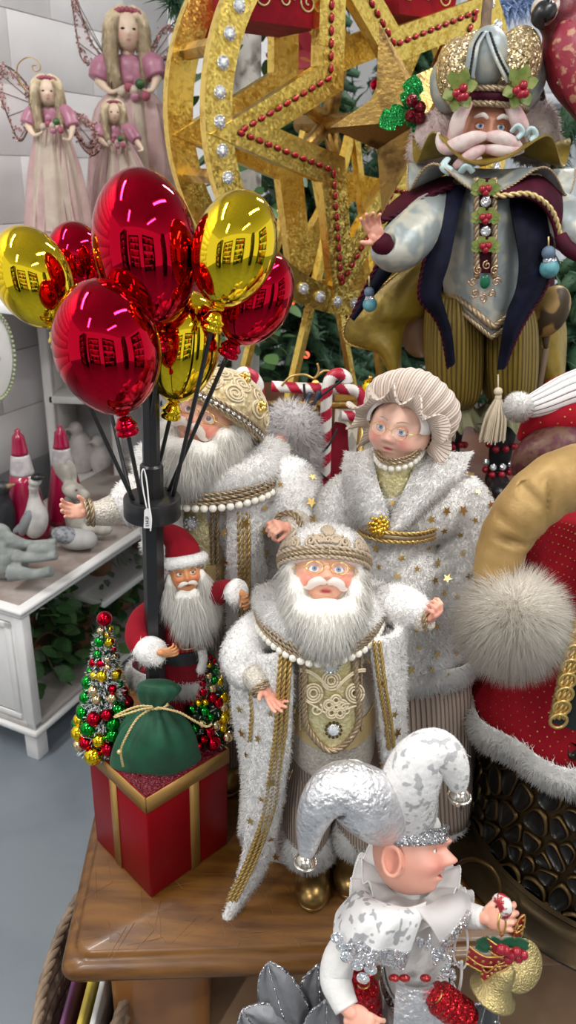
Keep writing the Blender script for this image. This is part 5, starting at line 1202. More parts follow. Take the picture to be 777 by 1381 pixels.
# breeches with lace frill, legs, boots, tassels
def pf(ph, v): return .035*np.sin(7*ph)+.03*np.sin(3*ph+4*v)
for l_, r_ in ((574, 650), (646, 722)):
    ob('breeches_leg', B().grid(rings([(l_+10, r_-10, 396, 1.57, .07), (l_, r_, 430, 1.57, .09), (l_, r_, 490, 1.565, .09), (l_+6, r_-6, 528, 1.565, .08), (l_+18, r_-18, 545, 1.565, .05)], 48, 6, fold=pf), True, True, True, usc=1), M_ochre, kg)
    c_ = W((l_+r_)/2, 545, 1.565)
    ph_ = np.linspace(0, 2*PI, 121)[:-1]; rows = [np.stack([c_[0]+(.04+.022*v)*np.cos(ph_)*(1+.16*v*np.sin(11*ph_)), c_[1]+(.04+.03*v)*np.sin(ph_)*(1+.16*v*np.sin(11*ph_)), c_[2]-.035*v+.008*np.cos(11*ph_)*v], -1) for v in np.linspace(0, 1, 6)]
    ob('lace_frill', B().sheet(rows, .0015, closed=True), mat('olive_organza', (.33, .32, .18), .5, translucent=.3, alpha=.8) if l_ < 600 else bpy.data.materials['olive_organza'], kg)
    g = arr((c_[0], 1.53, KZ)); ob('stocking', B().tube([c_, g+arr((0, .03, .05))], [.030, .022], 14), K['blackfab'], kg)
    boot(kg, g+arr((0, -.055, 0)), g+arr((0, .06, 0)), .054, .07, m='black')
    for dz in (.105, .065, .048): 
        for a in np.linspace(-1.2, 1.2, 5): ob('berry', B().ell(g+arr((.032*math.sin(a), .03-.034*math.cos(a), dz+.004*math.sin(3*a))), .0075, nu=10, nv=7), M_berry if dz != .065 else K['crystal'], kg)
for px, y in ((672, 1.47), (604, 1.50)):
    b = B(); k_ = W(px, 528, y); b.ell(k_, .0085).ell(W(px, 536, y), (.0065, .0065, .01)); e_ = W(px, 592, y); t_ = thing('tassel', e_, 'cream silk tassel hanging in front of the king\'s %s leg' % ('right-hand' if px > 640 else 'left-hand'), 'tassel', 'tassels on the king')
    b.tube([W(px, 535, y), W(px, 505, y)], .0014, 6); ob('knob', b, K['lace'], t_); b = B(); rg = random.Random(px)
    for k in range(110):
        a = rg.random()*6.3; r = math.sqrt(rg.random()); p0 = W(px, 538, y)+arr((.006*r*math.cos(a), .006*r*math.sin(a), 0)); p1 = arr((k_[0]+.027*r*math.cos(a), k_[1]+.022*r*math.sin(a), e_[2]+rg.uniform(-.006, .004)))
        b.tube(catmull([p0, p0*.5+p1*.5+arr((.005*r*math.cos(a), .004*math.sin(a), .006)), p1], 3), .0013, 4, caps=False)
    ob('threads', b, mat('cream_silk', (.62, .53, .39), .5) if px == 672 else bpy.data.materials['cream_silk'], t_, kind='stuff')
# crooked stick beside the turban, and the branch above it
b = B(); b.tube(pxpath([(722, 100, 1.62), (728, 118, 1.60), (736, 150, 1.59), (743, 180, 1.585), (748, 206, 1.58), (745, 260, 1.58), (741, 320, 1.58), (738, 380, 1.58), (736, 470, 1.58)], 4), [.0062+.0022*math.sin(3.1*k) for k in range(33)], 8); zb = W(736, 470, 1.58); b.tube([zb, arr((zb[0], 1.58, KZ))], .007, 8)
ob('walking_stick', b, K['stem'], label='thin crooked brown stick standing beside the king on the right', cat='stick')
b = B(); b.tube(pxpath([(655, 46, 1.56), (656, 20, 1.57), (659, -10, 1.58), (660, -60, 1.6)], 4), .009, 8); ob('turban_stalk', b, mat('branch_brown', (.20, .13, .08), .7, col2=(.13, .08, .05), ns=40), kg)
# ------------------------------------------------------------------ golden ferris wheel with jewelled star
wh = thing('ferris_wheel', (*W(508, 500, 1.86)[:2], KZ), 'big gold-leafed ferris wheel with red-jewelled star and crystal-studded rim', 'ferris wheel')
WC = W(508, 164, 1.86); a_ = math.radians(33); tx = arr((math.cos(a_), math.sin(a_), 0)); nz = arr((math.sin(a_), -math.cos(a_), 0)); up = arr((0, 0, 1))
WR = .408
def wp(r, ang, d=0, c=None):
    q = math.radians(ang); return (WC if c is None else c)+tx*r*math.cos(q)+up*r*math.sin(q)+nz*d
TH = .022
def wheel_frame(d0, jewels):
    ring = B().band([wp(WR, a, d0) for a in np.arange(0, 360, 4)], [wp(WR-.058, a, d0) for a in np.arange(0, 360, 4)], -nz*TH); o = ob('rim', ring, K['leaf'], wh, sharp=40)
    A = [186+72*k for k in range(5)]
    so, si = [], []
    for k in range(5): so += [wp(.400, A[k], d0+.003), wp(.182, A[k]+36, d0+.003)]; si += [wp(.245, A[k], d0+.003), wp(.108, A[k]+36, d0+.003)]
    ob('star_frame', B().band(so, si, -nz*(TH+.006)), K['leaf'], wh, smooth=False)
    for k in range(5) if not jewels else (): ob('spoke', B().box(wp(.06, A[k]+36, d0-.012), (.13, .022, .03), R=np.stack([tx*math.cos(math.radians(A[k]+36))+up*math.sin(math.radians(A[k]+36)), nz, np.cross(tx*math.cos(math.radians(A[k]+36))+up*math.sin(math.radians(A[k]+36)), nz)], 1)), K['leafdark'], wh)
    if jewels:
        setb = B().lathe([(0, 0), (.0125, 0), (.0125, .002), (.009, .003), (0, .003)], (0, 0, 0), 18); 
        for k in range(10): setb.ell((.0108*math.cos(k*.628), .0108*math.sin(k*.628), .003), .0026, nu=7, nv=4)
        SET = shared(setb, 'jewel_setting', K['crystal']); Fm = frame(nz, tx)
        for a in np.arange(3, 363, 7.5):
            p = wp(WR-.029, a, d0+.002); piece('jewel_setting', SET, p, wh, R=Fm); piece('jewel', GEM, p+nz*.004, wh, R=Fm, sc=(.0085, .0085, .010))
        RG = shared(B().ell((0, 0, 0), (1.35, .8, .5), nu=12, nv=7), 'red_jewel', K['gemred']); RS = shared(B().ell((0, 0, 0), (1.6, 1.05, .35), nu=12, nv=6), 'red_jewel_setting', K['brassedge'])
        mid = []
        for k in range(5): mid += [wp(.340, A[k], d0+.004), wp(.147, A[k]+36, d0+.004)]
        for k in range(10):
            p0, p1 = mid[k], mid[(k+1) % 10]; dd = unit(p1-p0); n = 11
            Fq = np.stack([dd, np.cross(nz, dd), nz], 1)
            for j in range(n):
                p = p0+(p1-p0)*(j+.3)/n; piece('red_jewel', RG, p+nz*.003, wh, R=Fq, sc=.0062); piece('red_jewel_setting', RS, p, wh, R=Fq, sc=.0062)
wheel_frame(0, True); wheel_frame(-.17, False)
for a in (163, 198, 250, 310, 20, 90):
    ob('crossbar', B().tube([wp(WR-.03, a, -.01), wp(WR-.03, a, -.18)], .016, 6), K['leafdark'], wh, sharp=30)
# faceted hub star, holly
def star3(c, ro, ri, dep, rot):
    b = B(); V = [c+nz*dep, c-nz*dep*.3]
    for k in range(10): q = math.radians(rot+36*k); r = ro if k % 2 == 0 else ri; V.append(c+tx*r*math.cos(q)+up*r*math.sin(q))
    b.add(V, [[0, 2+k, 2+(k+1) % 10] for k in range(10)]+[[1, 2+(k+1) % 10, 2+k] for k in range(10)]); return b
ob('hub_star', star3(wp(.0, 20, .085), .182, .082, .068, 115), K['leafdark'], wh, smooth=False)
ob('axle', B().tube([wp(0, 0, .09), wp(0, 0, -.30)], .02, 12), K['leafdark'], wh)
hc_ = W(549, 148, 1.60)
b = B(); s = S(hc_)
for (dx, dy, w_) in ((8, 40, 13), (-36, -20, 13), (30, -26, 13)): leafblade(b, hc_, hc_+arr((dx*s, -.01, dy*s)), w_*1.25*s, (.2, -1, .15), 2, thick=.003)
hol = ob('holly_leaf', b, K['greenglit'], wh)
for dx, dy in ((4, 10), (15, 2), (4, -8), (16, -10)): ob('holly_berry', B().ell(hc_+arr((dx*s, -.02, dy*s)), .0115, nu=14, nv=9), mat('wine_glitter', (.16, .004, .012), .3, .5, glit=500) if dx == 4 and dy == 10 else bpy.data.materials['wine_glitter'], wh)
# stand
for d in (-.085, -.27):
    for sg in (-1, 1):
        f = wp(0, 0, d)+tx*sg*(.165 if d > -.2 else .20); f[2] = KZ+.02
        ob('support_leg', B().tube([wp(0, 0, d), f], .0125, 4), K['leaf'], wh, smooth=False)
for sg in (-1, 1):
    f0_, f1_ = wp(0, 0, -.04)+tx*sg*.15, wp(0, 0, -.34)+tx*sg*.21; f0_[2] = f1_[2] = KZ+.012; ob('foot', B().tube([f0_, f1_], .014, 6), K['leaf'], wh, smooth=False)
# red gondolas hung between the rims
for a in (126, 70, 20, 300, 222):
    c_ = wp(WR-.03, a, -.095)-up*.10
    FRg = np.stack([tx, -nz, up], 1)
    g = B(); pr = [(-.075, -.05), (-.085, .03), (.085, .03), (.075, -.05)]
    V = [c_+tx*x*k+up*z+nz*dy for dy in (.075, -.075) for (x, z) in pr for k in (1,)]
    g.add(V, [[0, 1, 2, 3], [7, 6, 5, 4], [0, 4, 5, 1], [2, 6, 7, 3], [3, 7, 4, 0], [1, 5, 6, 2]])
    gd = ob('gondola', g, K['redvel'], wh, smooth=False)
    b = B()
    for dy in (.0765,): 
        rope(b, [c_+tx*x+up*.03+nz*dy for x in np.linspace(-.085, .085, 8)], .004)
        for x in (-.05, 0, .05): b.tube([c_+tx*(x+p[0])+up*(-.008+p[1])+nz*dy for p in spiral((0, 0), .018, 1.3, x*60)], .002, 5)
    ob('gondola_scroll', b, K['cordgold'], gd)
    b = B()
    for x in (-.08, .08): b.tube(catmull([c_+tx*x+up*.03, c_+tx*x*.9+up*.07, wp(WR-.03, a, -.095)], 4), .004, 6)
    ob('gondola_hanger', b, K['leafdark'], gd)
# ------------------------------------------------------------------ hammered bronze pot with the long-capped santa on it (right edge)
PC = Z(822, 1130, TZ); pr_ = .258
pot = thing('bronze_pot', PC, 'dark bronze pot with a wall of hollow cells and wide rimmed foot', 'pot')
b = B().lathe([(0, 0), (pr_, 0), (pr_+.008, .004), (pr_+.010, .010), (pr_+.004, .016), (pr_-.02, .018), (pr_-.03, .022), (pr_-.034, .03), (pr_-.03, .036), (pr_-.036, .044), (0, .046)], PC, 96); ob('foot', b, K['bronze'], pot, sharp=50)
HB = .235; R0_, R1_ = pr_-.036, pr_-.080
def wallr(z): return R0_+(R1_-R0_)*((z-.044)/HB)**1.25
b = B().lathe([(0, .04)]+[(wallr(z)-.002, z) for z in np.linspace(.044, .044+HB, 12)]+[(0, .045+HB)], PC, 72); ob('pot_wall', b, K['bronze'], pot)
# the raised net of cells round the wall: irregular dished cells, each a dark hollow with a bronze edge
rg = random.Random(11); seeds = []
W_, H_ = 2*PI*R0_, HB
while len(seeds) < 300:
    best = None
    for _ in range(12):
        q = (rg.random()*W_, rg.random()*H_); d = min([math.hypot(min(abs(q[0]-s_[0]), W_-abs(q[0]-s_[0])), q[1]-s_[1]) for s_ in seeds] or [9]); d *= rg.uniform(.55, 1.2)
        if best is None or d > best[0]: best = (d, q)
    seeds.append(best[1])
def cellpoly(i):
    s_ = seeds[i]; poly = [(s_[0]+.03*math.cos(a), s_[1]+.03*math.sin(a)) for a in np.arange(24)*2*PI/24]
    for j, t_ in enumerate(seeds):
        for ox in (-W_, 0, W_):
            if j == i and ox == 0: continue
            dx, dy = t_[0]+ox-s_[0], t_[1]-s_[1]; D = math.hypot(dx, dy)
            if D > .075: continue
            nx, ny = dx/D, dy/D; lim = D/2-.0017; out = []
            for k in range(len(poly)):
                p, q = poly[k], poly[(k+1) % len(poly)]; dp = (p[0]-s_[0])*nx+(p[1]-s_[1])*ny-lim; dq = (q[0]-s_[0])*nx+(q[1]-s_[1])*ny-lim
                if dp <= 0: out.append(p)
                if dp*dq < 0: t = dp/(dp-dq); out.append((p[0]+(q[0]-p[0])*t, p[1]+(q[1]-p[1])*t))
            poly = out
            if len(poly) < 3: return None
    return poly
def onwall(u, v, d): a = u/R0_; r = wallr(.044+min(max(v, 0), HB))+d; return PC+arr((r*math.cos(a), r*math.sin(a), .044+min(max(v, .001), HB-.001)))
for i in range(len(seeds)):
    pl = cellpoly(i)
    if not pl: continue
    pl = arr(pl); c_ = pl.mean(0)
    d = np.linalg.norm(np.diff(np.vstack([pl, pl[:1]]), axis=0), axis=1).sum()
    rs_ = evenly(np.c_[np.vstack([pl, pl[:1]]), np.zeros(len(pl)+1)], d/18)[:-1, :2]
    sm = rs_.copy()
    for _ in range(2): sm = .5*sm+.25*(np.roll(sm, 1, 0)+np.roll(sm, -1, 0))
    mid_a = (c_[0]/R0_) % (2*PI)
    if .35*PI < mid_a < .65*PI: continue
    rings_ = []
    for k, dd in ((1.0, .0004), (.97, .0042), (.86, .0048), (.76, .0026), (.5, .0006), (.2, .0002)): rings_.append([onwall(*(c_+(p-c_)*k), dd) for p in sm])
    b = B().grid(rings_[:3], True, mi=0).grid(rings_[2:], True, False, True, mi=1)
    ob('cell', b, [K['brassedge'], K['cell']], pot)
ob('handle', B().tube(catmull([W(613, 1178, .845), W(622, 1163, .82), W(640, 1159, .80), W(660, 1168, .782), W(672, 1185, .772), W(674, 1205, .765), W(668, 1228, .76)], 6), .0030, 8), K['brassedge'], pot)
# santa with long gold cap
rz_ = PC+arr((0, 0, .044+HB+.001))
lc = thing('santa_figure', rz_, 'santa in red dotted cloak with long gold cap and white pompom, on the bronze pot', 'figure')
YR = .90
M_dot = mat('red_dotted_velvet', (.26, .004, .012), .8, spec=.15)
def dots(name, par, P, step, r, off, m):
    """small gold dots printed in staggered rows on a cloth sheet"""
    b = B(); R_, C_ = P.shape[:2]; N = np.cross(np.gradient(P, axis=1), np.gradient(P, axis=0)); N /= np.linalg.norm(N, axis=2)[..., None]+1e-9
    hl = np.linalg.norm(np.diff(P[:, C_//2], axis=0), axis=1).sum(); wl_ = np.linalg.norm(np.diff(P[R_//2], axis=0), axis=1).sum()
    nr, nc = max(2, int(hl/step)), max(2, int(wl_/step))
    for i in range(nr):
        for j in range(nc):
            fi, fj = (i+.5)/nr*(R_-1), min((j+.5+.5*(i % 2))/nc, .999)*(C_-1); a, c_ = int(fi), int(fj); p = P[a, c_]*(1-fi+a)*(1-fj+c_)+P[min(a+1, R_-1), c_]*(fi-a)*(1-fj+c_)+P[a, min(c_+1, C_-1)]*(1-fi+a)*(fj-c_)+P[min(a+1, R_-1), min(c_+1, C_-1)]*(fi-a)*(fj-c_); n = N[a, c_]
            if n[1] > 0: n = -n
            F_ = frame(n); q = [p+n*off+F_ @ arr((r*math.cos(t), r*math.sin(t), 0)) for t in np.arange(6)*PI/3]; b.poly(q[::-1], n*.0004)
    return ob(name, b, m, par, smooth=False, kind='stuff')
fr = rings([(735, 900, 690, .98, .06), (722, 930, 740, .98, .10), (700, 960, 800, .975, .135), (672, 985, 860, .97, .158), (650, 1000, 910, .965, .172), (630, 1010, 948, .96, .18)], 120, 5, fold=lambda ph, v: .035*np.sin(11*ph+.6)*(1-v)**1.0)
ob('cloak', B().grid(fr, True, True, True), M_dot, lc)
seg = fr[:, 56:100]; dots('cloak_dots', lc, seg, .0115, .0011, .0012, K['goldstar'])
hm = rings([(628, 1012, 936, .96, .186), (620, 1020, 950, .955, .196), (626, 1014, 966, .955, .186)], 72, 5, fold=lambda ph, v: .03*np.sin(11*ph+.6))
b = B().grid(hm, True); o = ob('cloak_trim', b, K['furbase'], lc); fur('trim_plush', b, K['fur'], o, 1.5, L=.011, w=.0011, flow=(0, 0, -.4), lift=.9, jit=.4, seed=61, keep=lambda P, n: P[:, 1] < 1.0)
q = strip([W(777, 845, .80), W(762, 880, .79), W(752, 930, .78), W(744, 972, .775)], [W(830, 845, .78), W(830, 880, .77), W(830, 930, .765), W(830, 985, .76)], .006, 6, 8, .01); ob('inner_robe', B().sheet(q, .008), mat('dark_green_robe', (.006, .012, .012), .6), lc)
b = B(); e_ = catmull([W(783, 835, .79), W(768, 880, .775), W(758, 930, .765), W(750, 965, .76)], 8)
for k, dx in enumerate((-.006, .0, .006)): rope(b, e_+arr((dx, -.005, 0)), .0045, strands=3)
for p in evenly(e_, .019): b.tube([p+arr((.010*math.cos(t), -.010, .010*math.sin(t))) for t in np.arange(14)*2*PI/14], .0022, 6, closed=True)
ob('robe_braid', b, K['goldbraid'], lc)
pts = [(880, 690, .86, 44), (840, 655, .86, 46), (795, 642, .86, 45), (752, 652, .855, 43), (715, 680, .85, 40), (688, 715, .845, 36), (672, 752, .84, 31), (666, 785, .835, 26), (668, 808, .83, 16)]
b = B(); Pp = catmull([np.append(W(*p[:3]), p[3]*SW(*p[:3])) for p in pts], 8); n_ = 40
b.tube(Pp[:, :3], Pp[:, 3]*(1+.018*np.sin(np.arange(len(Pp))*1.1)), n_)
V = b.V(); rg2 = np.random.default_rng(5)
for cpx, dr, sx_, sy_ in (((712, 668, .80), (.5, -.4), .030, .0045), ((668, 700, .80), (.75, -.5), .022, .004), ((752, 690, .79), (.1, -1), .028, .004), ((700, 745, .79), (.9, -.2), .02, .004)):
    c_ = W(*cpx); dr = unit((dr[0], 0, dr[1])); pe = arr((-dr[2], 0, dr[0])); a1 = (V-c_) @ dr; a2 = (V-c_) @ pe
    V[:, 1] += np.exp(-(a1/sx_)**2-(a2/sy_)**2)*.012*(V[:, 1] < c_[1]+.04)
b.v = [V]; ob('cap', b, K['velgold'], lc)
hd = W(850, 720, .90); ob('head', B().ell(hd, (.06, .055, .065)), K['hand'], lc); b = B().ell(hd+arr((0, -.03, -.06)), (.06, .045, .07)); o = ob('beard', b, K['beardbase'], lc)
pc_ = W(692, 840, .80); b = B().ell(pc_, .040, nu=30, nv=20); o = ob('pompom', b, mat('cream_base', (.93, .90, .85), .9), lc)
fur('pompom_hair', b, mat('cream_fur', (.97, .93, .86), .8, translucent=.75, spec=.1), o, .8, L=.030, w=.0008, flow=(0, 0, -.25), lift=1, jit=.22, droop=.35, seed=63)
ob('cap_tip', pxtube(B(), [(667, 800, .83, 19), (674, 815, .82, 13), (682, 825, .81, 9)], 14), mat('cap_tip_fur', (.45, .36, .30), .8), lc)
pp = [(790, 640), (800, 700)]
for x0, y0_, x1, y1 in ((712, 728, 694, 800), (690, 745, 702, 780)): ob('cap_tie', B().tube([W(x0, y0_, .885), W(x1, y1, .875)], .003, 6), mat('cane_beige', (.50, .36, .22), .5) if x0 == 712 else bpy.data.materials['cane_beige'], lc)
# white-capped figure behind it
rb = thing('elf_figure', arr((W(760, 640, 1.15)[0], 1.2, KZ-.001)), 'figure in red dotted hood and white knitted cap with round pompom', 'figure')
rb.location.z = TZ; ORG[rb][2] = TZ
b = B(); pxtube(b, [(740, 580, 1.16, 16), (740, 560, 1.16, 32), (756, 540, 1.16, 32), (790, 530, 1.17, 36)], 20); pxtube(b, [(702, 594, 1.14, 7), (714, 578, 1.13, 15), (745, 563, 1.13, 31), (790, 565, 1.13, 36)], 20); b = melt(b, .006, 4); ob('hood', b, M_dot, rb)
P_, N_, _ = surface_points(b, 900, 3, lambda P, n: n[:, 1] < 0); q = B(); got = []
for p, n in zip(P_, N_):
    if all(np.linalg.norm(p-g) > .012 for g in got): got.append(p); F_ = frame(n); q.poly([p+n*.001+F_ @ arr((.0014*math.cos(t), .0014*math.sin(t), 0)) for t in np.arange(6)*PI/3][::-1], n*.0004)
ob('hood_dots', q, K['goldstar'], rb, smooth=False, kind='stuff')
M_knit = mat('white_knit', (.82, .81, .79), .85, stripe=(0, 16, (.55, .53, .52)), bump=.8)
ob('knit_cap', pxtube(B(), [(712, 550, 1.12, 15), (735, 541, 1.12, 20), (765, 528, 1.13, 24), (800, 518, 1.14, 28)], 24), M_knit, rb)
b = B().ell(W(699, 549, 1.10), .0185); o = ob('cap_pompom', b, K['furbase'], rb); fur('pompom_plush', b, K['fur'], o, .9, L=.005, w=.0009, lift=1, jit=.6, droop=0, seed=66)
b = B(); pxtube(b, [(698, 640, 1.11, 12), (714, 618, 1.10, 24), (745, 606, 1.10, 34), (800, 606, 1.11, 38)], 20); pxtube(b, [(760, 600, 1.2, 60), (770, 700, 1.2, 75)], 20); b.cap(arr((*W(770, 700, 1.2)[:2], TZ+.09)), W(770, 700, 1.2), .09, .09); ob('cloak', melt(b, .007, 4), mat('wine_brocade', (.075, .010, .018), .5, .2, col2=(.11, .05, .03), ns=70, bump=.6, bs=40), rb)
# parrot ornament hanging top right, blue tinsel, dark wreath
pa = thing('parrot_ornament', W(755, 145, 1.55), 'red glittered parrot ornament with black beak, hanging at the top right', 'parrot')
b = B().ell(W(752, 18, 1.55), (.036, .04, .036)); pxtube(b, [(758, 20, 1.55, 24), (768, 55, 1.55, 38), (782, 95, 1.55, 42), (800, 140, 1.55, 30), (815, 190, 1.56, 14)], 18); b = melt(b, .005, 4)
ob('body', b, mat('parrot_red', (.28, .012, .03), .5, col2=(.10, .006, .012), ns=14, bump=.6, bs=60), pa)
b = B().ell(W(738, 12, 1.53), (.026, .022, .024)); ob('cheek', b, mat('cheek_white', (.62, .56, .50), .6, col2=(.30, .12, .10), ns=60), pa); ob('eye', B().ell(W(739, 6, 1.505), .0075), K['pupil'], pa)
b = pxtube(B(), [(744, 14, 1.515, 11), (734, 16, 1.51, 14), (727, 26, 1.51, 11), (732, 40, 1.512, 2)], 14); ob('beak', b, K['black'], pa)
b = pxtube(B(), [(765, 30, 1.52, 12), (768, 60, 1.51, 24), (784, 110, 1.51, 28), (805, 170, 1.52, 12)], 14, flat=(1, .5)); ob('wing', b, mat('parrot_wing', (.24, .012, .03), .5, col2=(.42, .20, .12), ns=60, lo=.55, hi=.62, bump=.6, bs=60), pa)
for dx in (0, 14): ob('claw', B().tube(pxpath([(780+dx, 96, 1.53), (768+dx, 102, 1.52), (758+dx, 108, 1.515), (753+dx, 114, 1.515)]), .0045, 8), mat('claw_grey', (.30, .24, .2), .6) if dx == 0 else bpy.data.materials['claw_grey'], pa)
ob('hanger', B().tube([W(790, 60, 1.56), W(800, -200, 1.6)], .001, 5), K['stem'], pa)
b = B(); tp_ = pxpath([(655, -4, 2.6), (680, 6, 2.6), (705, 0, 2.6), (730, -6, 2.6)]); b.tube(tp_, .012, 8); ts = thing('tinsel_garland', tp_[10], 'pale blue tinsel garland along the top edge', 'garland'); ob('core', b, K['stem'], ts); fur('tinsel', b, mat('blue_tinsel', (.30, .42, .66), .4), ts, 9, L=.06, w=.0035, lift=1, jit=.5, soft=False, seed=71)
ob('hook', B().tube([tp_[10], tp_[10]+arr((0, 0, .6))], .002, 5), K['stem'], ts)
# ------------------------------------------------------------------ white jester elf in front, holding bells
SZ = .335
st_ = thing('display_stool', (W(560, 1400, .62)[0], .60, 0), 'plain brown stool the white jester sits on in front of the table', 'stool')
sx = W(560, 1400, .60)[0]
ob('seat', B().box((sx, .55, SZ-.015), (.34, .22, .03), bev=.006), K['darkwood'], st_)
for dx in (-.14, .14):
    for dy in (-.08, .08): ob('leg', B().box((sx+dx, .55+dy, (SZ-.03)/2), (.035, .035, SZ-.03), bev=.004), K['darkwood'], st_)
je = thing('jester_figure', (sx, .60, SZ), 'white jester elf with two-horned silver cap, tulle ruff and big nose', 'figure')
YJ = .60
M3 = rotm(74, 15, 36); hc = W(551, 1149, YJ); R = .041
JB = [(0, .06, .10, .10, .05, 'y'), (0, -.14, .15, .13, .30, 'y'), (0, .02, .12, .12, .08, 'y'), (.13, -.20, .09, .08, .10, 'y'), (.28, .12, .15, .11, -.14, 'y'), (0, .31, .26, .12, .22, 'y'), (.26, .33, .20, .08, .10, 'y'), (.46, -.22, .20, .18, .10, 'n'), (0, -.48, .24, .035, -.08, 'y'), (0, -.42, .15, .05, .04, 'y'), (0, -.58, .18, .07, .08, 'y'), (0, -.86, .22, .16, .12, 'y')]
b = face_mesh(B(), M3, hc, R, sx=.78, sy=.92, bumps=JB, skin=(.72, .36, .27), blush=(.72, .24, .20), lip=(.42, .03, .03), lipz=-.49, chin=.12); fo = ob('face', b, K['skin'], je); paint(fo, b.colors)
eyes(fo, M3, hc, R, ex=.27, ez=.11, ey=-.66, r=.115, iris='brown', lid='old')
L = lambda p: (arr(p)*R) @ M3.T+hc
for sg in (1, -1):
    P = []
    for v in np.linspace(0, 1, 8):
        P.append([(sg*(.70+.30*v*(.6+.4*math.sin(a))), .05+.22*math.cos(a)*(.3+.7*v)+.16*v, -.08+.34*math.sin(a)*(.3+.7*v)+.04*v-.10*(math.sin(a) < 0)*v) for a in np.arange(26)*2*PI/26])
    b = B().sheet(L(arr(P).reshape(-1, 3)).reshape(8, 26, 3), .006, closed=True); b.ell(L([(sg*.74, .06, -.1)])[0], arr((.10, .14, .22))*R, R=M3)
    b.tube(L([(sg*(.97), .05+.22*math.cos(a)+.16, -.06+.35*math.sin(a)) for a in np.arange(26)*2*PI/26]), .055*R, 8, closed=True); b = melt(b, .0012, 3); ob('ear', b, K['hand'], je)
# cap: band, two horns, bells
b = B().ell(L([(0, .12, .62)])[0], arr((.86, .98, .55))*R, R=M3); ob('cap_base', b, K['whitefab'], je)
P = [[(math.sin(a)*(.86+.09), -math.cos(a)*(.99+.10)+.10, z) for a in np.arange(48)*2*PI/48] for z in (.34, .36, .58, .60)]
ob('cap_band', B().sheet(L(arr(P).reshape(-1, 3)).reshape(4, 48, 3), .003, closed=True), K['sequin'], je)
b = B()
for z in (.33, .61): rope(b, L([(math.sin(a)*.98, -math.cos(a)*1.12+.10, z) for a in np.linspace(0, 2*PI, 60)]), .0022)
ob('cap_braid', b, K['silvglit'], je)
M_pat = mat('silver_patterned_plush', (.72, .71, .70), .85, col2=(.40, .40, .41), ns=95, nt='noise', lo=.58, hi=.61, detail=1, bump=.3, bs=150)
M_sil = K['silverfab']
hb = pxtube(B(), [(547, 1112, .622, 32), (548, 1092, .615, 41), (552, 1060, .60, 40), (566, 1028, .60, 37), (588, 1012, .60, 30), (607, 1026, .598, 24), (616, 1050, .596, 17), (619, 1066, .594, 9)], 28); o = ob('cap_horn', hb, M_pat, je, label='white horn of the cap patterned with silver'); fur('horn_plush', hb, K['fur'], o, 5, L=.004, w=.0008, lift=.9, jit=.5, droop=0, seed=81)
hb = pxtube(B(), [(530, 1110, .622, 26), (518, 1098, .61, 42), (494, 1080, .585, 46), (462, 1064, .58, 38), (436, 1078, .575, 30), (421, 1108, .572, 22), (415, 1140, .57, 14), (413, 1156, .57, 8)], 28); ob('cap_horn', hb, M_sil, je, label='silver lame horn of the cap')
b = B(); pxtube(b, [(500, 1060, .60, 20), (478, 1034, .60, 10), (455, 1045, .595, 10), (440, 1060, .59, 6)], 14); ob('cap_horn_back', b, K['whitefab'], je)
for px, py, y in ((620, 1074, .592), (412, 1163, .567)):
    c_ = W(px, py, y); o = ob('bell', B().ell(c_, .0105, nu=20, nv=14), K['crystal'] if 0 else mat('bell_silver', (.62, .57, .50), .2, 1) if px > 600 else bpy.data.materials['bell_silver'], je)
    ob('bell_band', B().tube([c_+arr((.0108*math.cos(a), .0108*math.sin(a), 0)) for a in np.arange(24)*2*PI/24], .0014, 6, closed=True), bpy.data.materials['bell_silver'], o); ob('bell_slot', B().box(c_+arr((0, -.0098, -.004)), (.0018, .003, .008)), K['black'], o)
# ruff of tulle
nk = W(551, 1196, .605)
for k, (r0, r1, z0, z1, nf, am, sd) in enumerate(((.026, .052, .010, .018, 9, .008, .5), (.028, .066, .0, -.012, 8, .010, 2.0), (.026, .060, .004, .004, 11, .008, 4))):
    collar('ruff', nk, r0, r1, am, nf, z0, z1, K['tulle'], sd, ry=.95, th=.0008, braid=K['whitefab'], br=.0011)
# torso, poncho collar with silver trim, sleeves
b = B().grid(rings([(526, 590, 1212, .605, .03), (508, 606, 1232, .60, .045), (512, 604, 1275, .595, .048), (520, 604, 1310, .59, .046), (510, 620, 1345, .585, .052), (495, 640, 1400, .575, .06), (490, 650, 1470, .565, .065), (488, 655, 1500, .56, .06)], 48, 4), True, True, True); ob('tunic', b, K['whitefab'], je)
M_pat2 = mat('white_velvet_silver_print', (.72, .71, .70), .8, col2=(.36, .36, .37), ns=100, nt='noise', lo=.57, hi=.60, detail=1, bump=.25, bs=120)
LQ = [W(548, 1205, .575), W(512, 1208, .58), W(488, 1222, .59), W(478, 1240, .60)]; 
Q0 = catmull([W(575, 1218, .56), W(552, 1226, .545), W(526, 1222, .55), (W(505, 1214, .572)), W(505, 1204, .60), W(530, 1200, .635)], 6)
Q1 = catmull([W(545, 1300, .525), W(505, 1298, .515), W(474, 1285, .525), W(452, 1262, .55), W(462, 1225, .59), W(505, 1205, .65)], 6)
k = np.linspace(0, 1, 12)[:, None, None]; P = Q0[None]*(1-k)+Q1[None]*k; P[..., 2] += .022*np.sin(k[..., 0]*PI); P[..., 1] -= .006*np.sin(k[..., 0]*PI)
P += (.0035*np.sin(np.arange(P.shape[1])*1.05))[None, :, None]*k*arr((0, -1, .3))
po = ob('shoulder_cape', B().sheet(P, .004), M_pat2, je)
b = B().sheet(P[-3:]+arr((0, -.003, 0)), .0025); ob('cape_trim', b, K['sequin'], po)
b = B()
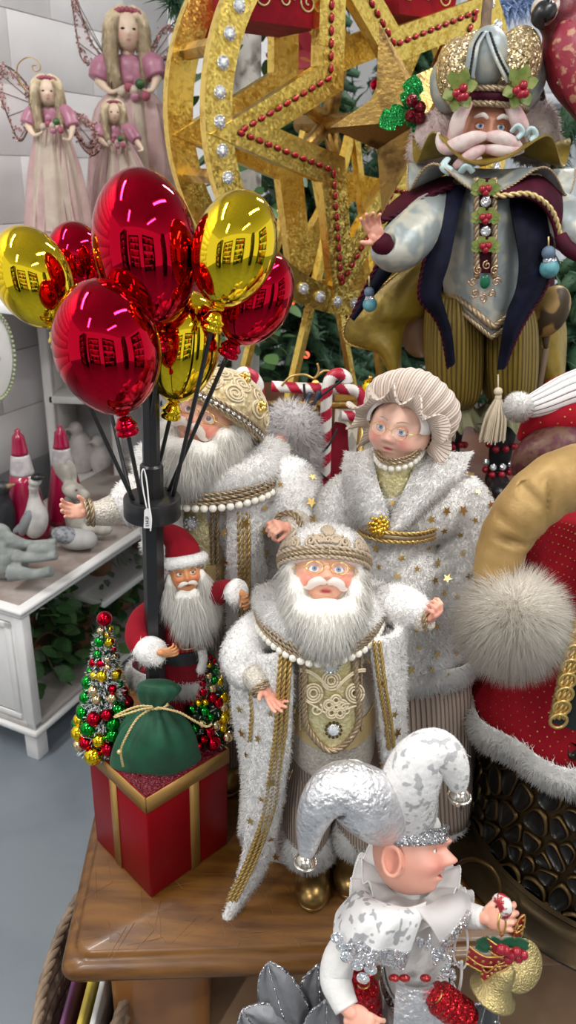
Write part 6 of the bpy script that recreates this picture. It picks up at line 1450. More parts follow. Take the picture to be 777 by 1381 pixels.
for px, py in ((468, 1290), (482, 1300), (490, 1318), (462, 1276), (455, 1264), (500, 1306)): b.lathe([(0, 0), (.006, 0), (.0065, .0015), (.004, .002), (0, .0015)], W(px, py, .512 if py > 1280 else .53), 16, R=frame((-.2, -1, .2)))
ob('trim_sequins', b, K['crystal'], po, kind='stuff')
Q0 = catmull([W(560, 1226, .545), W(580, 1222, .555), W(596, 1212, .575), W(600, 1202, .61)], 6); Q1 = catmull([W(598, 1280, .53), W(618, 1256, .535), W(634, 1222, .56), W(622, 1196, .62)], 6)
P = Q0[None]*(1-k)+Q1[None]*k; P[..., 2] += .010*np.sin(k[..., 0]*PI); P[..., 1] -= .006*np.sin(k[..., 0]*PI)
po2 = ob('shoulder_cape', B().sheet(P, .004), K['tulle'], je); ob('cape_trim', B().sheet(P[-3:]+arr((0, -.003, 0)), .003), K['sequin'], po2)
b = B(); rg = random.Random(9)
for q in np.linspace(0, 1, 60):
    p = W(566+36*q+rg.uniform(-7, 7)*0+12*math.sin(q*3), 1262+54*q, .535)+arr([rg.gauss(0, .006), rg.gauss(0, .002)-.004, rg.gauss(0, .006)]); b.ell(p, (.0024, .0018, .0024), nu=7, nv=4)
ob('silver_beading', b, K['crystal'], je, kind='stuff')
P = rings([(516, 608, 1310, .588, .052), (514, 610, 1324, .586, .053)], 44, 1); ob('belt', B().sheet(P, .003, closed=True), K['sequin'], je)
b = B()
for x in (532, 546, 574): b.ell(W(x, 1319, .533), (.006, .004, .004), nu=10, nv=6)
ob('belt_beads', b, K['gemred'], je)
q = strip([W(535, 1326, .532), W(532, 1360, .522), W(530, 1420, .508), W(530, 1470, .50)], [W(592, 1326, .534), W(592, 1360, .525), W(594, 1420, .512), W(596, 1470, .505)], .003, 6, 9, .006); ob('front_panel', B().sheet(q, .004), K['silverfab'], je)
ob('sleeve', pxtube(B(), [(488, 1268, .57, 20), (462, 1285, .55, 22), (453, 1318, .535, 22), (460, 1342, .52, 19), (468, 1360, .51, 17)], 18), K['whitefab'], je)
ob('sleeve', pxtube(B(), [(600, 1225, .585, 18), (622, 1232, .57, 18), (640, 1236, .555, 16), (652, 1238, .548, 14)], 18), K['whitefab'], je)
hand(je, W(468, 1360, .508), W(510, 1395, .49)-W(468, 1360, .508), (.3, .5, -.8), .050, curl=(.4, .5, .5, .5), side=1)
hand(je, W(652, 1238, .548), W(688, 1242, .53)-W(652, 1238, .548), (.1, .75, -.65), .046, curl=(.8, .95, 1.0, 1.0), side=-1, thumb=(.6, -.6, -.5))
# legs down to the stool
for pts in ([(520, 1400, .56, 40), (500, 1450, .52, 40), (490, 1520, .48, 36)], [(600, 1400, .56, 40), (615, 1450, .52, 40), (625, 1520, .48, 36)]): ob('leg', pxtube(B(), pts, 18), K['whitefab'], je)
# red glittered crackers in its lap
def cracker(label, a, b_, r):
    a, b_ = arr(a), arr(b_); Lc = np.linalg.norm(b_-a); t = thing('red_cracker', (a+b_)/2, label, 'ornament', 'red glittered crackers')
    pr = [(0, 0), (r*.55, 0), (r*.75, Lc*.03), (r*.28, Lc*.13)]
    for k in range(5): z0 = Lc*(.15+.14*k); pr += [(r*.9, z0), (r, z0+Lc*.03), (r, z0+Lc*.10), (r*.9, z0+Lc*.13)]
    pr += [(r*.28, Lc*.87), (r*.75, Lc*.97), (r*.55, Lc), (0, Lc)]
    ob('cracker_body', B().lathe(pr, a, 24, R=frame(b_-a)), K['redglit'], t); b = B()
    for z in (.14, .86): b.tube([a+(b_-a)*z+frame(b_-a) @ arr((r*.34*math.cos(q), r*.34*math.sin(q), 0)) for q in np.arange(16)*2*PI/16], r*.1, 6, closed=True)
    ob('tie', b, K['goldbraid'], t)
cracker('red glittered cracker lying across the jester\'s lap on the right', W(583, 1338, .525), W(636, 1378, .515), .017)
cracker('red glittered cracker standing behind the jester\'s left sleeve', W(489, 1312, .56), W(500, 1420, .54), .017)
b = pxtube(B(), [(480, 1300, .585, 16), (476, 1330, .58, 22), (482, 1390, .575, 26), (486, 1440, .57, 26)], 16); ob('sash', b, K['blackfab'], je)
# bells with ribbon and berries hung from its hand
bl_ = thing('bell_ornament', W(680, 1290, .53), 'two gold bells with red ribbon and berries, hanging from the jester\'s hand', 'bells')
def bellp(r): return [(0, r*.10), (r*.95, 0), (r, .02*r), (r*.98, r*.10), (r*.75, r*.28), (r*.55, r*.7), (r*.48, r*1.2), (r*.40, r*1.45), (r*.2, r*1.62), (0, r*1.66)]
M_bell = mat('champagne_bell', (.50, .40, .18), .34, .9, bump=.5, bs=500)
a0_ = W(664, 1340, .527); ob('bell', B().lathe(bellp(.0245), a0_, 36, R=frame((.32, .12, 1))), M_bell, bl_); ob('clapper', B().ell(a0_-arr((0, 0, .001)), .006), M_bell, bl_)
a0_ = W(703, 1303, .535); ob('bell', B().lathe(bellp(.026), a0_, 36, R=frame((-.3, .75, -.5))), M_bell, bl_)
M_rib = mat('red_ribbon', (.30, .006, .015), .5)
for pts in ([(632, 1282, .52), (655, 1296, .512), (690, 1293, .515), (702, 1285, .525)], [(630, 1292, .522), (660, 1306, .515), (684, 1300, .515), (690, 1290, .52)], [(652, 1268, .52), (676, 1284, .512), (696, 1284, .515), (700, 1276, .525)], [(668, 1306, .51), (656, 1316, .512), (650, 1312, .515)], [(692, 1262, .53), (698, 1246, .53), (706, 1240, .532), (704, 1256, .53), (694, 1264, .528)]):
    P = pxpath(pts); q = B().sheet(np.stack([P+arr((0, 0, .0065)), P+arr((0, .001, -.0065))]), .0012); o = ob('ribbon', q, M_rib, bl_)
    b = B()
    for e in (.0068, -.0068): rope(b, P+arr((0, -.001, e)), .0008)
    for p in evenly(P, .008): b.ell(p+arr((0, -.0014, 0)), (.0018, .0007, .0018), nu=8, nv=4)
    ob('ribbon_dots', b, K['gold'], o)
for px, py in ((682, 1282), (690, 1288), (697, 1284), (706, 1288), (699, 1292), (676, 1280), (686, 1294)): ob('berry', B().ell(W(px, py, .508), .0048, nu=12, nv=8), M_berry, bl_)
b = B(); c_ = W(676, 1270, .52)
for a in (160, 200, 350, 20): leafblade(b, c_, c_+arr((.026*math.cos(math.radians(a)), -.006, .012*math.sin(math.radians(a)))), .007, (0, -1, .3), 2)
ob('leaf', b, K['greenvel'], bl_)
b = pxtube(B(), [(668, 1212, .53, 5), (676, 1214, .525, 9), (682, 1224, .522, 10), (680, 1236, .522, 6)], 14); ob('ribbon_knot', b, mat('red_white_ribbon', (.34, .01, .02), .5, col2=(.75, .72, .68), ns=110, lo=.52, hi=.56), bl_)
ob('loop', B().tube(pxpath([(676, 1226, .523), (672, 1246, .515), (676, 1262, .515), (682, 1248, .517), (680, 1228, .523)]), .0012, 6), K['gold'], bl_)
b = B(); b.tube(pxpath([(617, 1258, .56), (612, 1285, .555), (616, 1300, .55), (624, 1306, .55), (630, 1296, .55), (631, 1270, .555), (629, 1252, .56)]), .0012, 6); b.tube(pxpath([(623, 1296, .548), (622, 1320, .545), (619, 1338, .54)]), .0016, 6); ob('hanging_thread', b, K['tag'], je)
# silver-grey organza leaves
sf = thing('silver_flower', arr((W(395, 1420, .60)[0], .60, SZ-.06)), 'silver-grey organza poinsettia with glittered petal edges, bottom left of the jester', 'flower')
def petal(par, base, tip, w, nrm, name='petal'):
    base, tip = arr(base), arr(tip); ax_ = tip-base; l = np.linalg.norm(ax_); ax_ = ax_/l; nrm = unit(arr(nrm)-ax_*ax_.dot(nrm)); sd = np.cross(nrm, ax_); rows = []
    for k in np.linspace(0, 1, 12):
        e = w*max(math.sin(PI*(k*.985+.01)**1.25), 0)**.62
        rows.append([base+ax_*l*k+sd*e*s_+nrm*(-.35*e*s_*s_+.12*l*math.sin(PI*k)+.003*math.sin(9*s_)) for s_ in np.linspace(-1, 1, 9)])
    o = ob(name, B().sheet(rows, .0015), K['silvergrey'], par); r_ = arr(rows); b = B(); b.tube(np.vstack([r_[:, 0], r_[::-1, -1]]), .0016, 6); b.tube(r_[:, 4]+nrm*.001, .0010, 6); ob('petal_edge', b, K['silvglit'], o)
for (bx, by, tx_, ty, w, y0_, y1_, nr) in ((415, 1420, 362, 1300, .026, .56, .575, (-.2, -1, .3)), (425, 1420, 428, 1303, .028, .57, .585, (.3, -1, .2)), (410, 1430, 327, 1365, .030, .545, .55, (-.2, -.8, .6)), (405, 1460, 335, 1400, .028, .53, .52, (0, -.6, .8)), (430, 1440, 440, 1350, .026, .55, .55, (.2, -1, .2))):
    petal(sf, W(bx, by, y0_), W(tx_, ty, y1_), w, nr)
ob('stalk', B().tube([W(415, 1425, .56), arr((W(395, 1420, .6)[0], .6, SZ-.05))], .004, 8), K['stem'], sf); ob('base', B().box((W(395, 1420, .6)[0], .6, (SZ-.06)/2), (.16, .12, SZ-.06), bev=.006), K['darkwood'], sf)
dgf = thing('grey_flower', arr((W(630, 1380, .60)[0], .63, SZ)), 'dark grey organza petals behind the cracker, right of the jester\'s lap', 'flower')
M_dg = mat('dark_grey_organza', (.07, .07, .075), .5, .3)
for (bx, by, tx_, ty, w) in ((625, 1400, 618, 1346, .02), (632, 1400, 655, 1352, .022), (630, 1420, 668, 1378, .02)):
    base, tip = W(bx, by, .60), W(tx_, ty, .59); petal(dgf, base, tip, w, (0, -1, .3))
for ch in list(dgf.children): ch.data.materials[0] = M_dg
ob('stalk', B().tube([W(628, 1405, .60), arr((W(630, 1380, .6)[0], .63, SZ))], .004, 6), K['stem'], dgf)
# fallen dried leaf by the boot
b = B(); c_ = Z(480, 1215, TZ)+arr((0, 0, .004)); leafblade(b, c_, c_+arr((.028, -.01, .02)), .011, (-.3, -.7, .6), 1); leafblade(b, c_+arr((-.004, -.01, 0)), c_+arr((.012, -.034, .008)), .010, (0, -.5, .9), 1)
ob('dried_leaf', b, mat('dried_leaf', (.32, .17, .05), .6), label='small brown dried leaf on the table beside the gold boot', cat='leaf')
# ------------------------------------------------------------------ white console on the left, with garden animals
C0 = W(27, 822, 1.643); CT = C0[2]; rzc = math.atan2(DW[1], DW[0]); 
def cs(u, v, z): return arr((C0[0], C0[1], 0))+DW*u+NW*v+arr((0, 0, z))      # along, back to the wall, height
CLn, CD = .92, .40
co_ = thing('white_console', cs(CLn/2, CD/2, 0), 'white painted console table with lower shelves, along the left wall', 'console')
def cbox(b, u0, u1, v0, v1, z0, z1, bev=.003): return b.box(cs((u0+u1)/2, (v0+v1)/2, (z0+z1)/2), (u1-u0, v1-v0, z1-z0), rz=rzc, bev=bev)
b = B(); cbox(b, -.012, CLn, -.012, CD, CT-.014, CT, .005); cbox(b, -.004, CLn, -.004, CD, CT-.03, CT-.014, .006); ob('tabletop_edge', b, K['white'], co_)
ob('tabletop', cbox(B(), .012, CLn, .014, CD, CT-.004, CT+.0015), mat('worn_board', (.40, .35, .32), .7, col2=(.27, .21, .18), ns=9, bump=.2), co_)
b = B(); cbox(b, 0, .03, 0, .03, .105, CT-.03); cbox(b, 0, .03, CD-.03, CD, .105, CT-.03); cbox(b, .004, .02, .03, CD-.03, .105, CT-.03); ob('end_panel', b, K['white'], co_)
b = B(); cbox(b, -.003, .006, .04, .06, .15, CT-.05); cbox(b, -.003, .006, .04, CD-.04, CT-.07, CT-.05); cbox(b, -.003, .006, .04, CD-.04, .13, .15); ob('panel_moulding', b, K['white'], co_)
cbox(b2 := B(), CLn-.03, CLn, 0, CD, .1, CT-.03); ob('end_panel', b2, K['white'], co_)
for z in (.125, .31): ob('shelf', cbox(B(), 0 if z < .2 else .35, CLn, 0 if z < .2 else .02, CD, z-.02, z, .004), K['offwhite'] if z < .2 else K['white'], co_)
b = B(); cbox(b, -.008, CLn, -.008, CD, .085, .105, .006); ob('plinth', b, K['white'], co_)
for u, v in ((.025, .025), (.025, CD-.025), (CLn-.03, .025), (CLn-.03, CD-.025)): ob('leg', B().box(cs(u, v, .043), (.042, .042, .086), rz=rzc, bev=.003), K['white'], co_)
# plants on its shelves
LEAFM = [shared(leafblade(B(), (0, 0, 0), (1, 0, 0), .34, (0, 0, 1), 1, thick=.01), 'leaf_blade', K[k]) for k in ('ivy', 'ivy', 'paleivy')]
LEAFV = shared(leafblade(B(), (0, 0, 0), (1, 0, 0), .30, (0, 0, 1), 1, thick=.01), 'leaf_grey', mat('grey_green_leaf', (.10, .15, .095), .6, col2=(.22, .26, .20), ns=30))
def shelfplant(pos, label, n, reach, size, seed, ms, fall=.12):
    pos = arr(pos); t = thing('potted_plant', pos, label, 'plant'); rg = random.Random(seed)
    ob('pot', B().lathe([(0, 0), (.035, 0), (.048, .075), (.044, .078), (0, .07)], pos, 20), mat('pot_'+str(seed), (.30, .14, .07), .8), t)
    for k in range(n):
        a = rg.uniform(0, 2*PI); r = reach*rg.random()**.6; h = .07+.10*rg.random()-fall*(r/reach)**2*rg.random()
        p = pos+arr((r*math.cos(a), r*math.sin(a), max(h, .012))); d = unit(arr((math.cos(a+rg.gauss(0, .6)), math.sin(a+rg.gauss(0, .6)), rg.uniform(-.7, .4))))
        y = unit(np.cross((rg.gauss(0, .4), rg.gauss(0, .4), 1), d)); Rm = np.stack([d, y, np.cross(d, y)], 1); piece('leaf', rg.choice(ms), p, t, R=Rm, sc=size*rg.uniform(.6, 1.25))
    b = B()
    for k in range(7): a = rg.uniform(0, 6.3); b.tube(catmull([pos+arr((0, 0, .06)), pos+arr((.5*reach*math.cos(a), .5*reach*math.sin(a), .13)), pos+arr((reach*math.cos(a), reach*math.sin(a), .05))], 5), .002, 5)
    ob('stems', b, K['stem'], t)
for u, v, z, lab, n, re, sz, sd, ms in ((.16, .16, .126, 'dark leafy houseplant low in the white console, nearest its end', 90, .13, .06, 1, LEAFM), (.36, .14, .126, 'trailing green plant in the middle of the console\'s bottom shelf', 90, .13, .055, 2, LEAFM), (.60, .16, .126, 'dark ivy at the far end of the console\'s bottom shelf', 80, .14, .055, 3, LEAFM),
                             (.50, .15, .311, 'grey-green trailing plant on the console\'s upper shelf', 90, .12, .035, 4, [LEAFV]), (.72, .14, .311, 'leafy striped plant at the far end of the console\'s upper shelf', 80, .13, .055, 5, LEAFM+[LEAFV]), (.22, .22, .24, 'tall dark bushy plant inside the console under its top', 100, .13, .06, 6, LEAFM)):
    if sd == 6: ob('plant_block', B().box(cs(u, v, .182), (.10, .10, .113), rz=rzc, bev=.004), K['stem'], None, label='brown block raising the tall plant inside the console', cat='block')
    shelfplant(cs(u, v, z), lab, n, re, sz, sd, ms)
# animals
def onT(px, py): return Z(px, py, CT+.002)
def animal(name, label, at, cat): return thing(name, at, label, cat)
M_stone = mat('grey_stone', (.30, .32, .30), .85, col2=(.22, .24, .23), ns=30, bump=.3, bs=120)
def pe(b, px, py, y, rx, ry, rz, rot=0): c = W(px, py, y); s = S(c); return b.ell(c, arr((rx, ry, rz))*s, R=rotm(0, 0, rot), nu=18, nv=12)
a = onT(45, 738); y = a[1]; g = animal('goose_figurine', 'white and grey garden goose with black cap, on the console beside the rabbit', a, 'goose')
b = B(); pe(b, 48, 702, y, 17, 15, 27, 12); pxtube(b, [(48, 690, y, 14), (46, 668, y, 7), (45, 655, y-.01, 7)], 12); pe(b, 47, 649, y-.012, 9, 8, 8); ob('body', melt(b, .004, 3), mat('goose_white', (.62, .60, .57), .7, col2=(.52, .50, .48), ns=30), g)
b = B(); pe(b, 37, 703, y-.012, 9, 11, 24, 28); pe(b, 26, 712, y, 5, 6, 12, 50); ob('wing', melt(b, .003, 2), mat('goose_grey', (.24, .25, .26), .7), g)
b = B(); pe(b, 50, 643, y-.016, 9, 8, 5, -8); b2 = pxtube(B(), [(54, 644, y-.02, 4), (61, 644, y-.03, 1.2)], 10); ob('cap', b, K['black'], g); ob('beak', b2, K['black'], g)
for dx in (-4, 6): ob('foot', pe(B(), 45+dx, 736, y-.01, 5, 8, 2.4), mat('brown_feet', (.20, .12, .05), .7) if dx < 0 else bpy.data.materials['brown_feet'], g)
a = onT(32, 726); y = a[1]+.05; g = animal('bird_figurine', 'brown bird figurine mostly hidden behind the goose', a+arr((0, .05, 0)), 'bird'); b = B(); pe(b, 31, 692, y, 14, 12, 11, -20); pe(b, 40, 700, y, 12, 12, 22, 10); ob('body', melt(b, .004, 3), mat('bird_brown', (.26, .15, .055), .6), g)
a = onT(8, 735); y = a[1]; g = animal('black_bird_figurine', 'black penguin-like bird figurine at the left edge of the console', a, 'bird')
b = B(); pe(b, 6, 698, y, 15, 14, 34, 6); pe(b, 4, 658, y-.006, 10, 10, 10); pxtube(b, [(2, 680, y, 12), (4, 660, y, 8)], 12); ob('body', melt(b, .004, 3), mat('bird_black', (.02, .02, .024), .4), g); ob('beak', pxtube(B(), [(11, 656, y-.012, 4), (20, 653, y-.02, 1)], 10), mat('horn_tan', (.30, .20, .10), .6), g)
a = onT(110, 722); y = a[1]; g = animal('rabbit_figurine', 'stone-grey rabbit figurine with tall ears, behind the outstretched hand', a, 'rabbit')
b = B(); pe(b, 100, 662, y-.02, 17, 15, 11, 24); pe(b, 113, 668, y-.03, 9, 9, 8, 20); pe(b, 112, 700, y+.02, 24, 22, 26, 10); pe(b, 95, 682, y, 10, 11, 16)
pxtube(b, [(94, 655, y-.01, 5), (88, 642, y-.005, 9), (80, 632, y, 9), (72, 627, y, 3)], 14, flat=(1, .45)); pxtube(b, [(98, 654, y, 5), (97, 640, y+.01, 8), (95, 628, y+.01, 7), (93, 620, y+.01, 2)], 14, flat=(1, .45)); pe(b, 138, 714, y-.03, 14, 10, 8); pe(b, 118, 716, y-.04, 10, 9, 8)
ob('body', melt(b, .0035, 3), mat('rabbit_stone', (.44, .41, .36), .85, col2=(.34, .31, .27), ns=30, bump=.2), g); ob('eye', pe(B(), 103, 661, y-.052, 2.2, 2, 1.6), mat('rabbit_eye', (.12, .10, .09), .6), g)
a = onT(100, 741); y = a[1]; g = animal('duck_figurine', 'low pale duck figurine with feathered grey back, at the console front', a, 'duck')
b = B(); pe(b, 103, 727, y, 28, 18, 14, 4); pe(b, 118, 728, y-.01, 14, 14, 12); ob('body', melt(b, .004, 3), mat('duck_pale', (.42, .41, .40), .75, bump=.2), g); b = B(); pe(b, 88, 722, y-.012, 19, 15, 11, 12); ob('wing', b, mat('duck_grey', (.16, .17, .19), .7, col2=(.30, .31, .33), ns=90, nt='vor', bump=.4, bs=120), g)
a = onT(30, 782); y = a[1]; g = animal('sleeping_figurine', 'grey stone animal figurine lying down with legs stretched out, at the console\'s near corner', a, 'figurine')
b = B(); pe(b, 6, 752, y+.02, 34, 26, 30, 0); pe(b, -2, 722, y+.03, 18, 16, 17)
for q in ([(10, 728, y+.01, 12), (34, 734, y+.01, 7), (58, 733, y+.0, 5.5), (76, 731, y-.0, 6)], [(20, 750, y-.03, 10), (42, 753, y-.04, 6.5), (62, 752, y-.045, 5.5), (76, 749, y-.05, 6.5)], [(14, 772, y-.05, 13), (40, 774, y-.065, 8), (56, 773, y-.07, 7), (70, 770, y-.075, 8)], [(40, 742, y-.02, 8), (64, 740, y-.03, 9), (76, 741, y-.03, 6)]): pxtube(b, q, 14)
V = melt(b, .0038, 2); vv = V.V(); vv[:, 2] = np.maximum(vv[:, 2], CT+.002); V.v = [vv]; ob('body', V, M_stone, g)
M_glass = mat('cranberry_glass', (.36, .008, .055), .15, coat=.5, col2=(.28, .006, .04), ns=6); M_clear = mat('frosted_band', (.62, .57, .58), .25, col2=(.44, .40, .42), ns=30)
for (bx, by, tx_, ty, r, lab) in ((70, 735, 32, 580, 24, 'cranberry glass cone tree with a frosted band, on the left behind the goose'), (122, 712, 84, 575, 23, 'cranberry glass cone tree with a frosted band, behind the rabbit')):
    a = onT(bx, by)+NW*.10+DW*.02; a[2] = CT+.002; tp = W(tx_, ty, a[1]); H = tp[2]-a[2]; s = S(a); t = thing('cone_tree', a, lab, 'cone', 'glass cones on the console'); R0 = r*s*1.25
    rad = lambda z: R0*(1-z/H)**.9*.86+R0*.14*(z < H)
    for nm, z0, z1, m in (('cone_base', 0, .60, M_glass), ('cone_band', .60, .78, M_clear), ('cone_top', .78, 1.0, M_glass)):
        zs = np.linspace(z0, z1, 9)*H; pr = [(0, zs[0])]+[(max(R0*(1-.80*z/H), .001) if z < H*.97 else R0*.12, z) for z in zs]+[(0, zs[-1]+(.004 if z1 == 1 else 0))]
        ob(nm, B().lathe(pr, a, 32), m, t)
# white bookcase behind, ceramic birds
YB = 2.55
bk_ = thing('white_bookcase', (*W(125, 700, YB+.1)[:2], 0), 'white painted bookcase standing behind the console', 'bookcase')
def pxbox(b, x0, x1, y0_, y1_, ya, yb, bev=.004):
    p0, p1 = W(x0, y0_, ya), W(x1, y1_, ya); return b.box(((p0[0]+p1[0])/2, (ya+yb)/2, (p0[2]+p1[2])/2), (abs(p1[0]-p0[0]), abs(yb-ya), abs(p0[2]-p1[2])), bev=bev)
zf = W(70, 420, YB)[2]
xl, xm, xr = W(71, 600, YB)[0], W(157, 600, YB)[0], W(222, 600, YB)[0]
for x in (xl, xm, xr): ob('upright', B().box((x, YB+.02, zf/2), (.030, .04, zf), bev=.004), K['white'], bk_); 
for x in (xl, xr): ob('side_panel', B().box((x, YB+.16, zf/2), (.02, .28, zf)), K['white'], bk_)
ob('back_panel', B().box(((xl+xr)/2, YB+.30, zf/2), (xr-xl, .015, zf)), K['wall'], bk_)
for py in (428, 536, 652, 740): z = W(110, py, YB)[2]; ob('shelf', B().box(((xl+xr)/2, YB+.15, z-.012), (xr-xl, .30, .026), bev=.003), K['white'], bk_)
M_cer = mat('white_ceramic', (.62, .58, .56), .45, col2=(.52, .48, .47), ns=20)
zs_ = W(110, 652, YB)[2]+.0015
for px, lab, h, r in ((108, 'tall white ceramic bird on the bookcase shelf', 74, 20), (136, 'plump white ceramic bird beside the taller one on the bookcase', 54, 19), (176, 'small white ceramic bird on the bookcase, behind the balloon sticks', 30, 14)):
    y = YB+.12; c_ = W(px, 600, y); s = S(c_); a = arr((c_[0], y, zs_)); t = thing('ceramic_bird', a, lab, 'bird', 'ceramic birds on the bookcase')
    b = B(); b.lathe([(0, 0), (r*.6*s, 0), (r*.72*s, h*.06*s), (r*.9*s, h*.3*s), (r*.85*s, h*.5*s), (r*.5*s, h*.72*s), (0, h*.8*s)], a, 22); b.ell(a+arr((-.1*r*s, -.3*r*s, h*.84*s)), r*.46*s); b.cap(a+arr((-.3*r*s, -.5*r*s, h*.86*s)), a+arr((-.8*r*s, -.8*r*s, h*.84*s)), r*.16*s, r*.05*s); b.ell(a+arr((r*.5*s, 0, h*.38*s)), (r*.5*s, r*.5*s, h*.3*s)); ob('body', melt(b, .005, 3), M_cer, t)
# oval plate with beaded rim on the wall
pc = W(-12, 480, 1.86); s = S(pc); t = thing('oval_plaque', pc, 'white oval plaque with a green beaded rim at the left edge', 'plaque'); Fp = np.stack([unit(DW), -unit(NW)*0+arr((0, 0, 1)), unit(np.cross(DW, (0, 0, 1)))], 1)
b = B().ell(pc, (.075, .115, .010), R=Fp, nu=40, nv=10); ob('plate', b, K['white'], t); M_gb = mat('green_bead', (.36, .42, .24), .5)
for a in np.arange(0, 2*PI, 2*PI/56): ob('bead', B().ell(pc+Fp @ arr((.070*math.cos(a), .108*math.sin(a), .008)), .0045, nu=8, nv=6), M_gb, t)
ob('bracket', B().box(pc+NW*.03-arr((0, 0, .0)), (.02, .10, .02), rz=rzc), K['white'], t)
# ------------------------------------------------------------------ three pink fairies on a wall shelf
M_fs = mat('fairy_skin', (.72, .55, .42), .5); M_fh = mat('blond_hair', (.72, .60, .42), .7, col2=(.58, .46, .29), ns=60, bump=.6, bs=70)
M_fp = mat('rose_satin', (.46, .20, .28), .35, col2=(.38, .15, .22), ns=24, bump=.3); M_fk = mat('pink_organza', (.74, .54, .52), .55, col2=(.62, .42, .41), ns=16, translucent=.3, bump=.3, bs=40); M_fc = mat('cream_organza', (.74, .65, .52), .6, col2=(.66, .55, .46), ns=20, translucent=.3, bump=.4, bs=50)
M_fw = mat('fairy_wing_gauze', (.66, .56, .56), .4, alpha=.38, bump=.3); M_fg = mat('pink_beading', (.58, .32, .30), .25, .5, glit=300); M_rose = mat('rose_flower', (.34, .08, .12), .6)
zs_f = W(100, 388, 2.30)[2]
ws = thing('wall_shelf', W(100, 425, 2.45), 'white wall shelf carrying the pink fairies, hidden behind the balloons', 'shelf')
cw = WA+DW*.88; ob('board', B().box((cw+DW*.0-NW*.25+arr((0, 0, zs_f-.012))), (1.16, .58, .024), rz=rzw, bev=.003), K['white'], ws); 
for u in (-.4, 0, .4): ob('bracket', B().box(cw+DW*u-NW*.06+arr((0, 0, zs_f-.06)), (.02, .12, .08), rz=rzw), K['white'], ws)
def fairy(label, y, head, hr, bod, skirt, sl, wings, seed, tilt=0):
    base = W(skirt[-1][0]*.5+skirt[-1][1]*.5, 400, y); base[2] = zs_f+.001; t = thing('fairy_figure', base, label, 'fairy', 'pink fairies on the wall shelf'); rg = random.Random(seed); hc = W(*head, y-.01); s = S(hc); R = hr*s
    M3 = rotm(14, -2, 0); b = face_mesh(B(), M3, hc, R, sx=.72, bumps=[(0, -.18, .1, .12, .14, 'y'), (.3, .06, .17, .1, -.06, 'y'), (0, -.5, .14, .05, .04, 'y')], skin=(.72, .55, .42), blush=(.70, .40, .32), lip=(.50, .13, .13), nu=40, nv=30); fo = ob('face', b, K['skin'], t); paint(fo, b.colors)
    L = lambda p: (arr(p)*R) @ M3.T+hc
    for sg in (1, -1): ob('eye', B().ell(L([(sg*.28, -.76, .05)])[0], arr((.13, .06, .06))*R, nu=10, nv=6), K['pupil'], t)
    b = B()
    for q in ([(-.5, -.35, .8), (-.85, -.35, .2), (-.95, -.4, -.8), (-.85, -.5, -2.0), (-.6, -.55, -2.9)], [(.4, -.35, .85), (.75, -.3, .3), (.85, -.3, -.6), (.9, -.4, -1.6), (.75, -.5, -2.4)], [(-.1, -.2, 1.0), (-.8, .1, .6), (-1.0, .1, -.4), (-1.0, 0, -1.8), (-.8, -.2, -2.6)], [(.1, -.2, 1.0), (.75, .1, .6), (.9, .15, -.4), (.95, .1, -1.6)]):
        P = catmull(L(q), 5); b.tube(P, np.interp(np.linspace(0, 1, len(P)), [0, .3, .8, 1], [.28, .36, .34, .08])*R, 10)
    b.ell(L([(0, .22, .22)])[0], arr((.86, .84, .92))*R, R=M3); hb = melt(b, R*.09, 3); ho = ob('hair', hb, M_fh, t); fur('hair_strands', hb, M_fh, ho, 10, L=.025, w=.0016, flow=(0, 0, -2), lift=.25, jit=.2, seed=seed, lvar=.4)
    b = B()
    for k in range(9): a = PI*k/8; b.ell(L([(math.cos(a)*.62, -.45, .75+.2*math.sin(a))])[0], .15*R, nu=8, nv=6)
    ob('flower_crown', b, M_rose, t)
    ob('neck', B().tube([L([(0, .05, -.7)])[0], W(bod[0][0]*.5+bod[0][1]*.5, bod[0][2]+4, y)], R*.35, 12), M_fs, t)
    b = B().grid(rings([(l, r, py, y, (r-l)*.36*s) for l, r, py in bod], 30, 4), True, True, True); ob('bodice', b, M_fp, t)
    for q in sl:
        pts = [(*p[:2], y-.01*k-.01, p[2]) for k, p in enumerate(q)]; ob('puff_sleeve', pxtube(B(), pts[:3], 14), M_fp, t); ob('arm', pxtube(B(), [(*pts[2][:3], pts[2][3]*.5)]+[(p[0], p[1], p[2]-.02, p[3]*.4) for p in pts[3:]], 10), M_fs, t)
    n0 = len(skirt)
    P = rings([(l, r, py, y, (r-l)*.40*s) for l, r, py in skirt], 90, 4, fold=lambda ph, v: (.10*np.sin(11*ph+seed)+.07*np.sin(7*ph+2*seed))*(1-v)**.5); P[:, :, 2] = np.maximum(P[:, :, 2], zs_f+.002); ob('skirt', B().grid(P, True, True, True), M_fk, t)
    sk2 = [(l+(r-l)*.08, r-(r-l)*.08, py) for l, r, py in skirt[:max(3, n0-1)]]
    P = rings([(l, r, py, y-.012, (r-l)*.42*s) for l, r, py in sk2], 80, 4, fold=lambda ph, v: (.13*np.sin(9*ph+2*seed)+.05*np.sin(17*ph))*(1-v)**.5); ob('overskirt', B().grid(P[:, 34:], False), M_fc, t)
    b = B()
    for k in range(6):
        x = skirt[0][0]+(skirt[0][1]-skirt[0][0])*(k+.5)/6; x2 = skirt[-1][0]+(skirt[-1][1]-skirt[-1][0])*(k+.5)/6; yy = y-(skirt[-1][1]-skirt[-1][0])*.40*s-.02
        b.tube(pxpath([(x, skirt[0][2], y-.04), (x*.6+x2*.4+3*math.sin(k), skirt[0][2]*.6+skirt[-1][2]*.4, y*.5+yy*.5-.01), (x*.25+x2*.75, skirt[0][2]*.3+skirt[-1][2]*.7, yy)]), .0025, 5)
    ob('ribbons', b, M_fc if seed % 2 else M_fk, t)
    fl = W(skirt[0][0]*.45+skirt[0][1]*.55, skirt[0][2]+2, y-.07)
